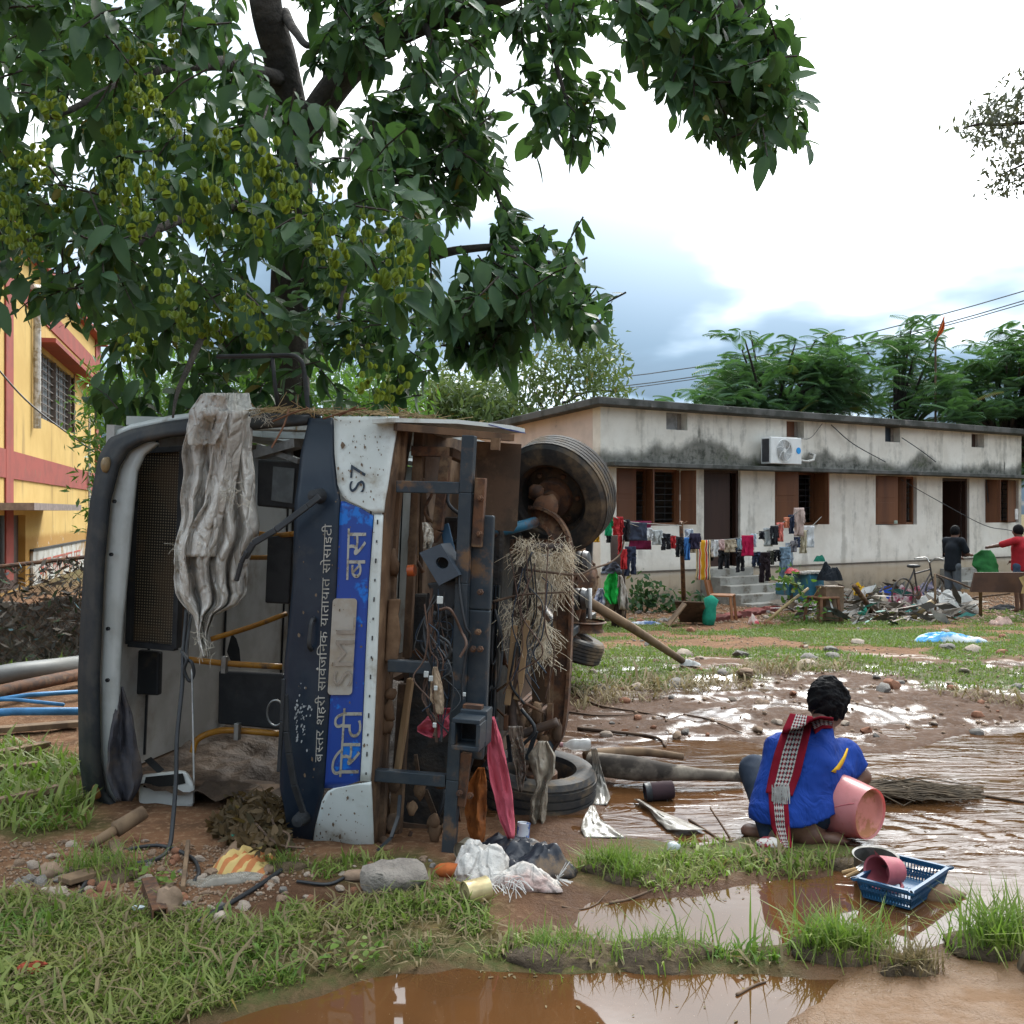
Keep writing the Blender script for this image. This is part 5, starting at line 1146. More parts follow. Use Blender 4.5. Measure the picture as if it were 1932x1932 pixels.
def nets(name, fn, lo, hi, h, mat, parent=None, smooth=True):
    lo = np.array(lo, float); hi = np.array(hi, float); n = np.ceil((hi-lo)/h).astype(int)+1
    G = np.stack(np.meshgrid(*[(lo[i]+h*np.arange(n[i])).astype(np.float32) for i in range(3)], indexing='ij'), -1); D = fn(G); S = D < 0
    cs = tuple(n-1); acc = np.zeros(cs+(3,)); cnt = np.zeros(cs)
    corner = lambda A, o: A[o[0]:o[0]+cs[0], o[1]:o[1]+cs[1], o[2]:o[2]+cs[2]]
    for ax in range(3):
        for u in (0, 1):
            for v in (0, 1):
                o = [0, 0, 0]; o[(ax+1) % 3] = u; o[(ax+2) % 3] = v; p = list(o); p[ax] = 1
                d0, d1 = corner(D, o), corner(D, p); m = (d0 < 0) != (d1 < 0); t = np.where(m, d0/(d0-d1+1e-12), 0)
                q = np.zeros(cs+(3,)); q[..., 0], q[..., 1], q[..., 2] = o; q[..., ax] += t; acc += q*m[..., None]; cnt += m
    act = cnt > 0; idx = np.full(cs, -1); idx[act] = np.arange(act.sum()); ijk = np.argwhere(act)
    V = lo+h*(ijk+acc[act]/cnt[act][:, None]); Fc = []
    for ax in range(3):
        b, c = (ax+1) % 3, (ax+2) % 3; sl = [slice(1, None)]*3; sl[ax] = slice(0, -1); e = [slice(1, None)]*3; e[ax] = slice(1, None)
        A = S[tuple(slice(1, n[i]-1) if i != ax else slice(0, n[i]-1) for i in range(3))]; B = S[tuple(slice(1, n[i]-1) if i != ax else slice(1, n[i]) for i in range(3))]
        for flip in (0, 1):
            m = (A & ~B) if not flip else (~A & B); k = np.argwhere(m)
            for i in range(3):
                if i != ax: k[:, i] += 1
            def cell(du, dv): q = k.copy(); q[:, b] -= du; q[:, c] -= dv; return idx[q[:, 0], q[:, 1], q[:, 2]]
            f = np.stack([cell(1, 1), cell(0, 1), cell(0, 0), cell(1, 0)], -1); Fc.append(f if not flip else f[:, ::-1])
    Fc = np.concatenate(Fc); Fc = Fc[(Fc >= 0).all(1)]
    W_ = V.copy()
    if parent is not None: Mi = np.array(PMX[parent]); V = V@Mi[:3, :3].T+Mi[:3, 3]
    o = np_mesh(name, V, Fc, mat, 4); o.data.polygons.foreach_set('use_smooth', [True]*len(o.data.polygons))
    if parent is not None: o.parent = parent; PMX[o] = PMX[parent]
    return o, BVHTree.FromPolygons([tuple(q) for q in W_], [tuple(int(i) for i in f) for f in Fc])
def wob(P, f, s=0): return fbm(P[..., 0]*f+P[..., 1]*f*.4, P[..., 2]*f+P[..., 1]*f*.7, 3, s)
SKIN = pm('brown_skin', (.13, .062, .038), .5, (.10, .046, .03), 12, bump=.15, bsc=90, bd=.002)
HAIR = pm('black_hair', (.004, .004, .005), .75, (.008, .007, .007), 30, bump=.8, bsc=70, bd=.01, spec=.12)
def _jersey():
    t = NT('royal_blue_jersey'); v = t.mp(t.co(), (1, 1, .55)); w = t.noise(7, 3, .5, v, 1.6); f = t.ramp(t.math('ABSOLUTE', t.math('SUBTRACT', w, .5)), 0, .12)
    t.bump(t.math('ADD', f, t.math('MULTIPLY', t.noise(16, 3, .5, v, 1.), .5)), .36, .014); return t.fin(t.mix(t.ramp(t.noise(4, 4), .35, .65), (.010, .044, .25), (.008, .034, .20)), .85, 0, .2)
JERSEY = _jersey()
def washing_man():
    foot = at(1500, 1598, 5.08); foot.z = 0
    T = empty('person', foot, 'man in blue shirt and patterned red scarf squatting at the puddle washing a bucket', 'person')
    pel = at(1497, 1543, 5.16); che = at(1520, 1445, 5.25); nek = at(1546, 1378, 5.36); shL = at(1474, 1416, 5.28); shR = at(1592, 1424, 5.40)
    head = at(1563, 1328, 5.44); knL = at(1424, 1452, 5.50); anL = at(1452, 1574, 5.12); knR = at(1590, 1492, 5.62); anR = at(1532, 1576, 5.07)
    elR = at(1628, 1466, 5.40); haR = at(1604, 1488, 5.34); elL = at(1452, 1480, 5.62); haL = at(1545, 1512, 5.86)
    pL = at(1458, 1528, 5.17); pR = at(1532, 1532, 5.16)
    def arm(P, s, e, h): return smin(cap(P, s, e, .050, .040), cap(P, e, h, .041, .028), k=.02)
    def hand(P, w, d, side):
        d = Vector(d).normalized(); a, b = frame(d); o = ell(P, w+d*.045, (.042, .048, .032))
        for i, (off, l) in enumerate(((-.032, .060), (-.011, .074), (.011, .070), (.031, .054))):
            k = w+d*.085+a*off; m = k+d*l*.5-b*.008; o = smin(o, cap(P, k, m, .0095, .009), cap(P, m, m+d*l*.35-b*.03, .009, .0075), k=.006)
        k = w+d*.03+a*side*.04; m = k+d*.025+a*side*.03; return smin(o, cap(P, k, m, .012, .011), cap(P, m, m+d*.035-b*.01, .0105, .009), k=.008)
    def footf(P, an, d):
        d = Vector(d).normalized(); s = Vector((-d.y, d.x, 0)); b = Vector((an.x, an.y, .032)); o = smin(cap(P, an, b-d*.03, .042, .036), cap(P, b-d*.035, b+d*.13, .036, .028), ell(P, b+d*.12+Vector((0, 0, -.008)), (.05, .05, .024)), k=.03)
        for i in range(5): q = b+d*(.155-.012*abs(i-1))+s*(-.036+.018*i)+Vector((0, 0, -.012)); o = smin(o, cap(P, q, q+d*.028, .0115, .0095), k=.005)
        return o
    hr = (.088, .102, .120); Hd = Matrix.Rotation(R(-35), 3, 'Z') @ Matrix.Rotation(R(-18), 3, 'X')
    fw = Hd @ Vector((0, 1, 0)); rt = Hd @ Vector((1, 0, 0)); upv = Hd @ Vector((0, 0, 1))
    def body(P):
        o = smin(ell(P, head, hr, Hd), ell(P, head+fw*.03-upv*.06, (.058, .065, .06), Hd), k=.03)
        o = smin(o, cap(P, nek-Vector((0, 0, .03)), head-upv*.06-fw*.02, .058, .052), k=.03)
        for s in (-1, 1): e = head+rt*(s*.080)-fw*.005-upv*.012; o = smin(o, ell(P, e, (.012, .024, .034), Hd), k=.008)
        o = smin(o, cap(P, head+fw*.092-upv*.01, head+fw*.112-upv*.035, .012, .017), k=.012)
        o = smin(o, cap(P, head+fw*.082-upv*.072-rt*.02, head+fw*.082-upv*.072+rt*.02, .012, .012), k=.01)
        for s in (-1, 1): o = smin(o, ell(P, head+fw*.086+rt*s*.032+upv*.008, (.014, .012, .010), Hd), k=.006)
        o = smin(o, cap(P, pel, che, .14, .13), cap(P, che, nek, .12, .06), cap(P, shL, shR, .06, .06), k=.05)
        o = smin(o, arm(P, shR, elR, haR), arm(P, shL, elL, haL), k=.03)
        o = smin(o, hand(P, haR, Vector((-.8, .3, -.35)), 1), hand(P, haL, Vector((.5, .2, -.5)), -1), k=.012)
        for a, b, c in ((pL, knL, anL), (pR, knR, anR)): o = smin(o, cap(P, a, b, .085, .058), cap(P, b, c, .054, .038), k=.03)
        return smin(o, footf(P, anL, (-.45, .6, 0)), footf(P, anR, (.93, .1, 0)), k=.02)
    lo, hi = (1.05, 4.95, -.03), (1.95, 6.1, .85)
    nets('body', body, lo, hi, .0135, SKIN, T)
    def hair(P):
        d = ell(P, head-fw*.012+upv*.018, (.104, .116, .128), Hd); q = P-np.array(head); a = q@np.array(fw); b = q@np.array(upv)
        d = np.maximum(d, a-.055-.6*np.clip(b+.02, -.2, .2)); d = np.maximum(d, -b-.085+.25*np.clip(a, -.1, .1))
        return d-.016*wob(P, 45, 3)-.012*wob(P, 20, 8)
    nets('hair', hair, head-Vector((.17, .17, .16)), head+Vector((.17, .17, .18)), .0055, HAIR, T)
    def trous(P):
        o = smin(cap(P, pL, knL, .088, .078), cap(P, knL, anL, .078, .052), k=.03); o = smin(o, cap(P, pR, knR, .088, .078), cap(P, knR, anR+Vector((.01, .02, .09)), .078, .056), k=.03)
        return smin(o, cap(P, pL, pR, .10, .10), k=.03)+.006*np.sin(P[..., 2]*150+6*wob(P, 7, 2))*sstep(.25, .45, P[..., 2])+.006*wob(P, 14, 1)
    nets('trousers', trous, lo, hi, .0135, fabric('dark_denim', (.016, .026, .045), (.028, .04, .062), 12), T)
    def shirt(P):
        o = smin(cap(P, pL, shL, .125, .072), cap(P, pR, shR, .130, .080), cap(P, pel+Vector((0, -.01, -.03)), che, .16, .165), cap(P, che, nek, .15, .075), cap(P, shL, shR, .068, .068), k=.07)
        o = smin(o, cap(P, shR, shR.lerp(elR, .72), .078, .070), cap(P, shL, shL.lerp(elL, .7), .078, .075), k=.03)
        o = o+.012*wob(P, 7, 4)+.010*(np.sqrt(wob(P, 9, 14)**2+.002)-.1)+.006*np.sin(P[..., 2]*60+P[..., 0]*46+7*wob(P, 5, 2))*sstep(-.3, .3, wob(P, 3.3, 9))
        o = np.maximum(o, .105+.30*np.clip(P[..., 0]-1.42, 0, .2)-P[..., 2])
        o = np.maximum(o, -cap(P, nek+Vector((.02, .03, .05)), nek+Vector((.05, .09, .14)), .062, .07))
        e = shR.lerp(elR, .72); dv = (elR-shR).normalized(); o = np.maximum(o, np.where(np.linalg.norm(P-np.array(e), axis=-1) < .13, (P-np.array(e))@np.array(dv), -1))
        return o
    so, bvh = nets('shirt', shirt, lo, hi, .0105, JERSEY, T)
    cam0 = Vector((0, 0, EYE))
    def cast(px, py, off):
        d = Vector(((px-CX)/F, 1, (CY-py)/F)).normalized(); h = bvh.ray_cast(cam0, d)
        return (h[0]-d*off) if h[0] else None
    # scarf
    t = NT('woven_scarf'); uv = t.sep(t.co('UV')); u, v = uv[0], uv[1]
    fu = t.math('ABSOLUTE', t.math('SUBTRACT', t.math('FRACT', t.math('MULTIPLY', u, 9)), .5)); fv = t.math('ABSOLUTE', t.math('SUBTRACT', t.math('FRACT', v), .5))
    dia = t.math('GREATER_THAN', t.math('ADD', fu, fv), .5); alt = t.math('GREATER_THAN', t.math('FRACT', t.math('MULTIPLY', t.math('FLOOR', t.math('ADD', t.math('MULTIPLY', u, 9), .0)), .5)), .25)
    dark = t.mix(alt, (.035, .04, .045), (.20, .012, .022)); pat = t.mix(dia, (.40, .38, .35), dark)
    mid = t.math('MULTIPLY', t.math('GREATER_THAN', u, .26), t.math('LESS_THAN', u, .74)); c = t.mix(mid, (.17, .008, .018), pat)
    t.bump(t.noise(300, 2), .3, .002); SC = t.fin(c, .9, 0, .1)
    def strip(path, n, per, off, name):        # path: (left px, left py, right px, right py)
        mb = MB(); mb.uv = []; rows_ = 12; last = {}
        for j in range(n+1):
            k = j/n*(len(path)-1); i = min(int(k), len(path)-2); f = k-i; a = [path[i][q]+(path[i+1][q]-path[i][q])*f for q in range(4)]
            for r_ in range(rows_+1):
                w = r_/rows_; px, py = a[0]+(a[2]-a[0])*w, a[1]+(a[3]-a[1])*w; p = cast(px, py, off)
                if p is None: p = last.get(r_, Vector(foot)+Vector((0, 0, .1))); p = Vector(p); q = at(px, py, p.y); p = Vector((q.x, p.y-.004, max(q.z, .012)))
                last[r_] = p; mb.v.append(p); mb.uv.append((w, j/n*per))
        for j in range(n):
            for r_ in range(rows_): a = j*(rows_+1)+r_; mb.f.append([a, a+1, a+rows_+2, a+rows_+1]); mb.mi.append(0)
        return mb.build(name, SC, T, smooth=True, solid=.008)
    strip([(1490, 1346, 1533, 1352), (1478, 1372, 1530, 1378), (1462, 1420, 1520, 1420), (1452, 1460, 1510, 1462), (1445, 1496, 1495, 1502)], 46, 19, .012, 'scarf')
    strip([(1450, 1495, 1486, 1499), (1452, 1530, 1488, 1530), (1456, 1560, 1490, 1560), (1466, 1585, 1492, 1585), (1476, 1600, 1496, 1600)], 34, 12, .010, 'scarf_tail')
    strip([(1527, 1358, 1538, 1384), (1548, 1352, 1552, 1374), (1572, 1355, 1570, 1374)], 16, 5, .016, 'scarf_neck')
    fr = MB(); rg = random.Random(2)
    for k in range(34):
        x = 1456+rg.random()*34; p = cast(x, 1478+rg.random()*8, .02); q = cast(x+rg.gauss(0, 3), 1510+rg.random()*8, .018)
        if p and q: fr.tube([p, p.lerp(q, .5)-Vector((0, .006, 0)), q], .0022, 4)
    fr.build('scarf_fringe', pm('grey_white_fringe', (.35, .34, .32)), T)
    e = at(1455, 1610, 4.99); e.z = .035; en = MB().blob(e, (.075, .05, .028), 4, .35, 3); en.build('scarf_end', [pm('red_white_knit', (.26, .03, .04), .9, (.5, .47, .43), 24, .48, .52)], T, smooth=True)
    pts = [(1572, 1457), (1580, 1450), (1587, 1440), (1594, 1427), (1599, 1412)]; wd = [4.5, 5, 4.5, 3, 1.5]
    mb = MB()
    for (x, y), w in zip(pts, wd):
        for s in (-1, 0, 1): mb.v.append(cast(x+s*w*.8, y+s*w*.35, .006) or Vector(shR))
    for j in range(4):
        for s in (0, 1): a = j*3+s; mb.f.append([a, a+1, a+4, a+3]); mb.mi.append(0)
    mb.build('sleeve_flash', fabric('yellow_flash', (.62, .36, .02)), T, smooth=True, solid=.003)
washing_man()
def person(label, base, H, face, cols, arms, legs=None, lean=0.):
    """Standing figure: base point, height, heading, colours (shirt, legs), hand targets in body axes (metres at 1.7 m height)."""
    k = H/1.7; Rz = rotz(face); B = Vector(base); T = empty('person', B, label, 'person')
    p = lambda x, y, z: B+Rz @ Vector((x*k, (y+lean*max(0, z-.9))*k, z*k))
    hip = p(0, 0, .92); che = p(0, .0, 1.25); nk = p(0, .02, 1.46); hd = p(0, .04, 1.58); sh = [p(s*.18, 0, 1.40) for s in (-1, 1)]; el = [p(*a[0]) for a in arms]; ha = [p(*a[1]) for a in arms]
    kn = [p(s*.10, .02, .50) for s in (-1, 1)]; ft = [p(s*.11, 0, .08) for s in (-1, 1)]; hp = [p(s*.09, 0, .90) for s in (-1, 1)]
    fwd = Rz @ Vector((0, 1, 0))
    def body(P):
        o = smin(ell(P, hd, (.078*k, .095*k, .118*k), Rz), cap(P, nk, hd-Vector((0, 0, .05*k)), .056*k, .052*k), cap(P, hip, che, .115*k, .13*k), cap(P, che, nk, .12*k, .06*k), cap(P, sh[0], sh[1], .06*k, .06*k), k=.04)
        o = smin(o, cap(P, hd+fwd*.09*k-Vector((0, 0, .01)), hd+fwd*.108*k-Vector((0, 0, .03)), .012*k, .016*k), k=.012)
        for i in (0, 1):
            d = (ha[i]-el[i]).normalized(); a, b = frame(d)
            o = smin(o, cap(P, sh[i], el[i], .048*k, .038*k), cap(P, el[i], ha[i], .038*k, .027*k), ell(P, ha[i]+d*.045*k, (.038*k,)*3), k=.02)
            for j in range(4): q = ha[i]+d*.075*k+a*(-.03+.02*j)*k; o = smin(o, cap(P, q, q+d*.06*k-b*.02, .009*k, .008*k), k=.006)
            o = smin(o, cap(P, ha[i]+d*.03*k+a*.035*k, ha[i]+d*.07*k+a*.06*k, .011*k, .009*k), k=.008)
            o = smin(o, cap(P, hp[i], kn[i], .080*k, .055*k), cap(P, kn[i], ft[i], .053*k, .036*k), cap(P, ft[i]-Vector((0, 0, .04*k)), ft[i]+fwd*.15*k-Vector((0, 0, .05*k)), .035*k, .028*k), k=.03)
        return o
    lo = B+Vector((-.62, -.62, -.02)); hi = B+Vector((.62, .62, H+.12))
    nets('body', body, lo, hi, .022, SKIN, T)
    nets('hair', lambda P: np.maximum(ell(P, hd-fwd*.012+Vector((0, 0, .02)), (.09*k, .105*k, .12*k), Rz), np.maximum((P-np.array(hd))@np.array(fwd)-.06-.5*(P[..., 2]-hd.z), hd.z-.07-P[..., 2]))-.004*wob(P, 60), hd-Vector((.17,)*3), hd+Vector((.17,)*3), .012, HAIR, T)
    def shirt(P):
        o = smin(cap(P, hip-Vector((0, 0, .06*k)), che, .155*k, .155*k), cap(P, che, nk-Vector((0, 0, .03*k)), .145*k, .07*k), cap(P, sh[0], sh[1], .075*k, .075*k), k=.05)
        for i in (0, 1): o = smin(o, cap(P, sh[i], sh[i].lerp(el[i], .75), .072*k, .066*k), k=.02)
        return np.maximum(np.maximum(o+.008*wob(P, 9, 2), B.z+.80*k-P[..., 2]), P[..., 2]-nk.z-.02)
    nets('shirt', shirt, lo, hi, .02, cols[0], T)
    def leg(P):
        o = cap(P, hp[0], hp[1], .085*k, .085*k)
        for i in (0, 1): o = smin(o, cap(P, hp[i], kn[i].lerp(ft[i], .05), .082*k, .08*k), k=.03)
        return o+.007*wob(P, 11, 5)
    nets('shorts', leg, lo, hi, .022, cols[1], T)
def bystanders():
    g = lambda px, Y: Vector(((px-CX)/F*Y, Y, gh((px-CX)/F*Y, Y)))
    person('man in black shirt and grey shorts standing before the far doorway', g(1797, 20.3), 1.68, R(-60), (fabric('black_jersey', (.012, .015, .02)), fabric('grey_shorts', (.10, .11, .125))), [((-.24, .1, 1.14), (-.1, .33, 1.06)), ((.25, .12, 1.14), (.14, .36, 1.12))], lean=.08)
    person('man in red shirt holding up a green mat', g(1924, 20.0), 1.70, R(40), (fabric('red_jersey', (.36, .02, .028)), fabric('blue_denim_shorts', (.05, .075, .12))), [((-.33, .28, 1.30), (-.42, .55, 1.24)), ((.27, .05, 1.15), (.25, .25, 1.0))])
    t, z = hz(1787, 1051); M = Matrix(((HD[0], -HD[1]), (HD[1], HD[0]))); b = Vector((HO[0]+HD[0]*t-HD[1]*.75, HO[1]+HD[1]*t+HD[0]*.75, hz(1140, 1080)[1]))
    person('man in white shirt standing inside the far doorway', b, 1.62, R(200), (fabric('white_jersey', (.62, .64, .66)), fabric('brown_shorts', (.07, .04, .035))), [((-.24, .05, 1.14), (-.2, .15, .9)), ((.24, .05, 1.14), (.2, .15, .9))])
bystanders()
# ---------------------------------------------------------------- washing things in the puddle
def zpt(px, py, z): Y = F*(EYE-z)/(py-CY); return Vector(((px-CX)/F*Y, Y, z))
def axis_m(C, d, up=Vector((0, 0, 1))):
    d = Vector(d).normalized(); a, b = frame(d, up); return Matrix.Translation(Vector(C)) @ Matrix((a, b, d)).transposed().to_4x4()
def wash_set():
    t = NT('pink_translucent_plastic'); n = t.noise(5, 4); m = t.ramp(t.noise(14, 5, .65), .5, .66)
    c = t.mix(t.ramp(n, .35, .65), (.70, .30, .30), (.60, .22, .21)); c = t.mix(t.math('MULTIPLY', m, .35), c, (.30, .14, .08))
    t.fin(c, .32, 0, .45); tr = t.nd('ShaderNodeBsdfTranslucent'); tr.inputs[0].default_value = (.75, .28, .26, 1); ms = t.nd('ShaderNodeMixShader'); ms.inputs[0].default_value = .45
    t.L.new(t.b.outputs[0], ms.inputs[1]); t.L.new(tr.outputs[0], ms.inputs[2]); t.L.new(ms.outputs[0], t.o.inputs[0]); PK = t.m
    C = at(1643, 1536, 5.06); d = Vector((-.60, .80, .03)); M = axis_m(C, d)
    B = empty('bucket', (C.x-.1, C.y+.1, 0), 'large pink plastic bucket lying on its side in the puddle', 'bucket')
    MB().lathe([(.118, .012), (.126, .0), (.130, .02), (.146, .12), (.158, .22), (.166, .33), (.172, .335), (.172, .345), (.160, .345), (.154, .22), (.140, .12), (.120, .02)], 40, M).build('shell', PK, B, smooth=40)
    MB().lathe([(.001, .030), (.06, .030), (.108, .028), (.112, .012), (.119, .010)], 40, M).build('base', pm('muddy_pink_base', (.56, .20, .16), .5, (.42, .15, .08), 9, dirt=(.36, .15, .07), dsc=9, dlo=.46, dhi=.6), B, smooth=True)
    sw = MB()
    for k in range(3):
        P = [M @ Vector(((.132+.115*q)*math.cos(.5+2.1*k+1.1*q), (.132+.115*q)*math.sin(.5+2.1*k+1.1*q), .02+.30*q)) for q in np.linspace(0, 1, 12)]; P = [M @ (Vector(((.1315+.04*q)*math.cos(a_), (.1315+.04*q)*math.sin(a_), .02+.30*q))) for q in np.linspace(0, 1, 14) for a_ in (.5+2.1*k+1.1*q,)]
        sw.tube(P, .0025, 5)
    sw.build('moulded_swirls', pm('deep_pink', (.42, .09, .10), .4), B, smooth=True)
    # pan
    C = zpt(1652, 1615, .115); M = Matrix.Translation(C) @ Matrix.Rotation(R(6), 4, 'X'); T = empty('saucepan', (C.x, C.y, .01), 'dented steel saucepan with wooden handles standing in shallow water', 'pan')
    MB().lathe([(.001, -.10), (.082, -.10), (.088, -.09), (.094, -.01), (.100, 0), (.101, .004), (.092, .0), (.086, -.085), (.001, -.09)], 32, M).build('pot', pm('scoured_steel', (.25, .24, .225), .4, (.12, .115, .10), 8, metal=.8, bump=.15), T, smooth=40)
    for s, e in (((1616, 1640), (1590, 1646)), ((1620, 1644), (1597, 1654))):
        a = zpt(*s, .08); b = zpt(*e, .05); MB().bar(a.lerp(C, .35), a, .012).build('handle_stem', M_steel, T); MB().tube([a, b], [.010, .008], 8).build('handle', pm('bare_handle_wood', (.42, .27, .13), .7), T)
    # basket
    q = [zpt(1632, 1668, .085), zpt(1682, 1690, .085), zpt(1776, 1633, .085), zpt(1720, 1612, .085)]; c = sum(q, Vector())/4; ax = ((q[2]-q[1])+(q[3]-q[0])).normalized(); ay = Vector((-ax.y, ax.x, 0)); L, Wd = .40, .235
    T = empty('basket', (c.x, c.y, .01), 'teal blue perforated plastic basket resting at the water edge', 'basket'); BL = pm('teal_plastic', (.012, .075, .16), .38, (.01, .06, .13), 6, bump=.05)
    P = lambda u, v, z: c+ax*(u*L/2)+ay*(v*Wd/2)+Vector((0, 0, z-.085))
    k_ = lambda z: .86+.14*(z-.01)/.08
    rim = MB()
    cr = [(.96, 1), (-.96, 1), (-1, .94), (-1, -.94), (-.96, -1), (.96, -1), (1, -.94), (1, .94)]
    Q = [P(u, v, .09) for u, v in cr]; Q2 = spline(Q+[Q[0]], 2)
    for a, b in zip(Q2, Q2[1:]): rim.bar(a, b, .016, .012)
    rim.build('rim', BL, T, smooth=30)
    g = MB()
    for sd in range(4):
        n = 26 if sd % 2 == 0 else 16
        W2 = (lambda s, z: P(s*k_(z), k_(z)*(1 if sd == 0 else -1), z)) if sd % 2 == 0 else (lambda s, z: P(k_(z)*(1 if sd == 1 else -1), s*k_(z), z))
        for i in range(n+1):
            s = -1+2*i/n; g.bar(W2(s, .01), W2(s, .088), .0045)
            if i < n: s2 = -1+2*(i+1)/n; g.bar(W2(s, .02), W2(s2, .05), .004); g.bar(W2(s2, .02), W2(s, .05), .004)
        for z in (.012, .05, .078): g.bar(W2(-1, z), W2(1, z), .005, .010)
    tag(g.build('lattice_sides', BL, T), kind='stuff')
    MB().prism([(-.86, -.86), (.86, -.86), (.86, .86), (-.86, .86)], lambda a, b, t_: P(a, b, .008+t_), 0, .006).build('tray_floor', BL, T)
    mb = MB(); lay_text([('THREE', -.35, -.1, .22, .4)], lambda a, b: P(a, b, .0155), mb); mb.build('moulded_lettering', pm('pale_teal', (.06, .16, .26)), T)
    # mug
    C = zpt(1655, 1645, .11); d = Vector((.80, .46, -.12)); M = axis_m(C, d); T = empty('mug', (C.x, C.y, .03), 'dusty pink plastic mug tipped over in the blue basket', 'mug')
    PM = pm('dusty_pink_plastic', (.40, .105, .125), .45, (.33, .085, .10), 6, bump=.08, dirt=(.38, .2, .17), dsc=5, dlo=.52, dhi=.75)
    s = MB().lathe([(.070, -.005), (.068, .0), (.064, .05), (.055, .12), (.048, .125), (.001, .125)], 32, M).lathe([(.070, -.005), (.062, .0), (.058, .05), (.050, .115), (.001, .117)], 32, M)
    s.v = [q+(Vector((-.02, -.012, .028)) if (M.inverted() @ q).z < .004 and (q-C).normalized().dot(Vector((-.25, -.2, .95))) > .93 else Vector()) for q in s.v]
    s.build('cup', PM, T, smooth=40)
    h = M.to_3x3() @ Vector((0, -1, 0)); h = Vector((.25, -.55, -.6)).normalized(); dd = d.normalized(); h = (h-dd*h.dot(dd)).normalized()
    MB().tube(spline([C+dd*.02+h*.062, C+dd*.02+h*.085, C+dd*.06+h*.095, C+dd*.10+h*.075, C+dd*.105+h*.052], 5), .008, 8).build('handle', PM, T, smooth=True)
wash_set()
# ---------------------------------------------------------------- cloth, litter and other loose things
def heap(c, w, d, h, seed=0, n=26, ang=0., ridge=1.0, mb=None, zfun=None):
    """Crumpled cloth lying in a heap: uneven outline, sharp folds."""
    mb = mb or MB(); o = Vector((seed*5.3, seed*2.9, 0)); c = Vector(c); ca, sa = math.cos(ang), math.sin(ang)
    def f(u, v):
        x, y = u*2-1, v*2-1; r = max(abs(x), abs(y)); a = math.atan2(y, x); q = math.hypot(x, y) or 1
        s = r/q; X, Y = x*s, y*s; k = 1+.28*mnoise.noise(Vector((math.cos(a)*1.3, math.sin(a)*1.3, seed)))+.10*mnoise.noise(Vector((math.cos(a)*4, math.sin(a)*4, seed+9)))
        p = Vector((X*2.3, Y*2.3, 0))+o; rg = 1-2*math.sqrt(mnoise.noise(p*.8)**2+.012); rg2 = .6*(1-2*math.sqrt(mnoise.noise(p*1.7+Vector((3, 1, 4)))**2+.02))
        big = .5+.9*mnoise.noise(p*.55+Vector((7, 2, 1))); z = h*max(0, 1-r**3)**.75*max(.08, .30+.55*big+.30*ridge*(rg-.45)+.30*ridge*(rg2-.25))
        px, py = X*k*w/2, Y*k*d/2
        wx, wy = c.x+px*ca-py*sa, c.y+px*sa+py*ca; g = zfun(wx, wy) if zfun else c.z
        return Vector((wx, wy, g+.006+z))
    return mb.sheet(f, n, n)
def cloth_heap(name, label, cat, px, py, w, d, h, mat, seed=0, ang=0., group=None, n=24, ridge=1.):
    c = gpt(px, py); mb = heap(c, w, d, h, seed, n, ang, ridge, zfun=lambda x, y: c.z-.01)
    return tag(mb.build(name, mat, loc=c, smooth=50, solid=.004), label, cat, group)
def drape(tab, depth, folds=5, amp=.03, nu=22, nv=34, seed=0, jag=2):
    """Cloth hanging along photo rows (xl, xr, y); depth(u, v) gives its distance."""
    rw = rows(tab)
    def f(u, v):
        x, y = rw(u, v); q = mnoise.noise(Vector((u*folds*.9+seed, v*2.2, seed)))
        e = amp*(math.sin(u*folds*2*math.pi/2+2.2*v+3*q+seed)+.7*(1-2*abs(mnoise.noise(Vector((u*folds*1.4, v*3+seed, 2))))))*min(1, .35+v)
        e += .35*amp*mnoise.noise(Vector((u*14, v*18, seed+3)))
        return at(x+jag*mnoise.noise(Vector((v*7, seed, u*2))), y, depth(u, v)-e)
    return MB().sheet(f, nu, nv)
def tarp_mat(name, c, c2, dirt):
    t = NT(name); n1 = t.noise(5, 6, .65); cr = t.nd('ShaderNodeTexVoronoi', feature='DISTANCE_TO_EDGE'); cr.inputs['Scale'].default_value = 11
    wv = t.nd('ShaderNodeMapping'); t.L.new(t.co(), wv.inputs[0]); wv.inputs['Scale'].default_value = (1.3, 1, .6); t.L.new(wv.outputs[0], cr.inputs['Vector'])
    c_ = t.mix(t.ramp(n1, .36, .64), c, c2); c_ = t.mix(t.ramp(t.noise(2.2, 5, .6), .46, .68), c_, dirt); c_ = t.mix(t.ramp(cr.outputs['Distance'], 0, .04, .14, 0), c_, tuple(q*.6 for q in c2))
    t.bump(t.math('ADD', t.math('MULTIPLY', t.ramp(cr.outputs['Distance'], 0, .14), .8), t.noise(40, 5)), .8, .014); return t.fin(c_, .7, 0, .3)
def filmmat(name, c, alpha=.5, rough=.25):
    t = NT(name); f = t.ramp(t.noise(7, 4), .35, .65, alpha*.75, min(1, alpha*1.25)); t.fin(t.mix(t.ramp(t.noise(9, 4), .4, .65), c, tuple(q*.7 for q in c)), rough, 0, .5, Alpha=f); t.bump(t.noise(22, 4), .4, .01); return t.m
def strands(mb, a, b, n, L, rg, r=.0016, spread=.03, droop=.5):
    for _ in range(n):
        p = a.lerp(b, rg.random())+Vector((rg.gauss(0, spread), rg.gauss(0, spread), rg.gauss(0, spread))); l = L*rg.uniform(.35, 1.1); d = Vector((rg.gauss(0, .55), rg.gauss(0, .35)-.1, -1)).normalized()
        q = p+d*l*.5+Vector((rg.gauss(0, .02), 0, 0)); mb.tube([p-d*l*.2+Vector((rg.gauss(0, .02), 0, 0)), p, q, q+(d+Vector((rg.gauss(0, .5), rg.gauss(0, .4), 0)))*l*.45], r, 3, False)
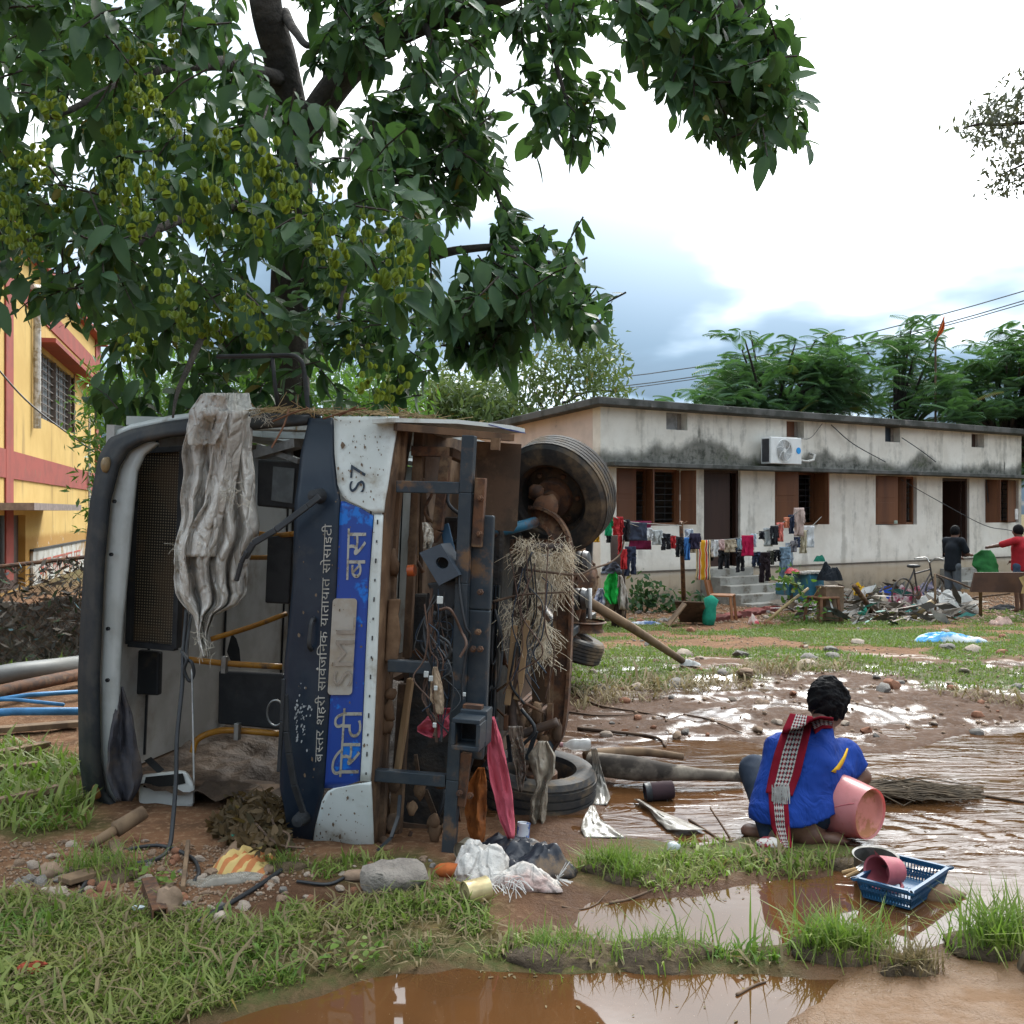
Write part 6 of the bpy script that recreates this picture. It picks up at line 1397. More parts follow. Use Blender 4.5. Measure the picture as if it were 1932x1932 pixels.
def wY(px, py, Yl): return (BM @ bp(px, py, Yl)).y
def bus_clutter():
    rg = random.Random(21)
    # grey sheet
    TM = tarp_mat('dirty_woven_sheet', (.66, .63, .58), (.50, .47, .43), (.33, .285, .24))
    tab = [(385, 470, 742), (362, 478, 768), (354, 476, 800), (348, 478, 860), (342, 483, 950), (332, 482, 1020), (323, 476, 1060), (326, 468, 1090), (338, 462, 1120), (352, 444, 1142), (366, 404, 1160), (370, 398, 1190), (376, 396, 1215), (384, 394, 1240)]
    def dep(u, v):
        y = 742+(1240-742)*v; base = 5.18+.10*u if y > 790 else 5.18+.1*u+(790-y)*.006; return base-.05*math.sin(math.pi*u)-.06*max(0, 1-abs(y-1000)/200)
    S = empty('plastic_sheet', at(430, 1240, 5.1), 'torn grey woven plastic sheet hanging over the bus windscreen opening', 'sheet')
    drape(tab, dep, 8, .07, 80, 120, 3, 14).build('sheet', TM, S, smooth=60, solid=.004)
    drape([(410, 470, 775), (400, 455, 850), (385, 440, 950), (352, 430, 1010), (350, 425, 1050)], lambda u, v: dep(u, .2)-.11, 3, .03, 24, 40, 8).build('loose_fold', TM, S, smooth=60, solid=.004)
    drape([(380, 425, 744), (358, 432, 775), (352, 420, 810), (356, 405, 840)], lambda u, v: 5.05+.0*u, 2, .05, 20, 24, 11).build('loose_fold', TM, S, smooth=60, solid=.004)
    m = MB(); strands(m, at(378, 1180, 5.08), at(392, 1238, 5.08), 22, .07, rg, .0012, .015); strands(m, at(478, 775, 5.1), at(505, 790, 5.15), 30, .05, rg, .0012, .015); strands(m, at(425, 935, 5.0), at(450, 930, 5.0), 24, .05, rg)
    strands(m, at(335, 1020, 5.1), at(345, 1080, 5.1), 12, .04, rg, .0012, .01); tag(m.build('frayed_threads', pm('pale_thread', (.48, .44, .36), .9), S), kind='stuff')
    # dark curtain inside the cab, cables, rod
    f = drape([(222, 232, 1296), (214, 250, 1350), (205, 258, 1400), (200, 270, 1460), (210, 262, 1490), (222, 248, 1512)], lambda u, v: 5.62, 3, .03, 18, 30, 5)
    tag(f.build('curtain', fabric('dark_grey_curtain', (.045, .045, .055), (.085, .08, .085), 5, (.11, .085, .065)), loc=at(235, 1512, 5.6), smooth=60, solid=.004), 'dark grey curtain rag hanging inside the bus pillar', 'curtain')
    def cable(pts, r, label, mat=M_black, name='cable', cat='cable'):
        P = spline(pts, 8); return tag(MB().tube(P, r, 6).build(name, mat, loc=P[-1], smooth=True), label, cat)
    g = lambda px, py, dz=.012: gpt(px, py, dz)
    cable([at(352, 1150, 5.5), at(346, 1225, 5.35), at(344, 1290, 5.25), at(334, 1390, 5.15), at(332, 1470, 5.08), at(326, 1550, 5.0), g(318, 1606), g(290, 1628), g(240, 1636)], .011, 'thick black cable hanging out of the windscreen opening to the ground')
    cable([at(360, 1160, 5.5), at(352, 1235, 5.3), at(362, 1250, 5.25), at(366, 1270, 5.25), at(358, 1285, 5.25), at(348, 1265, 5.25), at(352, 1245, 5.25), at(342, 1228, 5.3)], .009, 'knotted black cable bundle beside the destination board')
    cable([g(150, 1690), g(180, 1645), g(230, 1612), g(300, 1600), g(360, 1622), g(375, 1650), g(366, 1668)], .009, 'black cable looped over the stones below the windscreen')
    cable([g(372, 1745), g(430, 1712), g(490, 1675), g(540, 1640)], .010, 'straight black cable lying in the grass before the striped sacking')
    cable([g(560, 1668), g(620, 1672), g(660, 1655)], .007, 'thin black cable beside the tan brick')
    cable([at(362, 1262, 5.25), at(364, 1370, 5.2), at(366, 1482, 5.15)], .0055, 'thin pale metal rod hanging in the windscreen opening', M_steel, 'rod', 'rod')
    # pink, orange and clear rags below the chassis
    def rag(name, label, tab, Y, mat, folds=2, amp=.02, seed=1, cat='cloth'):
        o = drape(tab, (lambda u, v: Y) if not callable(Y) else Y, folds, amp, 16, 36, seed).build(name, mat, loc=at(tab[-1][0], tab[-1][2], Y if not callable(Y) else Y(0, 1)), smooth=60, solid=.003); return tag(o, label, cat)
    PKC = fabric('pink_muslin', (.58, .12, .16), (.46, .085, .12), 5)
    rag('pink_cloth', 'long pink cloth hanging from the chassis to the ground', [(921, 932, 1352), (918, 945, 1390), (920, 954, 1430), (924, 962, 1470), (934, 968, 1510), (944, 971, 1550), (958, 970, 1582)], 4.96, PKC, 2, .03, 2)
    rag('pink_net', 'crumpled pink cloth caught inside the bus underside', [(832, 852, 1336), (806, 851, 1352), (790, 850, 1370), (786, 846, 1380), (812, 838, 1392)], 5.12, PKC, 2, .04, 6)
    rag('orange_rag', 'rust orange rag hanging below the chassis bracket', [(902, 914, 1448), (882, 919, 1480), (876, 918, 1530), (882, 916, 1560), (892, 912, 1600)], 5.06, fabric('rust_orange_cloth', (.30, .095, .022), (.2, .06, .018), 4, (.12, .07, .04)), 2, .03, 3)
    FL = filmmat('muddy_clear_film', (.42, .36, .28), .72)
    rag('plastic_strip', 'muddy clear plastic strip draped in front of the lower wheel', [(1016, 1032, 1398), (996, 1048, 1425), (1006, 1046, 1460), (1012, 1034, 1480), (1002, 1032, 1510), (998, 1030, 1540), (1008, 1028, 1568)], 5.45, FL, 3, .04, 4, 'plastic')
    rag('plastic_strip', 'brown stained plastic hanging between pink cloth and wheel', [(958, 985, 1370), (966, 990, 1420), (974, 992, 1460), (978, 984, 1495)], 5.3, filmmat('brown_film', (.17, .13, .10), .85), 2, .03, 7, 'plastic')
    rag('paper_scrap', 'beige torn paper hanging from the wiring loom', [(818, 826, 1258), (812, 834, 1290), (812, 838, 1320), (826, 836, 1348)], 4.86, pm('beige_paper', (.38, .28, .19), .9, (.28, .2, .13), 8), 2, .02, 9, 'paper')
    rag('white_scrap', 'crumpled white scrap stuck above the control box', [(797, 806, 986), (798, 818, 1000), (800, 818, 1020), (798, 812, 1035)], 5.0, pm('white_scrap', (.5, .45, .38), .8, (.3, .25, .19), 12), 2, .03, 10, 'paper')
    # raffia
    m = MB(); Ya = 5.72
    for a, b, n, L in (((985, 1030), (1010, 1034), 90, .13), ((1055, 1030), (1072, 1050), 70, .12), ((985, 1075), (1060, 1070), 70, .13), ((1015, 1040), (1060, 1070), 70, .1), ((998, 1110), (1025, 1120), 80, .14), ((1005, 1160), (1025, 1190), 120, .13), ((1015, 1210), (1030, 1240), 60, .1), ((960, 1140), (970, 1190), 50, .12), ((1030, 1085), (1065, 1100), 60, .17)): strands(m, at(*a, Ya), at(*b, Ya), int(n*1.6), L*1.1, rg, .0011, .024)
    R_ = empty('raffia_fibres', at(1015, 1240, Ya), 'matted bundle of pale raffia fibres caught on the front axle', 'fibres'); tag(m.build('fibre_strands', pm('pale_raffia', (.72, .63, .48), .9, (.55, .45, .31), 20), R_), kind='stuff')
    drape([(994, 1016, 1040), (1004, 1030, 1080), (1004, 1026, 1130), (994, 1024, 1170), (1000, 1026, 1210), (1012, 1026, 1245)], lambda u, v: Ya+.02, 3, .03, 14, 40, 13).build('matted_core', pm('muddy_raffia', (.55, .46, .33), .95, (.38, .3, .2), 14, bump=1, bsc=60, bd=.02), R_, smooth=60, solid=.02)
    for pts, lab in (([(985, 1074, 5.68), (1040, 1080, 5.66), (1090, 1084, 5.7), (1120, 1072, 5.8), (1150, 1062, 5.9), (1170, 1045, 6.0), (1178, 1020, 6.0)], 'thin curved branch sticking out sideways past the front wheel'), ([(930, 1135, 5.6), (985, 1122, 5.6), (1050, 1118, 5.65), (1085, 1115, 5.7)], 'pale dry stick lying across the axle and fibres')):
        P = spline([at(*q) for q in pts], 6); tag(MB().tube(P, [.008-.004*i/len(P) for i in range(len(P))], 6).build('twig', M_branch, loc=P[0], smooth=True), lab, 'twig')
    # bottle on the wheel
    p = at(1062, 1405, 5.95); d = Vector((1, .1, -.02)); M = axis_m(p, d); B = empty('plastic_bottle', p-Vector((0, 0, .04)), 'crushed clear plastic bottle lying on the lower wheel', 'bottle')
    MB().lathe([(.001, 0), (.012, 0), (.014, .02), (.032, .05), (.036, .07), (.032, .1), (.036, .12), (.036, .15), (.030, .16), (.001, .158)], 16, M).build('bottle', filmmat('clear_pet', (.62, .62, .6), .55, .12), B, smooth=True); MB().lathe([(.001, -.02), (.014, -.02), (.014, 0), (.001, 0)], 12, M).build('cap', pm('pink_cap', (.4, .2, .2)), B, smooth=40)
    # dry twigs and straw on top of the bus
    for k, (a, b) in enumerate((((545, 772), (512, 845)), ((515, 795), (582, 770)), ((610, 790), (690, 770)), ((640, 785), (672, 768)))):
        P = spline([at(*a, 5.05), at((a[0]+b[0])/2+6, (a[1]+b[1])/2-4, 5.0), at(*b, 4.98)], 6); tag(MB().tube(P, .005, 5).build('twig', pm('reddish_twig', (.2, .09, .045)), loc=P[-1]), ['reddish twig dangling over the windscreen edge', 'reddish twig lying at the foot of the mirror rail', 'straw stem lying along the white corner panel', 'short straw stem above the S7 lettering'][k], 'twig')
    m = MB()
    for k in range(260):
        x = rg.uniform(470, 960); p = at(x, interp(x, [(470, 778), (590, 782), (750, 785), (985, 824)])-rg.uniform(0, 6), interp(x, [(470, 5.1), (750, 5.0), (985, 5.6)])+rg.uniform(0, .3)); d = Vector((rg.gauss(0, 1), rg.gauss(0, 1), rg.gauss(0, .2))).normalized()*rg.uniform(.03, .12); m.tube([p-d, p+Vector((0, 0, .01)), p+d], .0022, 3, False)
    tag(m.build('straw', pm('dry_straw', (.34, .24, .12), .9)), 'dry straw strewn along the top side of the bus', 'straw', kind='stuff')
    # leaf litter spilling from the cab
    n = 1700; r = np.random.default_rng(5); q = inpoly([(400, 1560), (450, 1500), (535, 1500), (540, 1600), (500, 1608), (440, 1590)], n, r); pos = np.array([list(zpt(x, y, .02+.10*abs(r.normal(0, .6))*(1-abs(x-490)/120))) for x, y in q])
    LD = leafmat('dead_leaf', (.05, .042, .02), (.15, .10, .05), (.12, .08, .03), .8, 6); o = scatter('leaf_litter', LV, LF, pos, orient(r.normal(0, 1, (n, 3)), r.normal(0, 1, (n, 3))+np.array([0, 0, .6])), r.uniform(.025, .085, n), LD, None, r.random(n)); tag(o, 'heap of dead brown leaves spilling out of the bus cab', 'leaves', kind='stuff')
    for pts, lab in (([(505, 1525), (520, 1560), (545, 1575), (540, 1600)], 'bent root tangled in leaf litter by the wiper'), ([(470, 1540), (520, 1590), (575, 1600)], 'thin root reaching from leaf litter to the white corner')):
        P = spline([zpt(x, y, .12) for x, y in pts], 6); tag(MB().tube(P, .006, 5).build('root', M_branch, loc=P[-1]), lab, 'root')
    tag(drape([(436, 470, 1575), (455, 490, 1595), (520, 545, 1590), (524, 560, 1612)], lambda u, v: 4.98, 2, .03, 14, 14, 3).build('green_net', fabric('green_netting', (.02, .16, .11)), loc=zpt(500, 1612, 0), smooth=60, solid=.003), 'scrap of green netting below the bus wiper', 'netting')
bus_clutter()
STONE = [pm('tan_stone', (.27, .185, .125), .9, (.2, .135, .09), 9, bump=.6, bsc=25, bd=.01), pm('grey_stone', (.22, .20, .18), .9, (.15, .135, .12), 9, bump=.6, bsc=25, bd=.01), pm('red_brick_stone', (.27, .12, .065), .9, (.19, .085, .05), 9, bump=.6, bsc=25, bd=.01), pm('pale_stone', (.38, .31, .25), .9, (.29, .23, .18), 9, bump=.6, bsc=25, bd=.01)]
def near_ground():
    rg = random.Random(33)
    protos = []
    for k in range(8):
        for m in STONE:
            o = MB().blob((0, 0, 0), (1, rg.uniform(.6, .95), rg.uniform(.42, .7)), k*7+1, .32, 2).build('stone', m, smooth=38); protos.append(o.data); bpy.data.objects.remove(o)
    def stone(c, s, label, group, me=None):
        k = rg.randrange(len(protos)); label = ('tan', 'grey', 'brick red', 'pale')[k % 4]+' '+label
        o = bpy.data.objects.new('stone', protos[k]); COL.objects.link(o); o.location = c+Vector((0, 0, s*.22)); o.rotation_euler = (rg.gauss(0, .2), rg.gauss(0, .2), rg.random()*6.3); o.scale = (s, s, s); tag(o, label, 'stone', group)
    P = [(15, 1590), (170, 1585), (300, 1585), (420, 1610), (545, 1640), (610, 1660), (590, 1700), (450, 1720), (340, 1760), (250, 1745), (100, 1700), (15, 1680)]
    for x, y in inpoly(P, 120, np.random.default_rng(8)): stone(gpt(x, y), rg.choice((.012, .016, .02, .024, .03, .038)), 'flood stone lying in the dirt below the bus windscreen', 'stones below the windscreen')
    for x, y in inpoly([(640, 1640), (700, 1625), (800, 1620), (860, 1640), (700, 1690), (640, 1680)], 24, np.random.default_rng(9)): stone(gpt(x, y), rg.choice((.012, .018, .024)), 'pebble beside the grey concrete chunk', 'pebbles by the concrete chunk')
    for x, y in inpoly([(1080, 1180), (1500, 1170), (1930, 1170), (1930, 1320), (1500, 1310), (1300, 1290), (1080, 1330)], 60, np.random.default_rng(10)): stone(gpt(x, y), rg.choice((.03, .04, .05, .07, .1)), 'stone scattered on the grass and mud before the house', 'stones on the lawn')
    for x, y in inpoly([(1090, 1330), (1400, 1300), (1930, 1330), (1930, 1390), (1500, 1395), (1100, 1395)], 34, np.random.default_rng(12)): stone(gpt(x, y), rg.choice((.015, .025, .035, .05)), 'wet stone in the mud beyond the puddle', 'stones in the mud')
    for x, y in inpoly([(1130, 1155), (1560, 1150), (1930, 1135), (1930, 1165), (1560, 1175), (1130, 1178)], 44, np.random.default_rng(14)): stone(gpt(x, y), rg.choice((.05, .07, .09)), 'rubble piece along the foot of the house yard', 'rubble before the house')
    def big(px, py, sz, mat, seed, label, name='stone', cat='stone', amp=.3, rz=0):
        c = gpt(px, py); tag(MB().blob(c+Vector((0, 0, sz[2]*.6)), sz, seed, amp, 3, rotz(rz)).build(name, mat, loc=c, smooth=35), label, cat)
    big(742, 1680, (.125, .09, .085), pm('concrete_chunk', (.27, .235, .2), .95, (.2, .17, .145), 8, bump=.9, bsc=40, bd=.02), 2, 'large angular grey concrete chunk beside the bus corner', 'concrete_chunk', 'rubble', .34)
    big(672, 1660, (.06, .035, .028), STONE[0], 5, 'tan broken brick left of the concrete chunk', 'brick', 'brick', .2); big(318, 1728, (.05, .045, .075), STONE[0], 8, 'upright tan boulder beside the rusty square tube')
    big(338, 1700, (.034, .03, .024), STONE[2], 3, 'round orange stone behind the upright boulder'); big(418, 1742, (.03, .028, .03), STONE[3], 4, 'pale stone lying in the grass by the black cable'); big(98, 1655, (.05, .04, .04), STONE[0], 6, 'rounded tan stone at the left of the rubble'); big(100, 1690, (.06, .035, .025), STONE[3], 7, 'flat pale stone at the grass edge')
    big(850, 1652, (.075, .035, .035), pm('orange_brick', (.42, .11, .025), .9, (.3, .075, .02), 8, bump=.5), 9, 'orange brick half hidden under the white sack', 'brick', 'brick', .15, -.3); big(505, 1645, (.03, .025, .02), STONE[0], 10, 'small tan stone beside the striped sacking')
    # wood and metal pieces
    a, b = gpt(172, 1606, .03), at(272, 1532, 5.15); m = empty('wooden_post', a, 'broken wooden post propped against the windscreen sill', 'post'); mid = a.lerp(b, .5)
    MB().tube([a, mid], [.022, .026], 10).build('thin_end', M_wood, m, smooth=True); MB().tube([mid.lerp(b, -.1), b], [.040, .036], 10).build('thick_end', M_wood, m, smooth=True)
    def tubeobj(name, label, cat, a, b, w, t, mat):
        T = empty(name, a, label, cat); d = (b-a).normalized(); x, y = frame(d); 
        for s, nm in ((1, 'side'), (-1, 'side')): MB().bar(a+x*s*(w-t)/2, b+x*s*(w-t)/2, t, w, y).build(nm, mat, T); MB().bar(a+y*s*(w-t)/2, b+y*s*(w-t)/2, w-2*t, t, y).build(nm, mat, T)
    tubeobj('square_tube', 'short rusty square steel tube lying beside the upright boulder', 'tube', gpt(302, 1745, .035), gpt(280, 1690, .05), .055, .005, M_rust)
    for k, (x0, y0, x1, y1, w, lab) in enumerate(((215, 1600, 232, 1650, .05, 'short weathered wooden block standing in the rubble'), (240, 1640, 120, 1675, .09, 'flat plank fragment on the pebbles'), (355, 1600, 345, 1690, .02, 'narrow upright wood sliver in the rubble'))):
        tag(MB().bar(gpt(x0, y0, .03), gpt(x1, y1, .03), w, .025).build('wood_piece', M_wood, loc=gpt(x0, y0), bevel=.004), lab, 'wood')
    # striped sacking and plastic
    t = NT('striped_sacking'); s = t.sep(t.mp(t.co(), (1, 1, 1), (0, 0, .6))); st = t.math('FRACT', t.math('MULTIPLY', s[0], 24)); SM = t.fin(t.mix(t.ramp(st, .5, .56), (.50, .36, .14), (.42, .16, .06)), .85, 0, .2); t.bump(t.noise(60, 4), .4, .006)
    cloth_heap('sacking', 'yellow and orange striped sacking crumpled on the rubble', 'sacking', 462, 1642, .34, .20, .12, SM, 3, .4, n=30)
    cloth_heap('plastic_film', 'clear grey plastic film lying beside the striped sacking', 'plastic', 430, 1662, .42, .10, .05, filmmat('grey_clear_film', (.3, .27, .22), .6), 6, .25)
    tag(MB().bar(gpt(480, 1604, .06), gpt(440, 1640, .03), .16, .008).build('cardboard', pm('brown_card', (.2, .13, .08)), loc=gpt(470, 1620)), 'torn brown cardboard leaning on the rubble', 'cardboard')
    # sack, tarpaulin, tins
    WS = tarp_mat('white_red_sack', (.60, .57, .53), (.46, .42, .38), (.44, .24, .21)); c = gpt(955, 1665); S = empty('white_sack', c, 'empty white and red woven sack crumpled beside the bus', 'sack')
    heap(gpt(905, 1650), .28, .22, .20, 5, 30, .3, zfun=lambda x, y: c.z-.01).build('sack_body', WS, S, smooth=55, solid=.004); heap(gpt(985, 1668), .38, .17, .10, 8, 30, -.35, zfun=lambda x, y: c.z-.01).build('sack_body', WS, S, smooth=55, solid=.004)
    m = MB(); rr = random.Random(3)
    for _ in range(45):
        p = gpt(rr.uniform(880, 985), rr.uniform(1672, 1692), .02+.05*rr.random()); d = Vector((rr.gauss(0, .05), -.04-.04*rr.random(), -.02)); m.tube([p, p+d*.5+Vector((0, 0, .012)), p+d], .0018, 3, False)
    for _ in range(18): p = gpt(1052, 1680, .05); m.tube([p, p+Vector((rr.gauss(.03, .03), rr.gauss(0, .03), rr.gauss(.01, .03)))], .0018, 3, False)
    tag(m.build('frayed_threads', pm('white_thread', (.6, .58, .55)), S), kind='stuff')
    DT = pm('muddy_black_sheet', (.016, .019, .028), .45, (.03, .032, .04), 6, bump=.4, bsc=18, bd=.01, dirt=(.17, .12, .08), dsc=6, dlo=.5, dhi=.64)
    cloth_heap('black_sheet', 'muddy black plastic sheet heaped behind the white sack', 'sheet', 1010, 1642, .36, .24, .17, DT, 12, -.2, n=30); cloth_heap('black_sheet', 'flat black plastic sheet under the pink cloth', 'sheet', 960, 1600, .34, .2, .08, DT, 15, .1, n=24)
    def tin(name, label, px, py, r, l, d, mat, z=None):
        c = gpt(px, py); c.z += r*.95; M = axis_m(c, d); T = empty(name, Vector((c.x, c.y, c.z-r)), label, 'tin')
        MB().lathe([(r*.94, .0), (r*1.03, -.003), (r*1.03, .004), (r, .008), (r, l-.008), (r*1.03, l-.004), (r*1.03, l+.003), (r*.94, l)], 28, M).build('can_wall', mat, T, smooth=40); MB().lathe([(.001, .006), (r*.7, .006), (r*.74, .003), (r*.94, .004)], 28, M).build('can_end', mat, T, smooth=40); MB().lathe([(.001, l-.004), (r*.94, l-.003)], 28, M).build('can_end', mat, T)
    YT = pm('cream_painted_tin', (.55, .45, .24), .35, (.42, .33, .17), 7, metal=.3, dirt=(.2, .13, .07), dsc=6, dlo=.55, dhi=.7)
    tin('tin_can', 'cream yellow tin can lying in the grass', 878, 1706, .047, .10, (.86, .5, .05), YT); tin('tin_can', 'rusty open tin ring beside the chassis foot', 872, 1625, .045, .06, (.5, .85, .1), pm('dull_tin', (.28, .25, .19), .4, metal=.5)); tin('tin_can', 'blue and white tin behind the pink cloth', 986, 1592, .032, .07, (.1, .1, 1), pm('blue_white_tin', (.5, .52, .55), .4, (.05, .12, .35), 12, .5, .52))
    # floating and soaked things
    FW = filmmat('soaked_white_film', (.36, .33, .285), .9, .3)
    def wsheet(name, label, tab, zf, mat, cat='plastic'):
        rw = rows(tab); mb = MB().sheet(lambda u, v: zpt(*rw(u, v), zf(u, v)+.006*mnoise.noise(Vector((u*6, v*9, 1)))), 14, 26); tag(mb.build(name, mat, loc=zpt(tab[-1][0], tab[-1][2], 0), smooth=60, solid=.003), label, cat)
    wsheet('plastic_film', 'grey white plastic sheet hanging from the driftwood into the puddle', [(1115, 1126, 1412), (1118, 1132, 1440), (1116, 1140, 1470), (1110, 1152, 1505), (1118, 1145, 1518)], lambda u, v: .30*(1-v)**1.5+.008, FW); wsheet('plastic_film', 'fan of soaked white plastic spread beside the lower wheel', [(1114, 1122, 1520), (1100, 1132, 1545), (1096, 1160, 1565), (1104, 1180, 1580)], lambda u, v: .05*(1-v)+.006, FW)
    wsheet('plastic_film', 'long twisted strip of wet plastic floating by the brown holder', [(1196, 1206, 1508), (1225, 1240, 1528), (1240, 1290, 1548), (1260, 1330, 1566)], lambda u, v: .012+.02*math.sin(math.pi*u), FW)
    P = spline([zpt(1112, 1440, .10), zpt(1180, 1448, .10), zpt(1250, 1456, .09), zpt(1330, 1462, .07), zpt(1400, 1466, .05)], 6); n = len(P); tag(MB().tube(P, [interp(i/n, [(0, .07), (.3, .075), (.5, .055), (.7, .035), (1, .03)]) for i in range(n)], 14).build('driftwood', pm('grey_driftwood', (.26, .22, .17), .8, (.10, .08, .062), 4, .42, .6, bump=.5, bsc=14, dirt=(.04, .032, .026), dsc=3, dlo=.5, dhi=.62), loc=P[0], smooth=True), 'thick grey driftwood trunk lying in the puddle', 'driftwood')
    P = spline([zpt(1105, 1425, .10), zpt(1200, 1418, .08), zpt(1290, 1428, .06)], 6); tag(MB().tube(P, [.04-.02*i/len(P) for i in range(len(P))], 10).build('driftwood', M_wood, loc=P[0], smooth=True), 'slimmer brown log behind the driftwood trunk', 'driftwood')
    c = zpt(1244, 1500, .03); M = axis_m(c+Vector((-.075, 0, .015)), (1, .1, .08)); T = empty('can_holder', (c.x, c.y, 0), 'dark brown padded bottle holder floating in the puddle', 'holder'); MB().lathe([(.001, .02), (.038, .02), (.044, .0), (.052, .02), (.054, .1), (.050, .155), (.040, .16), (.001, .158)], 20, M).build('sleeve', fabric('brown_neoprene', (.055, .033, .037), (.04, .026, .03)), T, smooth=45)
    MB().lathe([(.045, -.004), (.050, .0), (.053, .024), (.056, .026), (.052, -.008)], 20, M).build('black_hem', M_black, T, smooth=True); mb = MB(); lay_text([('Jimmy', 0, 0, .022, .022)], lambda a, b: M @ Vector((.0555*math.cos(-1.2+b*9), -.0555*math.sin(1.35-a*9+.0), .11+b*.5)), mb); mb.build('small_lettering', pm('grey_print', (.35, .33, .33)), T)
    rr = random.Random(5); m = MB()
    for k in range(150):
        a = zpt(rr.uniform(1600, 1660), rr.uniform(1478, 1496), .03+.05*rr.random()); b = zpt(rr.uniform(1720, 1860), rr.uniform(1482, 1512), .005+.05*rr.random()); m.tube([a, a.lerp(b, .5)+Vector((0, rr.gauss(0, .06), rr.gauss(.01, .02))), b], .0035, 4, False)
    tag(m.build('reed_bundle', pm('wet_reed', (.13, .095, .06), .8, (.08, .06, .04), 9)), 'bundle of brown reeds lying in the water beyond the bucket', 'reeds', kind='stuff')
    for pts, r, lab in (([(1600, 1488), (1700, 1500), (1830, 1515), (1960, 1535)], .012, 'long thin pole floating beyond the pink bucket'), ([(1060, 1290), (1120, 1330), (1200, 1345), (1260, 1355)], .012, 'long dark root trailing across the mud'), ([(1070, 1345), (1130, 1352), (1200, 1350)], .009, 'thin root beside the dark puddle edge'),
                        ([(1090, 1378), (1160, 1385), (1240, 1408), (1255, 1425)], .015, 'forked dark root reaching the water edge'), ([(1255, 1425), (1262, 1400), (1256, 1380)], .007, 'upright twig fork at the water edge'), ([(1290, 1350), (1340, 1360), (1400, 1385)], .008, 'thin stick half sunk in mud before the man'),
                        ([(1150, 1700), (1200, 1690), (1290, 1660), (1360, 1650)], .006, 'pale bent twig at the end of the grass strip'), ([(1060, 1712), (1110, 1718), (1150, 1705)], .004, 'thin curved straw near the tin can'), ([(1390, 1910), (1420, 1890), (1445, 1880)], .006, 'short dark twig lying in the front puddle'), ([(1300, 1570), (1380, 1590), (1340, 1545)], .007, 'bent reed stem at the puddle margin')):
        P = spline([gpt(x, y, r) for x, y in pts], 6); P = [Vector((p.x, p.y, max(p.z, r*.6))) for p in P]; tag(MB().tube(P, [r*(1-.5*i/len(P)) for i in range(len(P))], 6).build('stick', M_branch, loc=P[0], smooth=True), lab, 'stick')
    a = at(1098, 1128, 10.0); b = gpt(1288, 1256, .05); T = empty('wooden_pole', b, 'long wooden pole leaning down onto the grass from the bus rear', 'pole'); MB().tube([a, a.lerp(b, .5)+Vector((0, 0, .015)), b], [.05, .047, .036], 10).build('shaft', M_wood, T, smooth=True); heap(b+Vector((.07, 0, -.05)), .22, .1, .08, 4, 12).build('white_rag', pm('white_rag', (.6, .6, .58)), T, solid=.003)
    # tyre at the lower right corner
    T = empty('tyre', (1.80, 3.38, 0), 'black tyre standing at the edge of the sandy bank', 'tyre'); c = at(1958, 1892, 3.45); tyre_wheel('tread', c, (.92, -.30, -.25), .19, .11, T)
    # pipes and rods at the left
    for name, label, p, q, r, mat in (('pvc_pipe', 'grey plastic pipe lying beyond the bus front', (-120, 1325), (165, 1278), .085, pm('grey_pvc', (.16, .165, .16), .5, (.18, .18, .17), 3)), ('steel_pipe', 'dark rusty pipe under the grey plastic pipe', (-120, 1365), (160, 1292), .055, M_rust),
            ('blue_rod', 'upper blue rod of a bent metal frame lying on dirt', (-60, 1345), (160, 1320), .02, pm('sky_blue_paint', (.05, .22, .45), .5)), ('blue_rod', 'middle blue rod of a bent metal frame lying on dirt', (-60, 1335), (120, 1345), .015, pm('sky_blue_paint', (.05, .22, .45), .5)), ('blue_rod', 'thick front blue rod lying across a plank', (-120, 1374), (165, 1362), .03, pm('sky_blue_paint', (.05, .22, .45), .5))):
        a, b = gpt(*p, r+.05), gpt(*q, r+.05); tag(MB().tube([a, a.lerp(b, .5)+Vector((0, 0, .02)), b], r, 10).build(name, mat, loc=a, smooth=True), label, name.split('_')[1])
    for p, q, w, lab in (((-100, 1395), (150, 1375), .10, 'weathered plank under the blue rods'), ((-60, 1445), (90, 1415), .08, 'pale plank end in the grass left of the bus'), ((-60, 1470), (75, 1455), .06, 'dark plank half hidden in grass'), ((-60, 1540), (110, 1500), .05, 'thin reddish plank lying in weeds')):
        a, b = gpt(*p, .04), gpt(*q, .04); tag(MB().bar(a, b, w, .04).build('plank', M_wood, loc=a, bevel=.005), lab, 'plank')
    tag(MB().blob(gpt(1271, 1606, .02), (.035, .03, .025), 5, .4, 2).build('plastic_cup', filmmat('clear_cup', (.6, .66, .68), .6, .1), loc=gpt(1271, 1606), smooth=True), 'crushed clear plastic cup at the puddle edge', 'cup'); tag(MB().blob(gpt(1540, 1808, .015), (.02, .015, .012), 6, .4, 1).build('wrapper', pm('red_wrapper', (.5, .07, .04), .4), loc=gpt(1540, 1808)), 'small red wrapper in the grass tuft', 'wrapper')
    tag(MB().blob(gpt(60, 1840, .03), (.05, .03, .02), 8, .4, 2).build('red_rag', fabric('red_rag', (.35, .07, .04)), loc=gpt(60, 1840)), 'small red rag in the grass', 'rag'); tag(MB().blob(gpt(262, 1722, .02), (.035, .02, .012), 9, .4, 1).build('fish_shaped_scrap', pm('pale_blue_scrap', (.45, .52, .54), .4), loc=gpt(262, 1722)), 'pale blue plastic scrap beside the rusty square tube', 'scrap')
    c = zpt(1775, 1690, 0); tag(MB().blob(c, (.11, .08, .045), 4, .3, 3).build('mud_clod', pm('wet_mud_clod', (.15, .085, .045), .8, (.10, .06, .03), 9, bump=.7), loc=c, smooth=True), 'brown mud clod beside the blue basket', 'mud')
near_ground()
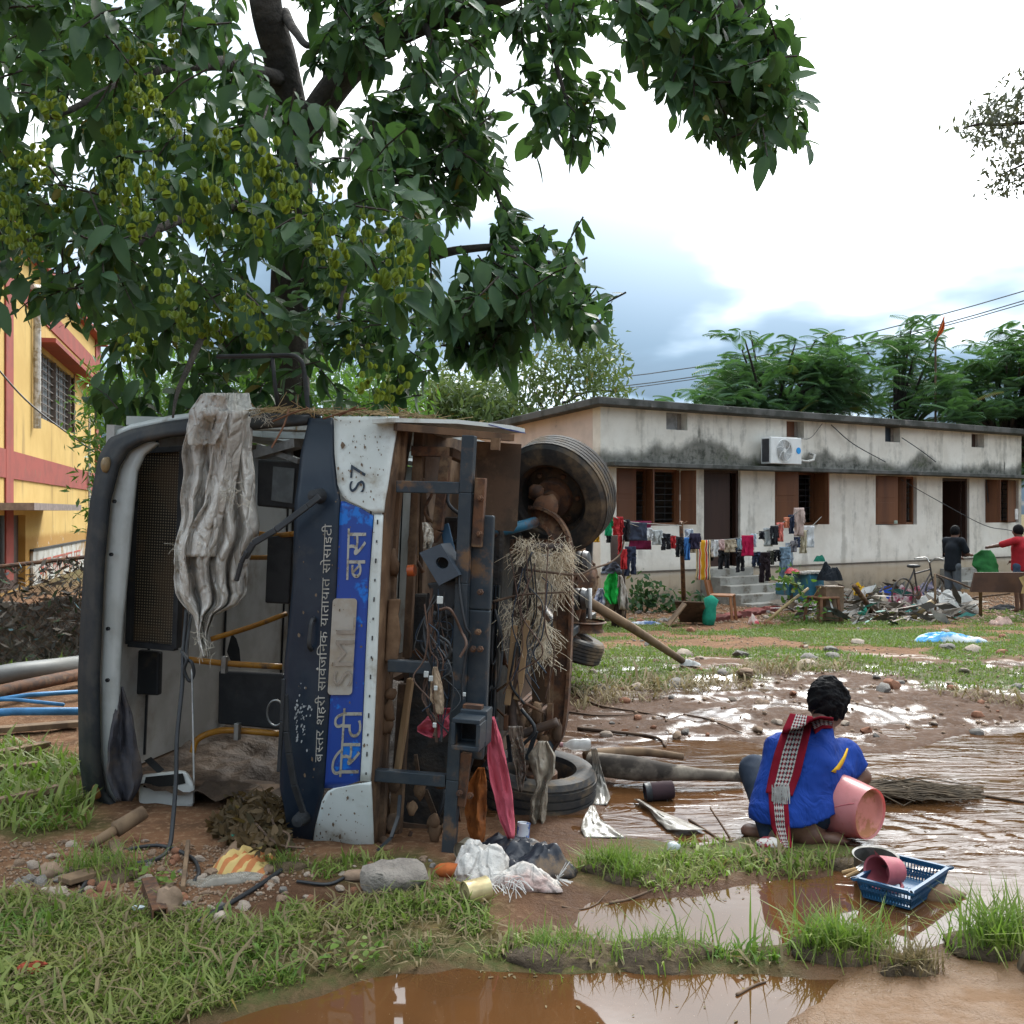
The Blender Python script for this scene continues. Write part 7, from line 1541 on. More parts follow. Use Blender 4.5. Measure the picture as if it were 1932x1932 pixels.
# ---------------------------------------------------------------- washing lines
def Yc(px): return interp(px, [(1100, 15.2), (1290, 17.5), (1540, 19.0), (1600, 19.3)])
def laundry():
    pole_b = gpt(1292, 1168); T = empty('line_pole', pole_b, 'rusty steel pole carrying the washing lines', 'pole')
    MB().tube([pole_b-Vector((0, 0, .2)), at(1285, 985, 17.5)], [.045, .035], 10).build('pole_shaft', M_rust, T, smooth=True); MB().tube([at(1281, 992, 17.5), at(1297, 984, 17.5)], .012, 5).build('hook', M_rust, T)
    def rope(pts, lab):
        P = spline([at(x, y, Yc(x)) for x, y in pts], 8); tag(MB().tube(P, .008, 5).build('washing_line', pm('grey_rope', (.2, .19, .17)), loc=P[0]), lab, 'washing line')
    rope([(1130, 965), (1160, 976), (1190, 985), (1286, 992)], 'upper washing line from the bus to the pole'); rope([(1150, 972), (1200, 992), (1260, 1008), (1310, 1018), (1370, 1018), (1420, 1009), (1470, 990), (1510, 962)], 'long sagging washing line before the dark door'); rope([(1380, 1040), (1440, 1042), (1480, 1034), (1520, 1004), (1550, 975)], 'lower washing line ending at the second window')
    def c(n, a, b=None): return fabric('cloth_'+n, a, b)
    K = c('black', (.022, .023, .028)); NV = c('navy', (.035, .045, .08)); WH = c('white', (.60, .61, .62)); RD = c('red', (.42, .03, .035)); MR = c('maroon', (.14, .012, .045)); CO = c('coral', (.58, .16, .13)); GY = c('greywhite', (.40, .42, .42)); BE = c('beige', (.40, .33, .24))
    t = NT('striped_towel'); st = t.math('FRACT', t.math('MULTIPLY', t.sep(t.co('UV'))[0], 1.0)); r = t.nd('ShaderNodeValToRGB'); t.L.new(st, r.inputs[0]); r.color_ramp.interpolation = 'CONSTANT'
    for i, (p, col) in enumerate(((0, (.55, .42, .22)), (.08, (.03, .03, .06)), (.14, (.55, .5, .4)), (.2, (.5, .04, .04)), (.3, (.62, .5, .3)), (.36, (.60, .30, .02)), (.62, (.62, .5, .3)), (.68, (.5, .04, .04)), (.78, (.55, .5, .4)), (.84, (.03, .03, .06)), (.92, (.55, .42, .22)))):
        e = r.color_ramp.elements[i] if i < 2 else r.color_ramp.elements.new(p); e.position = p; e.color = (*col, 1)
    TW = t.fin(r.outputs[0], .9, 0, .1)
    A = [  # name, label, x0, x1, y0, y1, material, shape, distance offset
     ('shirt', 'bright green shirt on the line beside the bus wheel', 1141, 1155, 970, 1011, c('green', (.01, .28, .12)), 's', 0), ('shirt', 'red shirt pegged next to the green shirt', 1156, 1175, 975, 1012, RD, 's', 0), ('shorts', 'yellow shorts hanging behind the bus wheel', 1119, 1131, 1003, 1023, c('yellow', (.6, .34, .03)), 'p', .6), ('vest', 'dark vest hanging below the green shirt', 1144, 1153, 1008, 1024, K, 'p', .3), ('scarf', 'narrow red scarf hanging below the red shirt', 1166, 1174, 1010, 1048, RD, 'p', .2),
     ('shirt', 'black shirt between red shirt and maroon sheet', 1175, 1188, 980, 1028, K, 's', 0), ('bed_sheet', 'wide maroon sheet on the upper line', 1186, 1229, 983, 1037, MR, 'p', .35), ('skirt', 'blue grey skirt in front of the maroon sheet', 1187, 1221, 986, 1020, c('bluegrey', (.045, .055, .085)), 'p', 0), ('shirt', 'white shirt right of the blue grey skirt', 1213, 1230, 996, 1023, WH, 's', -.1), ('shirt', 'pale grey shirt beside the black shorts', 1230, 1249, 1000, 1028, GY, 's', -.1),
     ('shorts', 'black shorts left of the small red cloth', 1248, 1265, 1007, 1038, K, 't', 0), ('towel', 'small red cloth between black shorts and black trousers', 1264, 1275, 1011, 1035, RD, 'p', 0), ('trousers', 'black trousers beside the line pole', 1275, 1290, 1013, 1051, K, 't', -.1), ('trousers', 'red leggings hanging low at the dark post', 1171, 1183, 1036, 1074, RD, 'p', .1), ('trousers', 'navy trousers hanging low over the wall base', 1179, 1200, 1031, 1087, NV, 't', .1),
     ('shirt', 'sky blue shirt just right of the pole', 1291, 1302, 1014, 1057, c('skyblue', (.06, .2, .5)), 's', -.1), ('shirt', 'white and blue checked shirt above the sky blue shirt', 1292, 1308, 998, 1018, c('check', (.45, .5, .56)), 'p', .1), ('vest', 'cream vest left of the striped towel', 1301, 1313, 1017, 1043, BE, 'p', 0), ('shirt', 'dark purple shirt partly over the striped towel', 1302, 1321, 1006, 1036, c('purple', (.03, .025, .05)), 's', -.2), ('towel', 'long orange yellow striped towel', 1313, 1340, 1019, 1094, TW, 'p', -.05),
     ('trousers', 'dark trousers directly right of the striped towel', 1334, 1346, 1020, 1060, K, 't', .1), ('shirt', 'white shirt right of the striped towel', 1341, 1355, 1019, 1051, WH, 's', 0), ('towel', 'pale pink towel before the dark door', 1354, 1367, 1018, 1038, c('palepink', (.55, .38, .36)), 'p', 0), ('shirt', 'beige shirt before the dark door', 1366, 1388, 1018, 1045, BE, 's', 0), ('trousers', 'black tights dangling below the pale pink towel', 1355, 1376, 1036, 1074, K, 't', .2),
     ('vest', 'narrow navy vest left of the light blue towel', 1386, 1391, 1016, 1044, NV, 'p', 0), ('towel', 'light blue towel left of the crimson towel', 1390, 1400, 1015, 1037, c('lightblue', (.36, .47, .53)), 'p', 0), ('trousers', 'black trousers hanging below the light blue towel', 1389, 1404, 1035, 1080, K, 't', .2), ('towel', 'large crimson towel before the steps', 1399, 1422, 1010, 1049, c('crimson', (.42, .012, .065)), 'p', -.1), ('towel', 'white and blue towel right of the crimson towel', 1417, 1427, 1007, 1032, c('iceblue', (.42, .52, .58)), 'p', 0),
     ('cap', 'small black cap pegged on the long line', 1432, 1442, 1002, 1017, K, 'p', 0), ('shirt', 'white shirt left of the black jacket', 1441, 1459, 996, 1033, GY, 's', 0), ('jacket', 'black jacket left of the coral cloth', 1454, 1468, 992, 1033, K, 's', -.1), ('towel', 'coral pink towel on the rising line', 1465, 1478, 986, 1022, CO, 'p', 0), ('towel', 'small orange pink cloth high on the line', 1479, 1489, 976, 996, c('salmon', (.58, .22, .13)), 'p', 0), ('shirt', 'navy shirt beside the pale pink shirt', 1488, 1498, 971, 1012, NV, 's', 0),
     ('shirt', 'pale pink shirt high at the second window', 1498, 1517, 958, 1012, c('blush', (.5, .38, .34)), 's', 0), ('shorts', 'navy shorts on the lower line', 1419, 1435, 1041, 1069, NV, 't', 0), ('trousers', 'dark brown trousers on the lower line', 1433, 1453, 1042, 1099, c('plumbrown', (.025, .016, .02)), 't', -.1), ('shorts', 'olive shorts right of the dark brown trousers', 1447, 1460, 1039, 1067, c('olive', (.055, .055, .04)), 't', 0), ('shorts', 'black shorts left of the faded jeans', 1459, 1473, 1037, 1060, K, 't', 0),
     ('jeans', 'faded light blue jeans on the lower line', 1471, 1492, 1032, 1096, c('faded', (.20, .28, .36)), 't', -.1), ('trousers', 'pale blue trousers behind the faded jeans', 1482, 1496, 1024, 1069, c('paleblue', (.38, .44, .5)), 't', .1), ('shirt', 'grey shirt right of the pale blue trousers', 1492, 1504, 1020, 1043, c('grey', (.2, .19, .2)), 's', 0), ('shirt', 'navy blue scarf near the cream lace cloth', 1498, 1510, 1013, 1033, NV, 'p', 0), ('shawl', 'cream lace shawl at the end of the lower line', 1508, 1522, 1000, 1044, c('cream', (.48, .42, .3)), 'p', 0), ('bed_sheet', 'white sheet corner at the end of the lower line', 1516, 1536, 992, 1033, WH, 'p', 0)]
    for i, (name, lab, x0, x1, y0, y1, m, sh, dy) in enumerate(A):
        Y = Yc((x0+x1)/2)+dy; w = x1-x0; h = y1-y0; mb = MB()
        def piece(tab, fo, sd):
            q = drape(tab, lambda u, v: Y, fo, .03, 10, 12, sd); mb.add(q.v, q.f)
        if sh == 't':
            piece([(x0, x1, y0), (x0, x1, y0+h*.35)], 3, i); piece([(x0, x0+w*.52, y0+h*.35), (x0-w*.04, x0+w*.42, y1)], 2, i+.3); piece([(x0+w*.48, x1, y0+h*.35), (x0+w*.56, x1+w*.03, y1-h*.05)], 2, i+.6)
        elif sh == 's':
            piece([(x0, x1, y0), (x0+w*.04, x1-w*.06, y0+h*.5), (x0, x1-w*.02, y1-h*.06*(i % 3))], 3, i); piece([(x0-w*.04, x0+w*.2, y0+h*.02), (x0-w*.10, x0+w*.12, y0+h*.6)], 1, i+.4); piece([(x1-w*.2, x1+w*.04, y0+h*.04), (x1-w*.1, x1+w*.12, y0+h*.55)], 1, i+.8)
        else: piece([(x0, x1, y0), (x0+w*.03, x1-w*.02, y0+h*.6), (x0-w*.02, x1, y1)], 3, i)
        if m is TW: mb.uv = [((k % 11)/10., 0) for k in range(len(mb.v))]
        tag(mb.build(name, m, loc=at((x0+x1)/2, y1, Y), smooth=60, solid=.006), lab, name.replace('_', ' '), 'washing on the lines')
laundry()
# ---------------------------------------------------------------- yard before the house
def yard():
    rg = random.Random(51)
    def gy(px, Y): x = (px-CX)/F*Y; return Vector((x, Y, gh(x, Y)))
    def pbox(name, label, cat, x0, x1, y0, y1, Y, dep, mat, parts=(), rz=.5):
        a, b = at(x0, y1, Y), at(x1, y0, Y); c = (a+b)/2; T = empty(name, Vector((c.x, c.y, a.z)), label, cat); Rm = rotz(rz); w = b.x-a.x; h = b.z-a.z
        MB().box(c, (w*.92, dep, h), Rm).build('carcass', mat, T, bevel=.01)
        for nm, u0, u1, v0, v1, m in parts: MB().box(c+Rm @ Vector((w*.92*((u0+u1)/2-.5), -dep/2-.008, h*((v0+v1)/2-.5))), (w*.92*(u1-u0), .016, h*(v1-v0)), Rm).build(nm, m, T, bevel=.003)
        return T
    TL = pm('teal_cabinet', (.035, .15, .22), .5, (.03, .11, .17), 4, dirt=(.2, .15, .1), dsc=3); 
    pbox('cabinet', 'teal metal cabinet beside the steps with papers on top', 'cabinet', 1504, 1546, 1082, 1130, 18.6, .4, TL, (('cabinet_door', .05, .5, .08, .92, pm('teal_door', (.045, .2, .29), .5)), ('cabinet_door', .52, .95, .08, .92, pm('teal_door', (.045, .2, .29), .5)), ('paper_label', .6, .85, .4, .6, pm('pale_label', (.35, .42, .45)))))
    pbox('crate', 'low teal crate on the steps', 'crate', 1470, 1505, 1100, 1122, 18.9, .35, TL, (('slat', .1, .9, .2, .4, TL),))
    for k in range(5): p = at(1515+k*6, 1081-k*.6, 18.5); tag(MB().box(p, (.22, .3, .03), rotz(.3+k*.25)).build('newspaper', pm('newsprint', (.42, .4, .36), .9, (.25, .24, .22), 20), loc=p), 'newspaper in the pile on the teal cabinet', 'newspaper', 'newspapers on the cabinet')
    c = at(1495, 1082, 18.5); tag(heap(c, .3, .25, .12, 3, 14).build('red_packet', pm('red_packet', (.45, .05, .06), .5), loc=c, solid=.003), 'crumpled red packet beside the newspapers', 'packet')
    # chairs
    def chair(name, label, px, Y, rz, h, mat, back=True):
        b = gy(px, Y); T = empty(name, b, label, 'chair'); Rm = rotz(rz); P = lambda x, y, z: b+Rm @ Vector((x, y, z))
        MB().box(P(0, 0, h), (.42, .42, .035), Rm).build('seat', mat, T, bevel=.01)
        for sx in (-1, 1):
            for sy in (-1, 1): MB().bar(P(sx*.18, sy*.18, h), P(sx*.22, sy*.22, 0), .045).build('leg', mat, T)
        if back:
            for sx in (-1, 1): MB().bar(P(sx*.19, .2, h), P(sx*.17, .3, h+.44), .045).build('back_post', mat, T)
            for k in range(5): MB().bar(P(-.16+.08*k, .21, h+.03), P(-.14+.07*k, .29, h+.42), .03, .015).build('back_slat', mat, T)
            MB().bar(P(-.18, .3, h+.42), P(.18, .3, h+.42), .06, .03).build('top_rail', mat, T)
    chair('plastic_chair', 'tan plastic chair standing before the house steps', 1362, 18.4, 1.2, .46, pm('tan_plastic', (.30, .125, .05), .45)); chair('wooden_stool', 'brown wooden stool among the debris by the teal cabinet', 1552, 18.1, .4, .44, pm('red_brown_wood', (.17, .075, .035), .6), False)
    # hanging and heaped stuff
    def ch(name, label, cat, px, py, w, d, h, col, seed, ang=0., c2=None, n=18): cloth_heap(name, label, cat, px, py, w, d, h, fabric('heap_%d' % seed, col, c2), seed, ang, n=n+4, ridge=1.7)
    c = at(1567, 1090, 18.2); tag(heap(c-Vector((0, 0, .05)), .42, .35, .35, 7, 20).build('black_cloth', fabric('black_jersey', (.012, .015, .02)), loc=c, solid=.004), 'black cloth draped over stacked furniture', 'cloth'); MB
    b = gy(1566, 18.25); T = empty('stacked_box', b, 'brown box stacked under the black cloth', 'box'); MB().box(b+Vector((0, 0, .3)), (.36, .3, .62), rotz(.3)).build('box_body', pm('brown_card', (.2, .13, .08)), T); MB().box(b+Vector((0, 0, .62)), (.38, .32, .03), rotz(.3)).build('box_lid', pm('brown_card', (.2, .13, .08)), T)
    c = at(1545, 1060, 18.1); tag(heap(c, .2, .1, .16, 9, 12).build('green_net', fabric('green_netting', (.02, .16, .11)), loc=c, solid=.003), 'tuft of green netting above the black cloth', 'netting')
    ch('yellow_cloth', 'bright yellow cloth lying on the debris heap', 'cloth', 1620, 1128, .40, .3, .42, (.62, .36, .02), 21); ch('camo_cloth', 'grey green camouflage cloth beside the yellow cloth', 'cloth', 1655, 1128, .3, .25, .34, (.12, .13, .09), 22, 0, (.28, .26, .2)); ch('white_sheet', 'white paper sheets spread at the front of the debris', 'paper', 1548, 1156, .66, .35, .26, (.58, .58, .56), 23, .2); ch('cream_sheet', 'cream board scrap on the white paper sheets', 'board', 1535, 1146, .4, .3, .18, (.5, .4, .22), 24)
    ch('blue_cloth', 'royal blue cloth in the debris heap', 'cloth', 1670, 1140, .4, .3, .42, (.03, .09, .42), 25); ch('pale_cloth', 'cream crumpled cloth left of the royal blue cloth', 'cloth', 1655, 1146, .5, .3, .32, (.5, .44, .34), 26); ch('striped_cloth', 'maroon and white striped bedding in the debris', 'bedding', 1715, 1150, .8, .5, .55, (.22, .03, .06), 27, .2, (.42, .36, .36), 24); ch('navy_cloth', 'dark blue striped cloth on top of the white sack', 'cloth', 1752, 1138, .6, .4, .6, (.04, .06, .16), 28, 0, (.35, .3, .34), 22)
    cloth_heap('printed_sack', 'large white printed sack with green and red marks in the debris', 'sack', 1785, 1155, 1.15, .55, .5, pm('printed_white_sack', (.55, .54, .51), .6, (.08, .32, .2), 5, .66, .69, bump=.4, dirt=(.45, .06, .07), dsc=2.5, dlo=.68, dhi=.7), 29, -.35, n=34, ridge=2.0); ch('red_cloth', 'red scrap tucked under the printed sack', 'cloth', 1738, 1132, .25, .2, .3, (.45, .05, .06), 30); ch('green_net', 'green netting trailing below the printed sack', 'netting', 1780, 1166, .5, .2, .08, (.02, .18, .13), 31); ch('green_net', 'green rope netting knotted round the leaning pipe', 'netting', 1628, 1162, .34, .2, .18, (.02, .2, .14), 32)
    ch('green_net', 'green rope netting hanging beside the wooden stool', 'netting', 1582, 1140, .22, .2, .42, (.02, .2, .14), 33); ch('black_plastic', 'black plastic sheet before the brown table board', 'plastic', 1895, 1150, .7, .4, .1, (.015, .016, .018), 34); ch('pink_bundle', 'pale pink cloth bundle on the grass', 'cloth', 1888, 1178, .42, .25, .16, (.5, .35, .29), 35); ch('white_bundle', 'white and red bag by the red kerb tiles', 'bag', 1422, 1178, .22, .18, .2, (.55, .45, .4), 36, 0, (.5, .06, .08)); ch('white_litter', 'white and blue litter along the wall foot', 'litter', 1215, 1178, .6, .2, .07, (.5, .52, .56), 37, 0, (.08, .14, .3)); ch('orange_board', 'pinkish board lying in front of the bicycle', 'board', 1742, 1126, .3, .2, .3, (.45, .22, .17), 38)
    g = lambda x, y: gpt(x, y)
    cloth_heap('sand_sack', 'blue and white plastic sack lying on the lawn', 'sack', 1790, 1212, .95, .30, .17, pm('blue_white_sack', (.06, .32, .62), .4, (.60, .66, .68), 2.6, .47, .56, bump=.3, dirt=(.3, .25, .2), dsc=5, dlo=.66, dhi=.75), 40, .03, n=26, ridge=1.2)
    c = gpt(1336, 1180); tag(MB().lathe([(.05, 0), (.10, .02), (.12, .15), (.10, .32), (.13, .45), (.02, .52)], 14, Matrix.Translation(c) @ Matrix.Rotation(.12, 4, 'Y')).build('green_bag', fabric('green_bag', (.02, .26, .17), (.015, .19, .13)), loc=c, smooth=True), 'upright green plastic bag before the house steps', 'bag')
    # dark post with hanging bags near the bus
    b = gy(1168, 17.0); T = empty('tree_stump_post', b, 'dark wooden post draped with bags beside the house corner', 'post'); MB().tube([b-Vector((0, 0, .2)), at(1166, 1080, 17), at(1162, 1010, 17)], [.13, .12, .10], 10).build('post', pm('dark_post', (.05, .03, .024), .9, bump=.6), T, smooth=True)
    def hang(name, label, tab, Y, mat, cat): tag(drape(tab, lambda u, v: Y, 3, .06, 14, 20, len(label)).build(name, mat, loc=at(tab[-1][0], tab[-1][2], Y), smooth=60, solid=.006), label, cat)
    hang('green_bag', 'bright green plastic bag hanging on the dark post', [(1150, 1162, 1078), (1140, 1168, 1100), (1140, 1166, 1125), (1152, 1164, 1140)], 16.8, fabric('lime_bag', (.02, .42, .07)), 'bag'); hang('grey_cap', 'grey cloth draped on top of the dark post', [(1148, 1162, 1060), (1136, 1172, 1072), (1134, 1174, 1082)], 16.75, fabric('grey_cap', (.10, .11, .14)), 'cloth'); hang('white_bag', 'dirty white bag hanging right of the green bag', [(1167, 1172, 1085), (1164, 1184, 1115), (1168, 1186, 1150)], 16.8, fabric('dirty_white_bag', (.42, .38, .34), dirt=(.2, .15, .1)), 'bag')
    hang('brown_sack', 'brown sacking hanging low on the dark post', [(1140, 1180, 1128), (1136, 1180, 1150), (1142, 1176, 1172)], 16.9, fabric('brown_sacking', (.2, .14, .1), (.12, .085, .06)), 'sack'); hang('blue_white_bag', 'white bag with navy pattern left of the green bag', [(1128, 1138, 1110), (1120, 1142, 1135), (1118, 1140, 1150)], 16.8, fabric('navy_white_bag', (.45, .46, .5), (.05, .07, .2), 14), 'bag')
    # kerb tiles
    for k in range(13): c = gpt(1352+k*9, 1172-k*1.6, .03); tag(MB().box(c, (.16, .2, .12), Matrix.Rotation(rg.gauss(0, .25), 3, 'X') @ rotz(.5+rg.gauss(0, .15))).build('kerb_tile', pm('dull_red_tile', (.22, .055, .045), .85, (.13, .04, .034), 8), loc=c, bevel=.01), 'dull red kerb tile in the broken row before the steps', 'tile', 'red kerb tiles')
    # sticks, poles and planks
    def pole(name, label, a, b, r, mat, cat='stick'): tag(MB().tube([a, a.lerp(b, .5)+Vector((0, 0, .02)), b], [r, r*.95, r*.85], 8).build(name, mat, loc=a, smooth=True), label, cat)
    bam = pm('bamboo', (.38, .27, .13), .6, (.26, .18, .09), 6); grn = pm('green_bamboo', (.16, .2, .04), .6, (.24, .22, .08), 6)
    pole('bamboo', 'thick cut bamboo log pointing out of the debris', gpt(1722, 1172, .06), at(1760, 1135, 18.3), .06, bam, 'bamboo'); pole('pipe', 'dark hollow pipe leaning in the debris', gpt(1648, 1162, .03), at(1612, 1106, 17.9), .05, M_rust, 'pipe'); pole('stick', 'grey stick curving from the pipe to the grass', gpt(1690, 1178, .02), gpt(1640, 1160, .1), .025, M_branch); pole('stick', 'long straight stick lying by the brown table board', gpt(1795, 1140, .05), at(1905, 1120, 19.3), .02, M_branch)
    pole('stake', 'thin upright stake before the bicycle', gy(1765, 19.2), at(1764, 1082, 19.2), .025, M_wood, 'stake'); pole('stick', 'thin slanting pole from the stake to the debris', at(1766, 1084, 19.2), at(1850, 1118, 19.0), .018, M_branch); pole('branch', 'peeled branch arching from the steps to the kerb tiles', gpt(1445, 1178, .03), at(1525, 1110, 17.9), .03, bam, 'branch'); pole('branch', 'green leafy branch fallen before the steps', at(1482, 1088, 17.8), gpt(1545, 1150, .05), .035, grn, 'branch'); pole('branch', 'second green branch lying against the teal cabinet', at(1452, 1092, 17.8), at(1505, 1104, 17.8), .02, grn, 'branch'); pole('branch', 'pale thin branch over the white paper sheets', gpt(1520, 1162, .1), at(1548, 1108, 17.8), .018, bam, 'branch')
    pole('stick', 'stick leaning beside the steel line pole', gpt(1318, 1150, .1), gpt(1268, 1160, .05), .02, M_branch); tag(MB().bar(gpt(1260, 1182, .02), at(1292, 1138, 17.2), .3, .02).build('board', M_wood, loc=gpt(1265, 1180)), 'tilted brown board leaning at the foot of the line pole', 'board'); tag(MB().bar(gpt(1310, 1176, .02), at(1300, 1135, 17.4), .5, .02).build('board', M_brown2, loc=gpt(1310, 1176)), 'large grey board behind the line pole', 'board')
    n = 1100; r = np.random.default_rng(6); q = inpoly([(1460, 1150), (1500, 1120), (1600, 1115), (1700, 1110), (1790, 1120), (1850, 1145), (1820, 1168), (1700, 1172), (1560, 1172)], n, r); pos = np.array([list(gpt(x, y+8, .02+.22*abs(r.normal(0, .7)))) for x, y in q[:760]])
    m = MB(); cols = [pm('litter_dark', (.035, .028, .02)), pm('litter_brown', (.085, .06, .042)), pm('litter_pale', (.22, .18, .14)), pm('litter_white', (.45, .44, .42)), pm('litter_teal', (.04, .2, .17))]
    for p in pos:
        p = Vector(p); l = rg.uniform(.06, .28); d = Vector((rg.gauss(0, 1), rg.gauss(0, .6), rg.gauss(0, .35))).normalized()*l; m.m = rg.choices(range(5), (30, 34, 22, 9, 5))[0]; s = Vector((rg.gauss(0, 1), rg.gauss(0, 1), rg.gauss(0, 1))).normalized()*l*rg.uniform(.1, .4); m.add([p-d, p+s, p+d, p-s], [(0, 1, 2, 3)])
    tag(m.build('debris_litter', cols), 'mixed twigs and scraps under the debris heap before the house', 'litter', kind='stuff')
    # leaves on the fallen branch
    n = 110; C = [at(1487, 1100, 17.8), at(1500, 1112, 17.8), at(1528, 1150, 17.6)]; pos = np.array([list(C[r.integers(3)]) for _ in range(n)])+r.normal(0, .16, (n, 3)); o = scatter('fallen_foliage', LV, LF, pos, orient(r.normal(0, 1, (n, 3)), r.normal(0, 1, (n, 3))+[0, 0, .5]), r.uniform(.06, .14, n), L_bush, None, r.random(n)); tag(o, 'yellow green leaves on the branch fallen before the steps', 'leaves', kind='stuff')
    # weeds at the wall foot
    n = 420; q = inpoly([(1190, 1150), (1200, 1105), (1225, 1095), (1240, 1120), (1300, 1125), (1325, 1105), (1330, 1150), (1260, 1165)], 60, r); pos = np.concatenate([np.array(at(x, y, 19.9))+r.normal(0, .12, (7, 3)) for x, y in q]); o = scatter('wall_weeds', LV, LF, pos, orient(r.normal(0, 1, (n, 3)), r.normal(0, .6, (n, 3))+[0, 0, 1]), r.uniform(.08, .18, n), L_big, None, r.random(n)); tag(o, 'dark green weeds growing at the foot of the house wall', 'weeds', kind='stuff')
    # bicycle
    b = gy(1735, 20.2); T = empty('bicycle', b, 'old dark bicycle leaning against the house wall', 'bicycle'); d = Vector((.84, .54, 0)); P = lambda x, z: b+d*x+Vector((0, 0, z)); BK = pm('old_bike_paint', (.02, .02, .022), .5, (.08, .06, .05), 9)
    for x in (-.52, .52):
        w = MB().tube([P(x+.33*math.cos(a), .34+.33*math.sin(a)) for a in np.linspace(0, 2*math.pi, 25)], .02, 6, False).build('wheel', M_tyre, T); s = MB()
        for k in range(9): a = k*math.pi/4.5; s.tube([P(x, .34), P(x+.32*math.cos(a), .34+.32*math.sin(a))], .003, 3, False)
        s.build('spokes', M_steel, w)
    fr = MB()
    for a, c_ in (((-.52, .34), (-.05, .32)), ((-.05, .32), (-.18, .85)), ((-.18, .80), (-.52, .34)), ((-.16, .75), (.34, .82)), ((-.05, .32), (.36, .75)), ((.32, .95), (.38, .7)), ((.38, .7), (.52, .34))): fr.tube([P(*a), P(*c_)], .018, 6)
    fr.build('frame', BK, T); MB().blob(P(-.19, .90), (.13, .07, .04), 2, .2, 2).build('saddle', M_black, T, smooth=True); MB().tube(spline([P(.30, 1.02)+Vector((.2, -.25, 0)), P(.36, 1.05)+Vector((.06, -.1, 0)), P(.33, .96), P(.36, 1.05)-Vector((.06, -.1, 0)), P(.30, 1.02)-Vector((.2, -.25, 0))], 5), .013, 6).build('handlebar', M_steel, T, smooth=True); MB().lathe([(.001, 0), (.09, 0), (.09, .01), (.001, .01)], 16, axis_m(P(-.05, .32), Vector((.54, -.84, 0)))).build('chain_wheel', M_rust, T)
    # table board, mat
    a, c_ = at(1828, 1117, 18.6), at(1990, 1082, 19.2); T = empty('table_board', Vector((a.x, a.y, a.z-.2)), 'dark brown wooden table lying on its side by the red shirted man', 'table'); MB().add([at(1832, 1117, 18.6), at(1990, 1119, 18.9), at(1990, 1080, 18.9), at(1840, 1080, 18.6)]+[at(1832, 1117, 18.6)+Vector((0, .06, 0)), at(1990, 1119, 18.9)+Vector((0, .06, 0)), at(1990, 1080, 18.9)+Vector((0, .06, 0)), at(1840, 1080, 18.6)+Vector((0, .06, 0))], [(0, 1, 2, 3), (7, 6, 5, 4), (0, 4, 5, 1), (1, 5, 6, 2), (2, 6, 7, 3), (3, 7, 4, 0)]).build('top', pm('dark_board_wood', (.085, .042, .026), .55, (.06, .03, .02), 3), T)
    for x in (1850, 1950): MB().bar(at(x, 1115, 18.75), gy(x, 19.3), .06).build('leg', M_wood, T)
    MB().prism([(1922, 1090), (1932, 1086), (1950, 1088), (1950, 1118), (1926, 1120), (1930, 1105)], lambda p, q, t_: at(p, q, 18.5+t_), 0, .05).build('carved_end', pm('yellow_carved_wood', (.42, .30, .12), .7), T)
    tag(drape([(1852, 1868, 1038), (1838, 1876, 1048), (1834, 1882, 1064), (1848, 1884, 1084)], lambda u, v: 19.5+.25*u, 1, .05, 14, 16, 4).build('green_mat', fabric('green_mat', (.02, .12, .03), (.015, .09, .025)), loc=at(1860, 1084, 19.5), smooth=60, solid=.02), 'green plastic mat held up by the red shirted man', 'mat')
    # small things in the windows
    for x, y, w, h, m, lab in ((1918, 970, 8, 20, pm('white_frame_card', (.6, .6, .58)), 'white framed card leaning on the far window sill'), (1690, 985, 8, 6, pm('pale_box', (.3, .36, .3)), 'pale box on the third window sill')):
        p = at(x, y, 23.0 if x > 1800 else 22.3); tag(MB().box(p, (w/F*23, .02, h/F*23), rotz(.57)).build('card', m, loc=p), lab, 'card')
yard()
# ---------------------------------------------------------------- grass
def blades(name, x, y, L, tone, mat, lean=.55, wid=.045, rng=None, z0=None):
    n = len(x); z = gh_np(x, y) if z0 is None else z0; a = rng.uniform(0, 2*math.pi, n); ln = np.abs(rng.normal(lean, .3, n)); w = L*wid*rng.uniform(.7, 1.3, n)+.0012
    dx, dy = np.cos(a), np.sin(a); sx, sy = -dy, dx
    def pt(t, k, s): h = L*t*np.cos(ln*t); o = L*t*np.sin(ln*t*1.5); return np.stack([x+dx*o+sx*w*k*s, y+dy*o+sy*w*k*s, z-.006+h], -1)
    V = np.stack([pt(0, .8, -1), pt(0, .8, 1), pt(.5, 1, -1), pt(.5, 1, 1), pt(1, 0, 0)], 1).reshape(-1, 3); b = np.arange(n)[:, None]*5
    T = np.concatenate([b+np.array([[0, 1, 3]]), b+np.array([[0, 3, 2]]), b+np.array([[2, 3, 4]])], 0)
    o = np_mesh(name, V, T, mat, 3); attr(o, 'tone', np.repeat(tone, 5)); return o
def wsample(P, dens, rng, edge=.06):
    lo, hi = P.min(0), P.max(0); lo = np.maximum(lo, (-9, 1.5)); hi = np.minimum(hi, (16, 24)); n = int(np.prod(hi-lo)*dens); q = rng.uniform(lo, hi, (n, 2)); d = psdf(q[:, 0], q[:, 1], P)+.3*edge*rng.normal(0, 1, n)+edge*2*fbm(q[:, 0]*3, q[:, 1]*3, 3, 8)
    q = q[d < 0]; vis = (np.abs(q[:, 0]) < q[:, 1]*.62+.4); return q[vis]
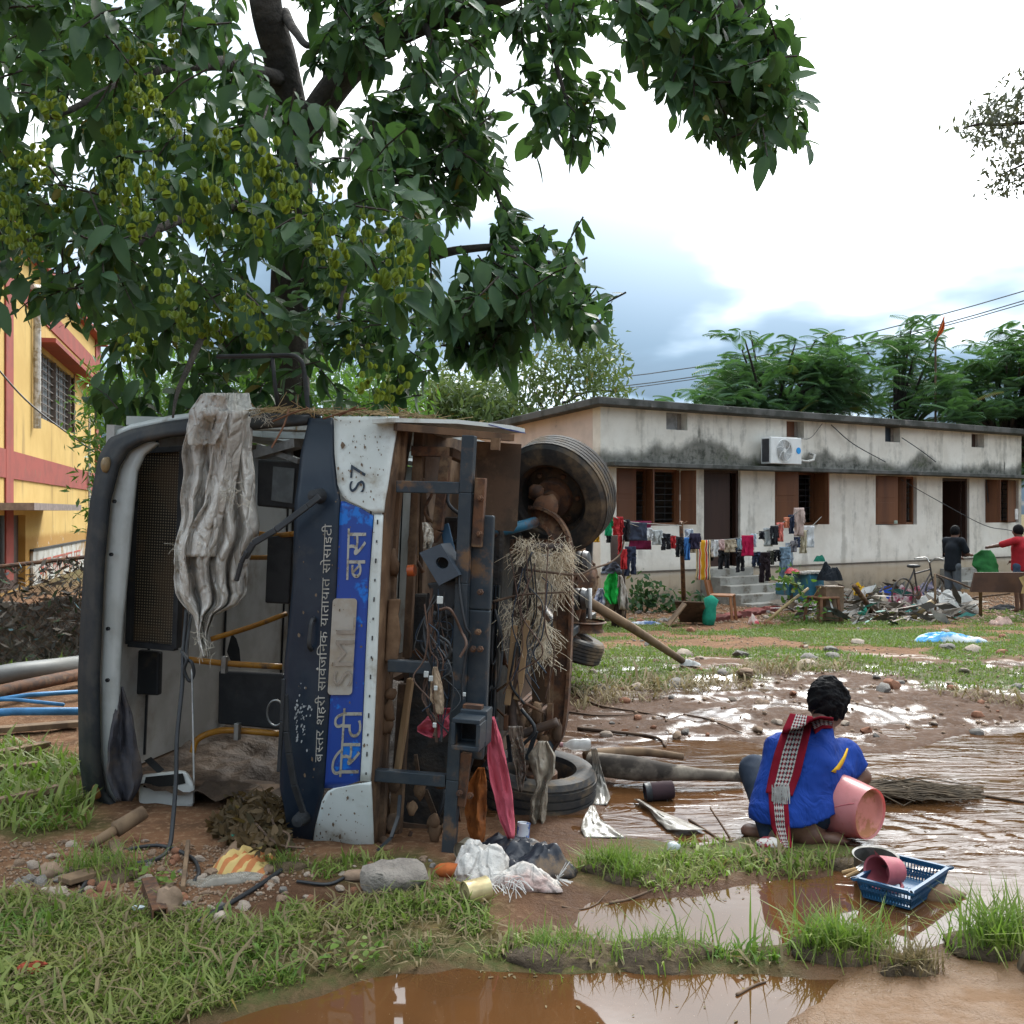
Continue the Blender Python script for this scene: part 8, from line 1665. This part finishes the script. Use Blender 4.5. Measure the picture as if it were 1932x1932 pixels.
def grass():
    rng = np.random.default_rng(17)
    G1 = leafmat('fresh_grass', (.085, .175, .022), (.26, .27, .07), (.18, .32, .04), .55, 2.); G2 = leafmat('lawn_grass', (.085, .175, .025), (.17, .19, .055), (.16, .26, .03), .6, 1.); G3 = leafmat('dry_grass', (.16, .13, .06), (.26, .2, .11), (.2, .16, .07), .8, 3.)
    q = wsample(GR['near'], 12500, rng); k = fbm(q[:, 0]*1.6, q[:, 1]*1.6, 3, 91)+.35*fbm(q[:, 0]*6, q[:, 1]*6, 2, 92); q = q[(k > -.16)]; d = land(q[:, 0], q[:, 1]); q = q[d > -.03]; n = len(q)
    tone = np.clip(.35+.7*fbm(q[:, 0]*2.2, q[:, 1]*2.2, 3, 93)+rng.normal(0, .18, n), 0, 1)
    tag(blades('grass', q[:, 0], q[:, 1], rng.gamma(3, .0115, n)+.012, tone, G1, .85, .036, rng), 'lush short grass in front of the bus', 'grass', kind='stuff')
    q2 = wsample(GR['near'], 1500, rng); n = len(q2); tag(blades('dry_grass', q2[:, 0], q2[:, 1], rng.gamma(4, .014, n)+.015, rng.random(n), G3, 1.1, .03, rng), 'dead stalks mixed into the lush grass before the bus', 'grass', kind='stuff')
    q = np.concatenate([wsample(GR['strip'], 4400, rng), wsample(GR['strip2'], 3800, rng), wsample(GR['bus'], 2000, rng)]); q = q[(land(q[:, 0], q[:, 1]) > -.05) & ~((q[:, 1] > 4.86) & (q[:, 0] > 1.05) & (q[:, 0] < 1.8))]; k = fbm(q[:, 0]*3, q[:, 1]*3, 3, 95); q = q[k > -.04]; n = len(q)
    tag(blades('grass', q[:, 0], q[:, 1], rng.gamma(4, .0085, n)+.014, np.clip(.4+.6*fbm(q[:, 0]*3, q[:, 1]*3, 2, 96)+rng.normal(0, .2, n), 0, 1), G1, .7, .05, rng), 'grass on the strips between the puddles', 'grass', kind='stuff')
    q = np.concatenate([wsample(GR['left'], 1500, rng, .16), wsample(GR['fence'], 900, rng, .1)]); n = len(q); tag(blades('grass', q[:, 0], q[:, 1], rng.gamma(4, .016, n)+.02, rng.random(n)*.8, G1, .7, .06, rng), 'weedy grass left of the bus and along the fence', 'grass', kind='stuff')
    q = wsample(GR['lawn'], 1500, rng, .2); k = fbm(q[:, 0]*.9, q[:, 1]*.9, 3, 77)+.25*fbm(q[:, 0]*4, q[:, 1]*4, 2, 78)+rng.normal(0, .05, len(q)); q = q[k > -.09]; n = len(q)
    tag(blades('grass', q[:, 0], q[:, 1], rng.gamma(4, .0065, n)+.012, np.clip(.4+.7*fbm(q[:, 0]*.8, q[:, 1]*.8, 3, 79)+rng.normal(0, .15, n), 0, 1), G2, .7, .10, rng), 'patchy lawn grass before the house', 'grass', kind='stuff')
    # washed-down straw at the muddy edges
    P = [wpoly(v) for v in ([(1070, 1300), (1250, 1285), (1420, 1280), (1420, 1305), (1250, 1325), (1075, 1345)], [(1390, 1262), (1600, 1262), (1610, 1280), (1400, 1285)], [(1740, 1300), (1940, 1325), (1940, 1345), (1760, 1320)], [(940, 1780), (1100, 1760), (1110, 1790), (960, 1815)], [(1380, 1600), (1640, 1610), (1640, 1640), (1400, 1650)], [(1100, 1815), (1480, 1815), (1480, 1835), (1100, 1835)])]
    for i, (p, dn) in enumerate(zip(P, (450, 450, 350, 1300, 1500, 1200))):
        q = wsample(p, dn, rng, .08); q = q[~((q[:, 1] > 4.86) & (q[:, 1] < 6) & (q[:, 0] > 1.05))]; n = len(q); tag(blades('dry_grass', q[:, 0], q[:, 1], rng.gamma(4, .028 if i < 3 else .013, n)+.02, rng.random(n), G3, 1.25, .03 if i < 3 else .05, rng), ['flattened straw along the near edge of the lawn', 'flattened straw clump in the middle of the lawn edge', 'flattened straw at the right end of the mud', 'flattened straw beside the tin can strip', 'dry grass round the squatting man', 'dry grass on the narrow strip of the front puddle'][i], 'grass', kind='stuff')
    def tuft(px, py, n, L, sp, green, label, lean=.5):
        c = gpt(px, py); c.z = max(c.z, 0); r = np.random.default_rng(int(px)); m = MB()
        x = c.x+r.normal(0, sp, n); y = c.y+r.normal(0, sp*.6, n); l = np.minimum(r.gamma(5, L/5, n), L*1.7)+.02; o = blades('grass_tuft', x-c.x, y-c.y, l, np.clip(r.normal(.35, .25, n), 0, 1), G1 if green else G3, lean, .011, r, np.full(n, -.01)); o.location = c
        tag(o, label, 'grass tuft'); c2 = c+Vector((0, 0, -.02)); MB().blob(Vector((0, 0, -.01)), (sp*2.2, sp*1.5, .05), int(px) % 9, .3, 3).build('root_clod', pm('rooty_mud', (.06, .042, .026), .95, (.10, .07, .04), 9, bump=.9, bsc=40, bd=.02), o, smooth=True)
        for ch in o.children: ch.data.transform(Matrix.Identity(4))
    PMX_fix = PMX
    for a in ((1580, 1795, 520, .11, .085, True, 'green grass tuft standing between the two puddles'), (1895, 1790, 420, .15, .10, True, 'tall spiky grass tuft at the edge of the sandy bank'), (1720, 1832, 260, .08, .045, False, 'small dry grass tuft in front of the basket'), (1150, 1640, 320, .09, .06, True, 'grass tuft growing beside the black plastic sheet'), (1190, 1660, 200, .08, .05, True, 'grass tuft where the twig meets the strip'),
              (1250, 1800, 260, .07, .09, True, 'low grass tuft on the narrow strip of the front puddle'), (1060, 1800, 320, .07, .10, True, 'mixed grass tuft at the left end of the narrow strip'), (1600, 1632, 160, .045, .06, False, 'dry grass tuft behind the saucepan handles'), (190, 1650, 260, .10, .10, True, 'leafy weed tuft among the flood stones'), (530, 1640, 160, .07, .05, True, 'grass tuft beside the striped sacking')): tuft(*a[:2], int(a[2]*1.5), *a[3:])
    # thin tall stems
    m = []
    for px, py in ((1300, 1795), (1420, 1800), (1350, 1790), (1500, 1770), (1240, 1790), (1690, 1830), (1640, 1800), (1880, 1780), (1850, 1770), (1500, 1660), (1560, 1655)):
        for _ in range(5): m.append((px+rng.normal(0, 14), py+rng.normal(0, 4)))
    m = np.array([list(gpt(*q))[:2] for q in m]); tag(blades('grass_stems', m[:, 0], m[:, 1], rng.uniform(.15, .3, len(m)), rng.random(len(m))*.6, G1, .5, .010, rng, np.full(len(m), -.005)), 'thin grass stems rising out of the shallow water', 'grass', kind='stuff')
    # broad-leaved weeds
    q = np.concatenate([wsample(wpoly([(480, 1790), (740, 1800), (700, 1835), (560, 1870), (460, 1850)]), 800, rng), wsample(wpoly([(-40, 1800), (120, 1800), (140, 1932), (-40, 1960)]), 700, rng), wsample(wpoly([(230, 1660), (330, 1670), (320, 1720), (240, 1710)]), 900, rng)]); n = len(q); z = gh_np(q[:, 0], q[:, 1])+rng.uniform(.005, .06, n)
    o = scatter('clover_weeds', LV*np.array([1.6, 1, 1]), LF, np.column_stack([q, z]), orient(np.column_stack([rng.normal(0, 1, n), rng.normal(0, 1, n), rng.normal(.2, .3, n)]), np.tile([0, 0, 1.], (n, 1))+rng.normal(0, .3, (n, 3))), rng.uniform(.018, .04, n), G1, None, rng.random(n)*.4); tag(o, 'low clover like weeds in the grass', 'weeds', kind='stuff')
    # floating flecks
    q = np.concatenate([wsample(wpoly(p), d, rng) for p, d in (([(900, 1830), (1560, 1825), (1560, 1850), (900, 1855)], 420), ([(1090, 1690), (1420, 1665), (1450, 1690), (1110, 1730)], 350), ([(1130, 1580), (1450, 1575), (1450, 1600), (1130, 1605)], 420), ([(350, 1930), (1500, 1840), (1500, 1960), (350, 1990)], 40), ([(1130, 1400), (1900, 1400), (1900, 1700), (1650, 1750), (1130, 1580)], 16))]); n = len(q)
    o = scatter('floating_flecks', LV, LF, np.column_stack([q, np.full(n, .004)]), orient(np.column_stack([rng.normal(0, 1, n), rng.normal(0, 1, n), np.zeros(n)]), np.tile([0, 0, 1.], (n, 1))+rng.normal(0, .12, (n, 3))), rng.uniform(.006, .024, n), G3, None, rng.random(n)); tag(o, 'straw flecks and leaf bits floating on the puddles', 'litter', kind='stuff')
    # gravel
    B4 = np.array([(0, 0, .5), (.6, .1, 0), (-.1, .6, 0), (-.6, -.1, 0), (.1, -.5, 0), (0, 0, -.4)]); F4 = np.array([(0, 1, 2), (0, 2, 3), (0, 3, 4), (0, 4, 1), (5, 2, 1), (5, 3, 2), (5, 4, 3), (5, 1, 4)])
    for i, (p, dn, s, lab) in enumerate((([(0, 1590), (540, 1600), (620, 1660), (450, 1720), (300, 1760), (0, 1700)], 1500, (.006, .02), 'gravel and grit below the bus windscreen'), ([(1080, 1185), (1930, 1165), (1930, 1390), (1080, 1395)], 16, (.015, .045), 'scattered grit over lawn and mud'), ([(1120, 1150), (1932, 1130), (1932, 1180), (1120, 1182)], 80, (.03, .08), 'brick grit along the house yard'))):
        q = wsample(wpoly(p), dn, rng); n = len(q); o = scatter('gravel', B4, F4, np.column_stack([q, gh_np(q[:, 0], q[:, 1])+.003]), orient(rng.normal(0, 1, (n, 3)), rng.normal(0, .5, (n, 3))+[0, 0, 1]), rng.uniform(*s, n), STONE[(0, 0, 0)[i]], None, rng.random(n)); tag(o, lab, 'gravel', kind='stuff')
grass()
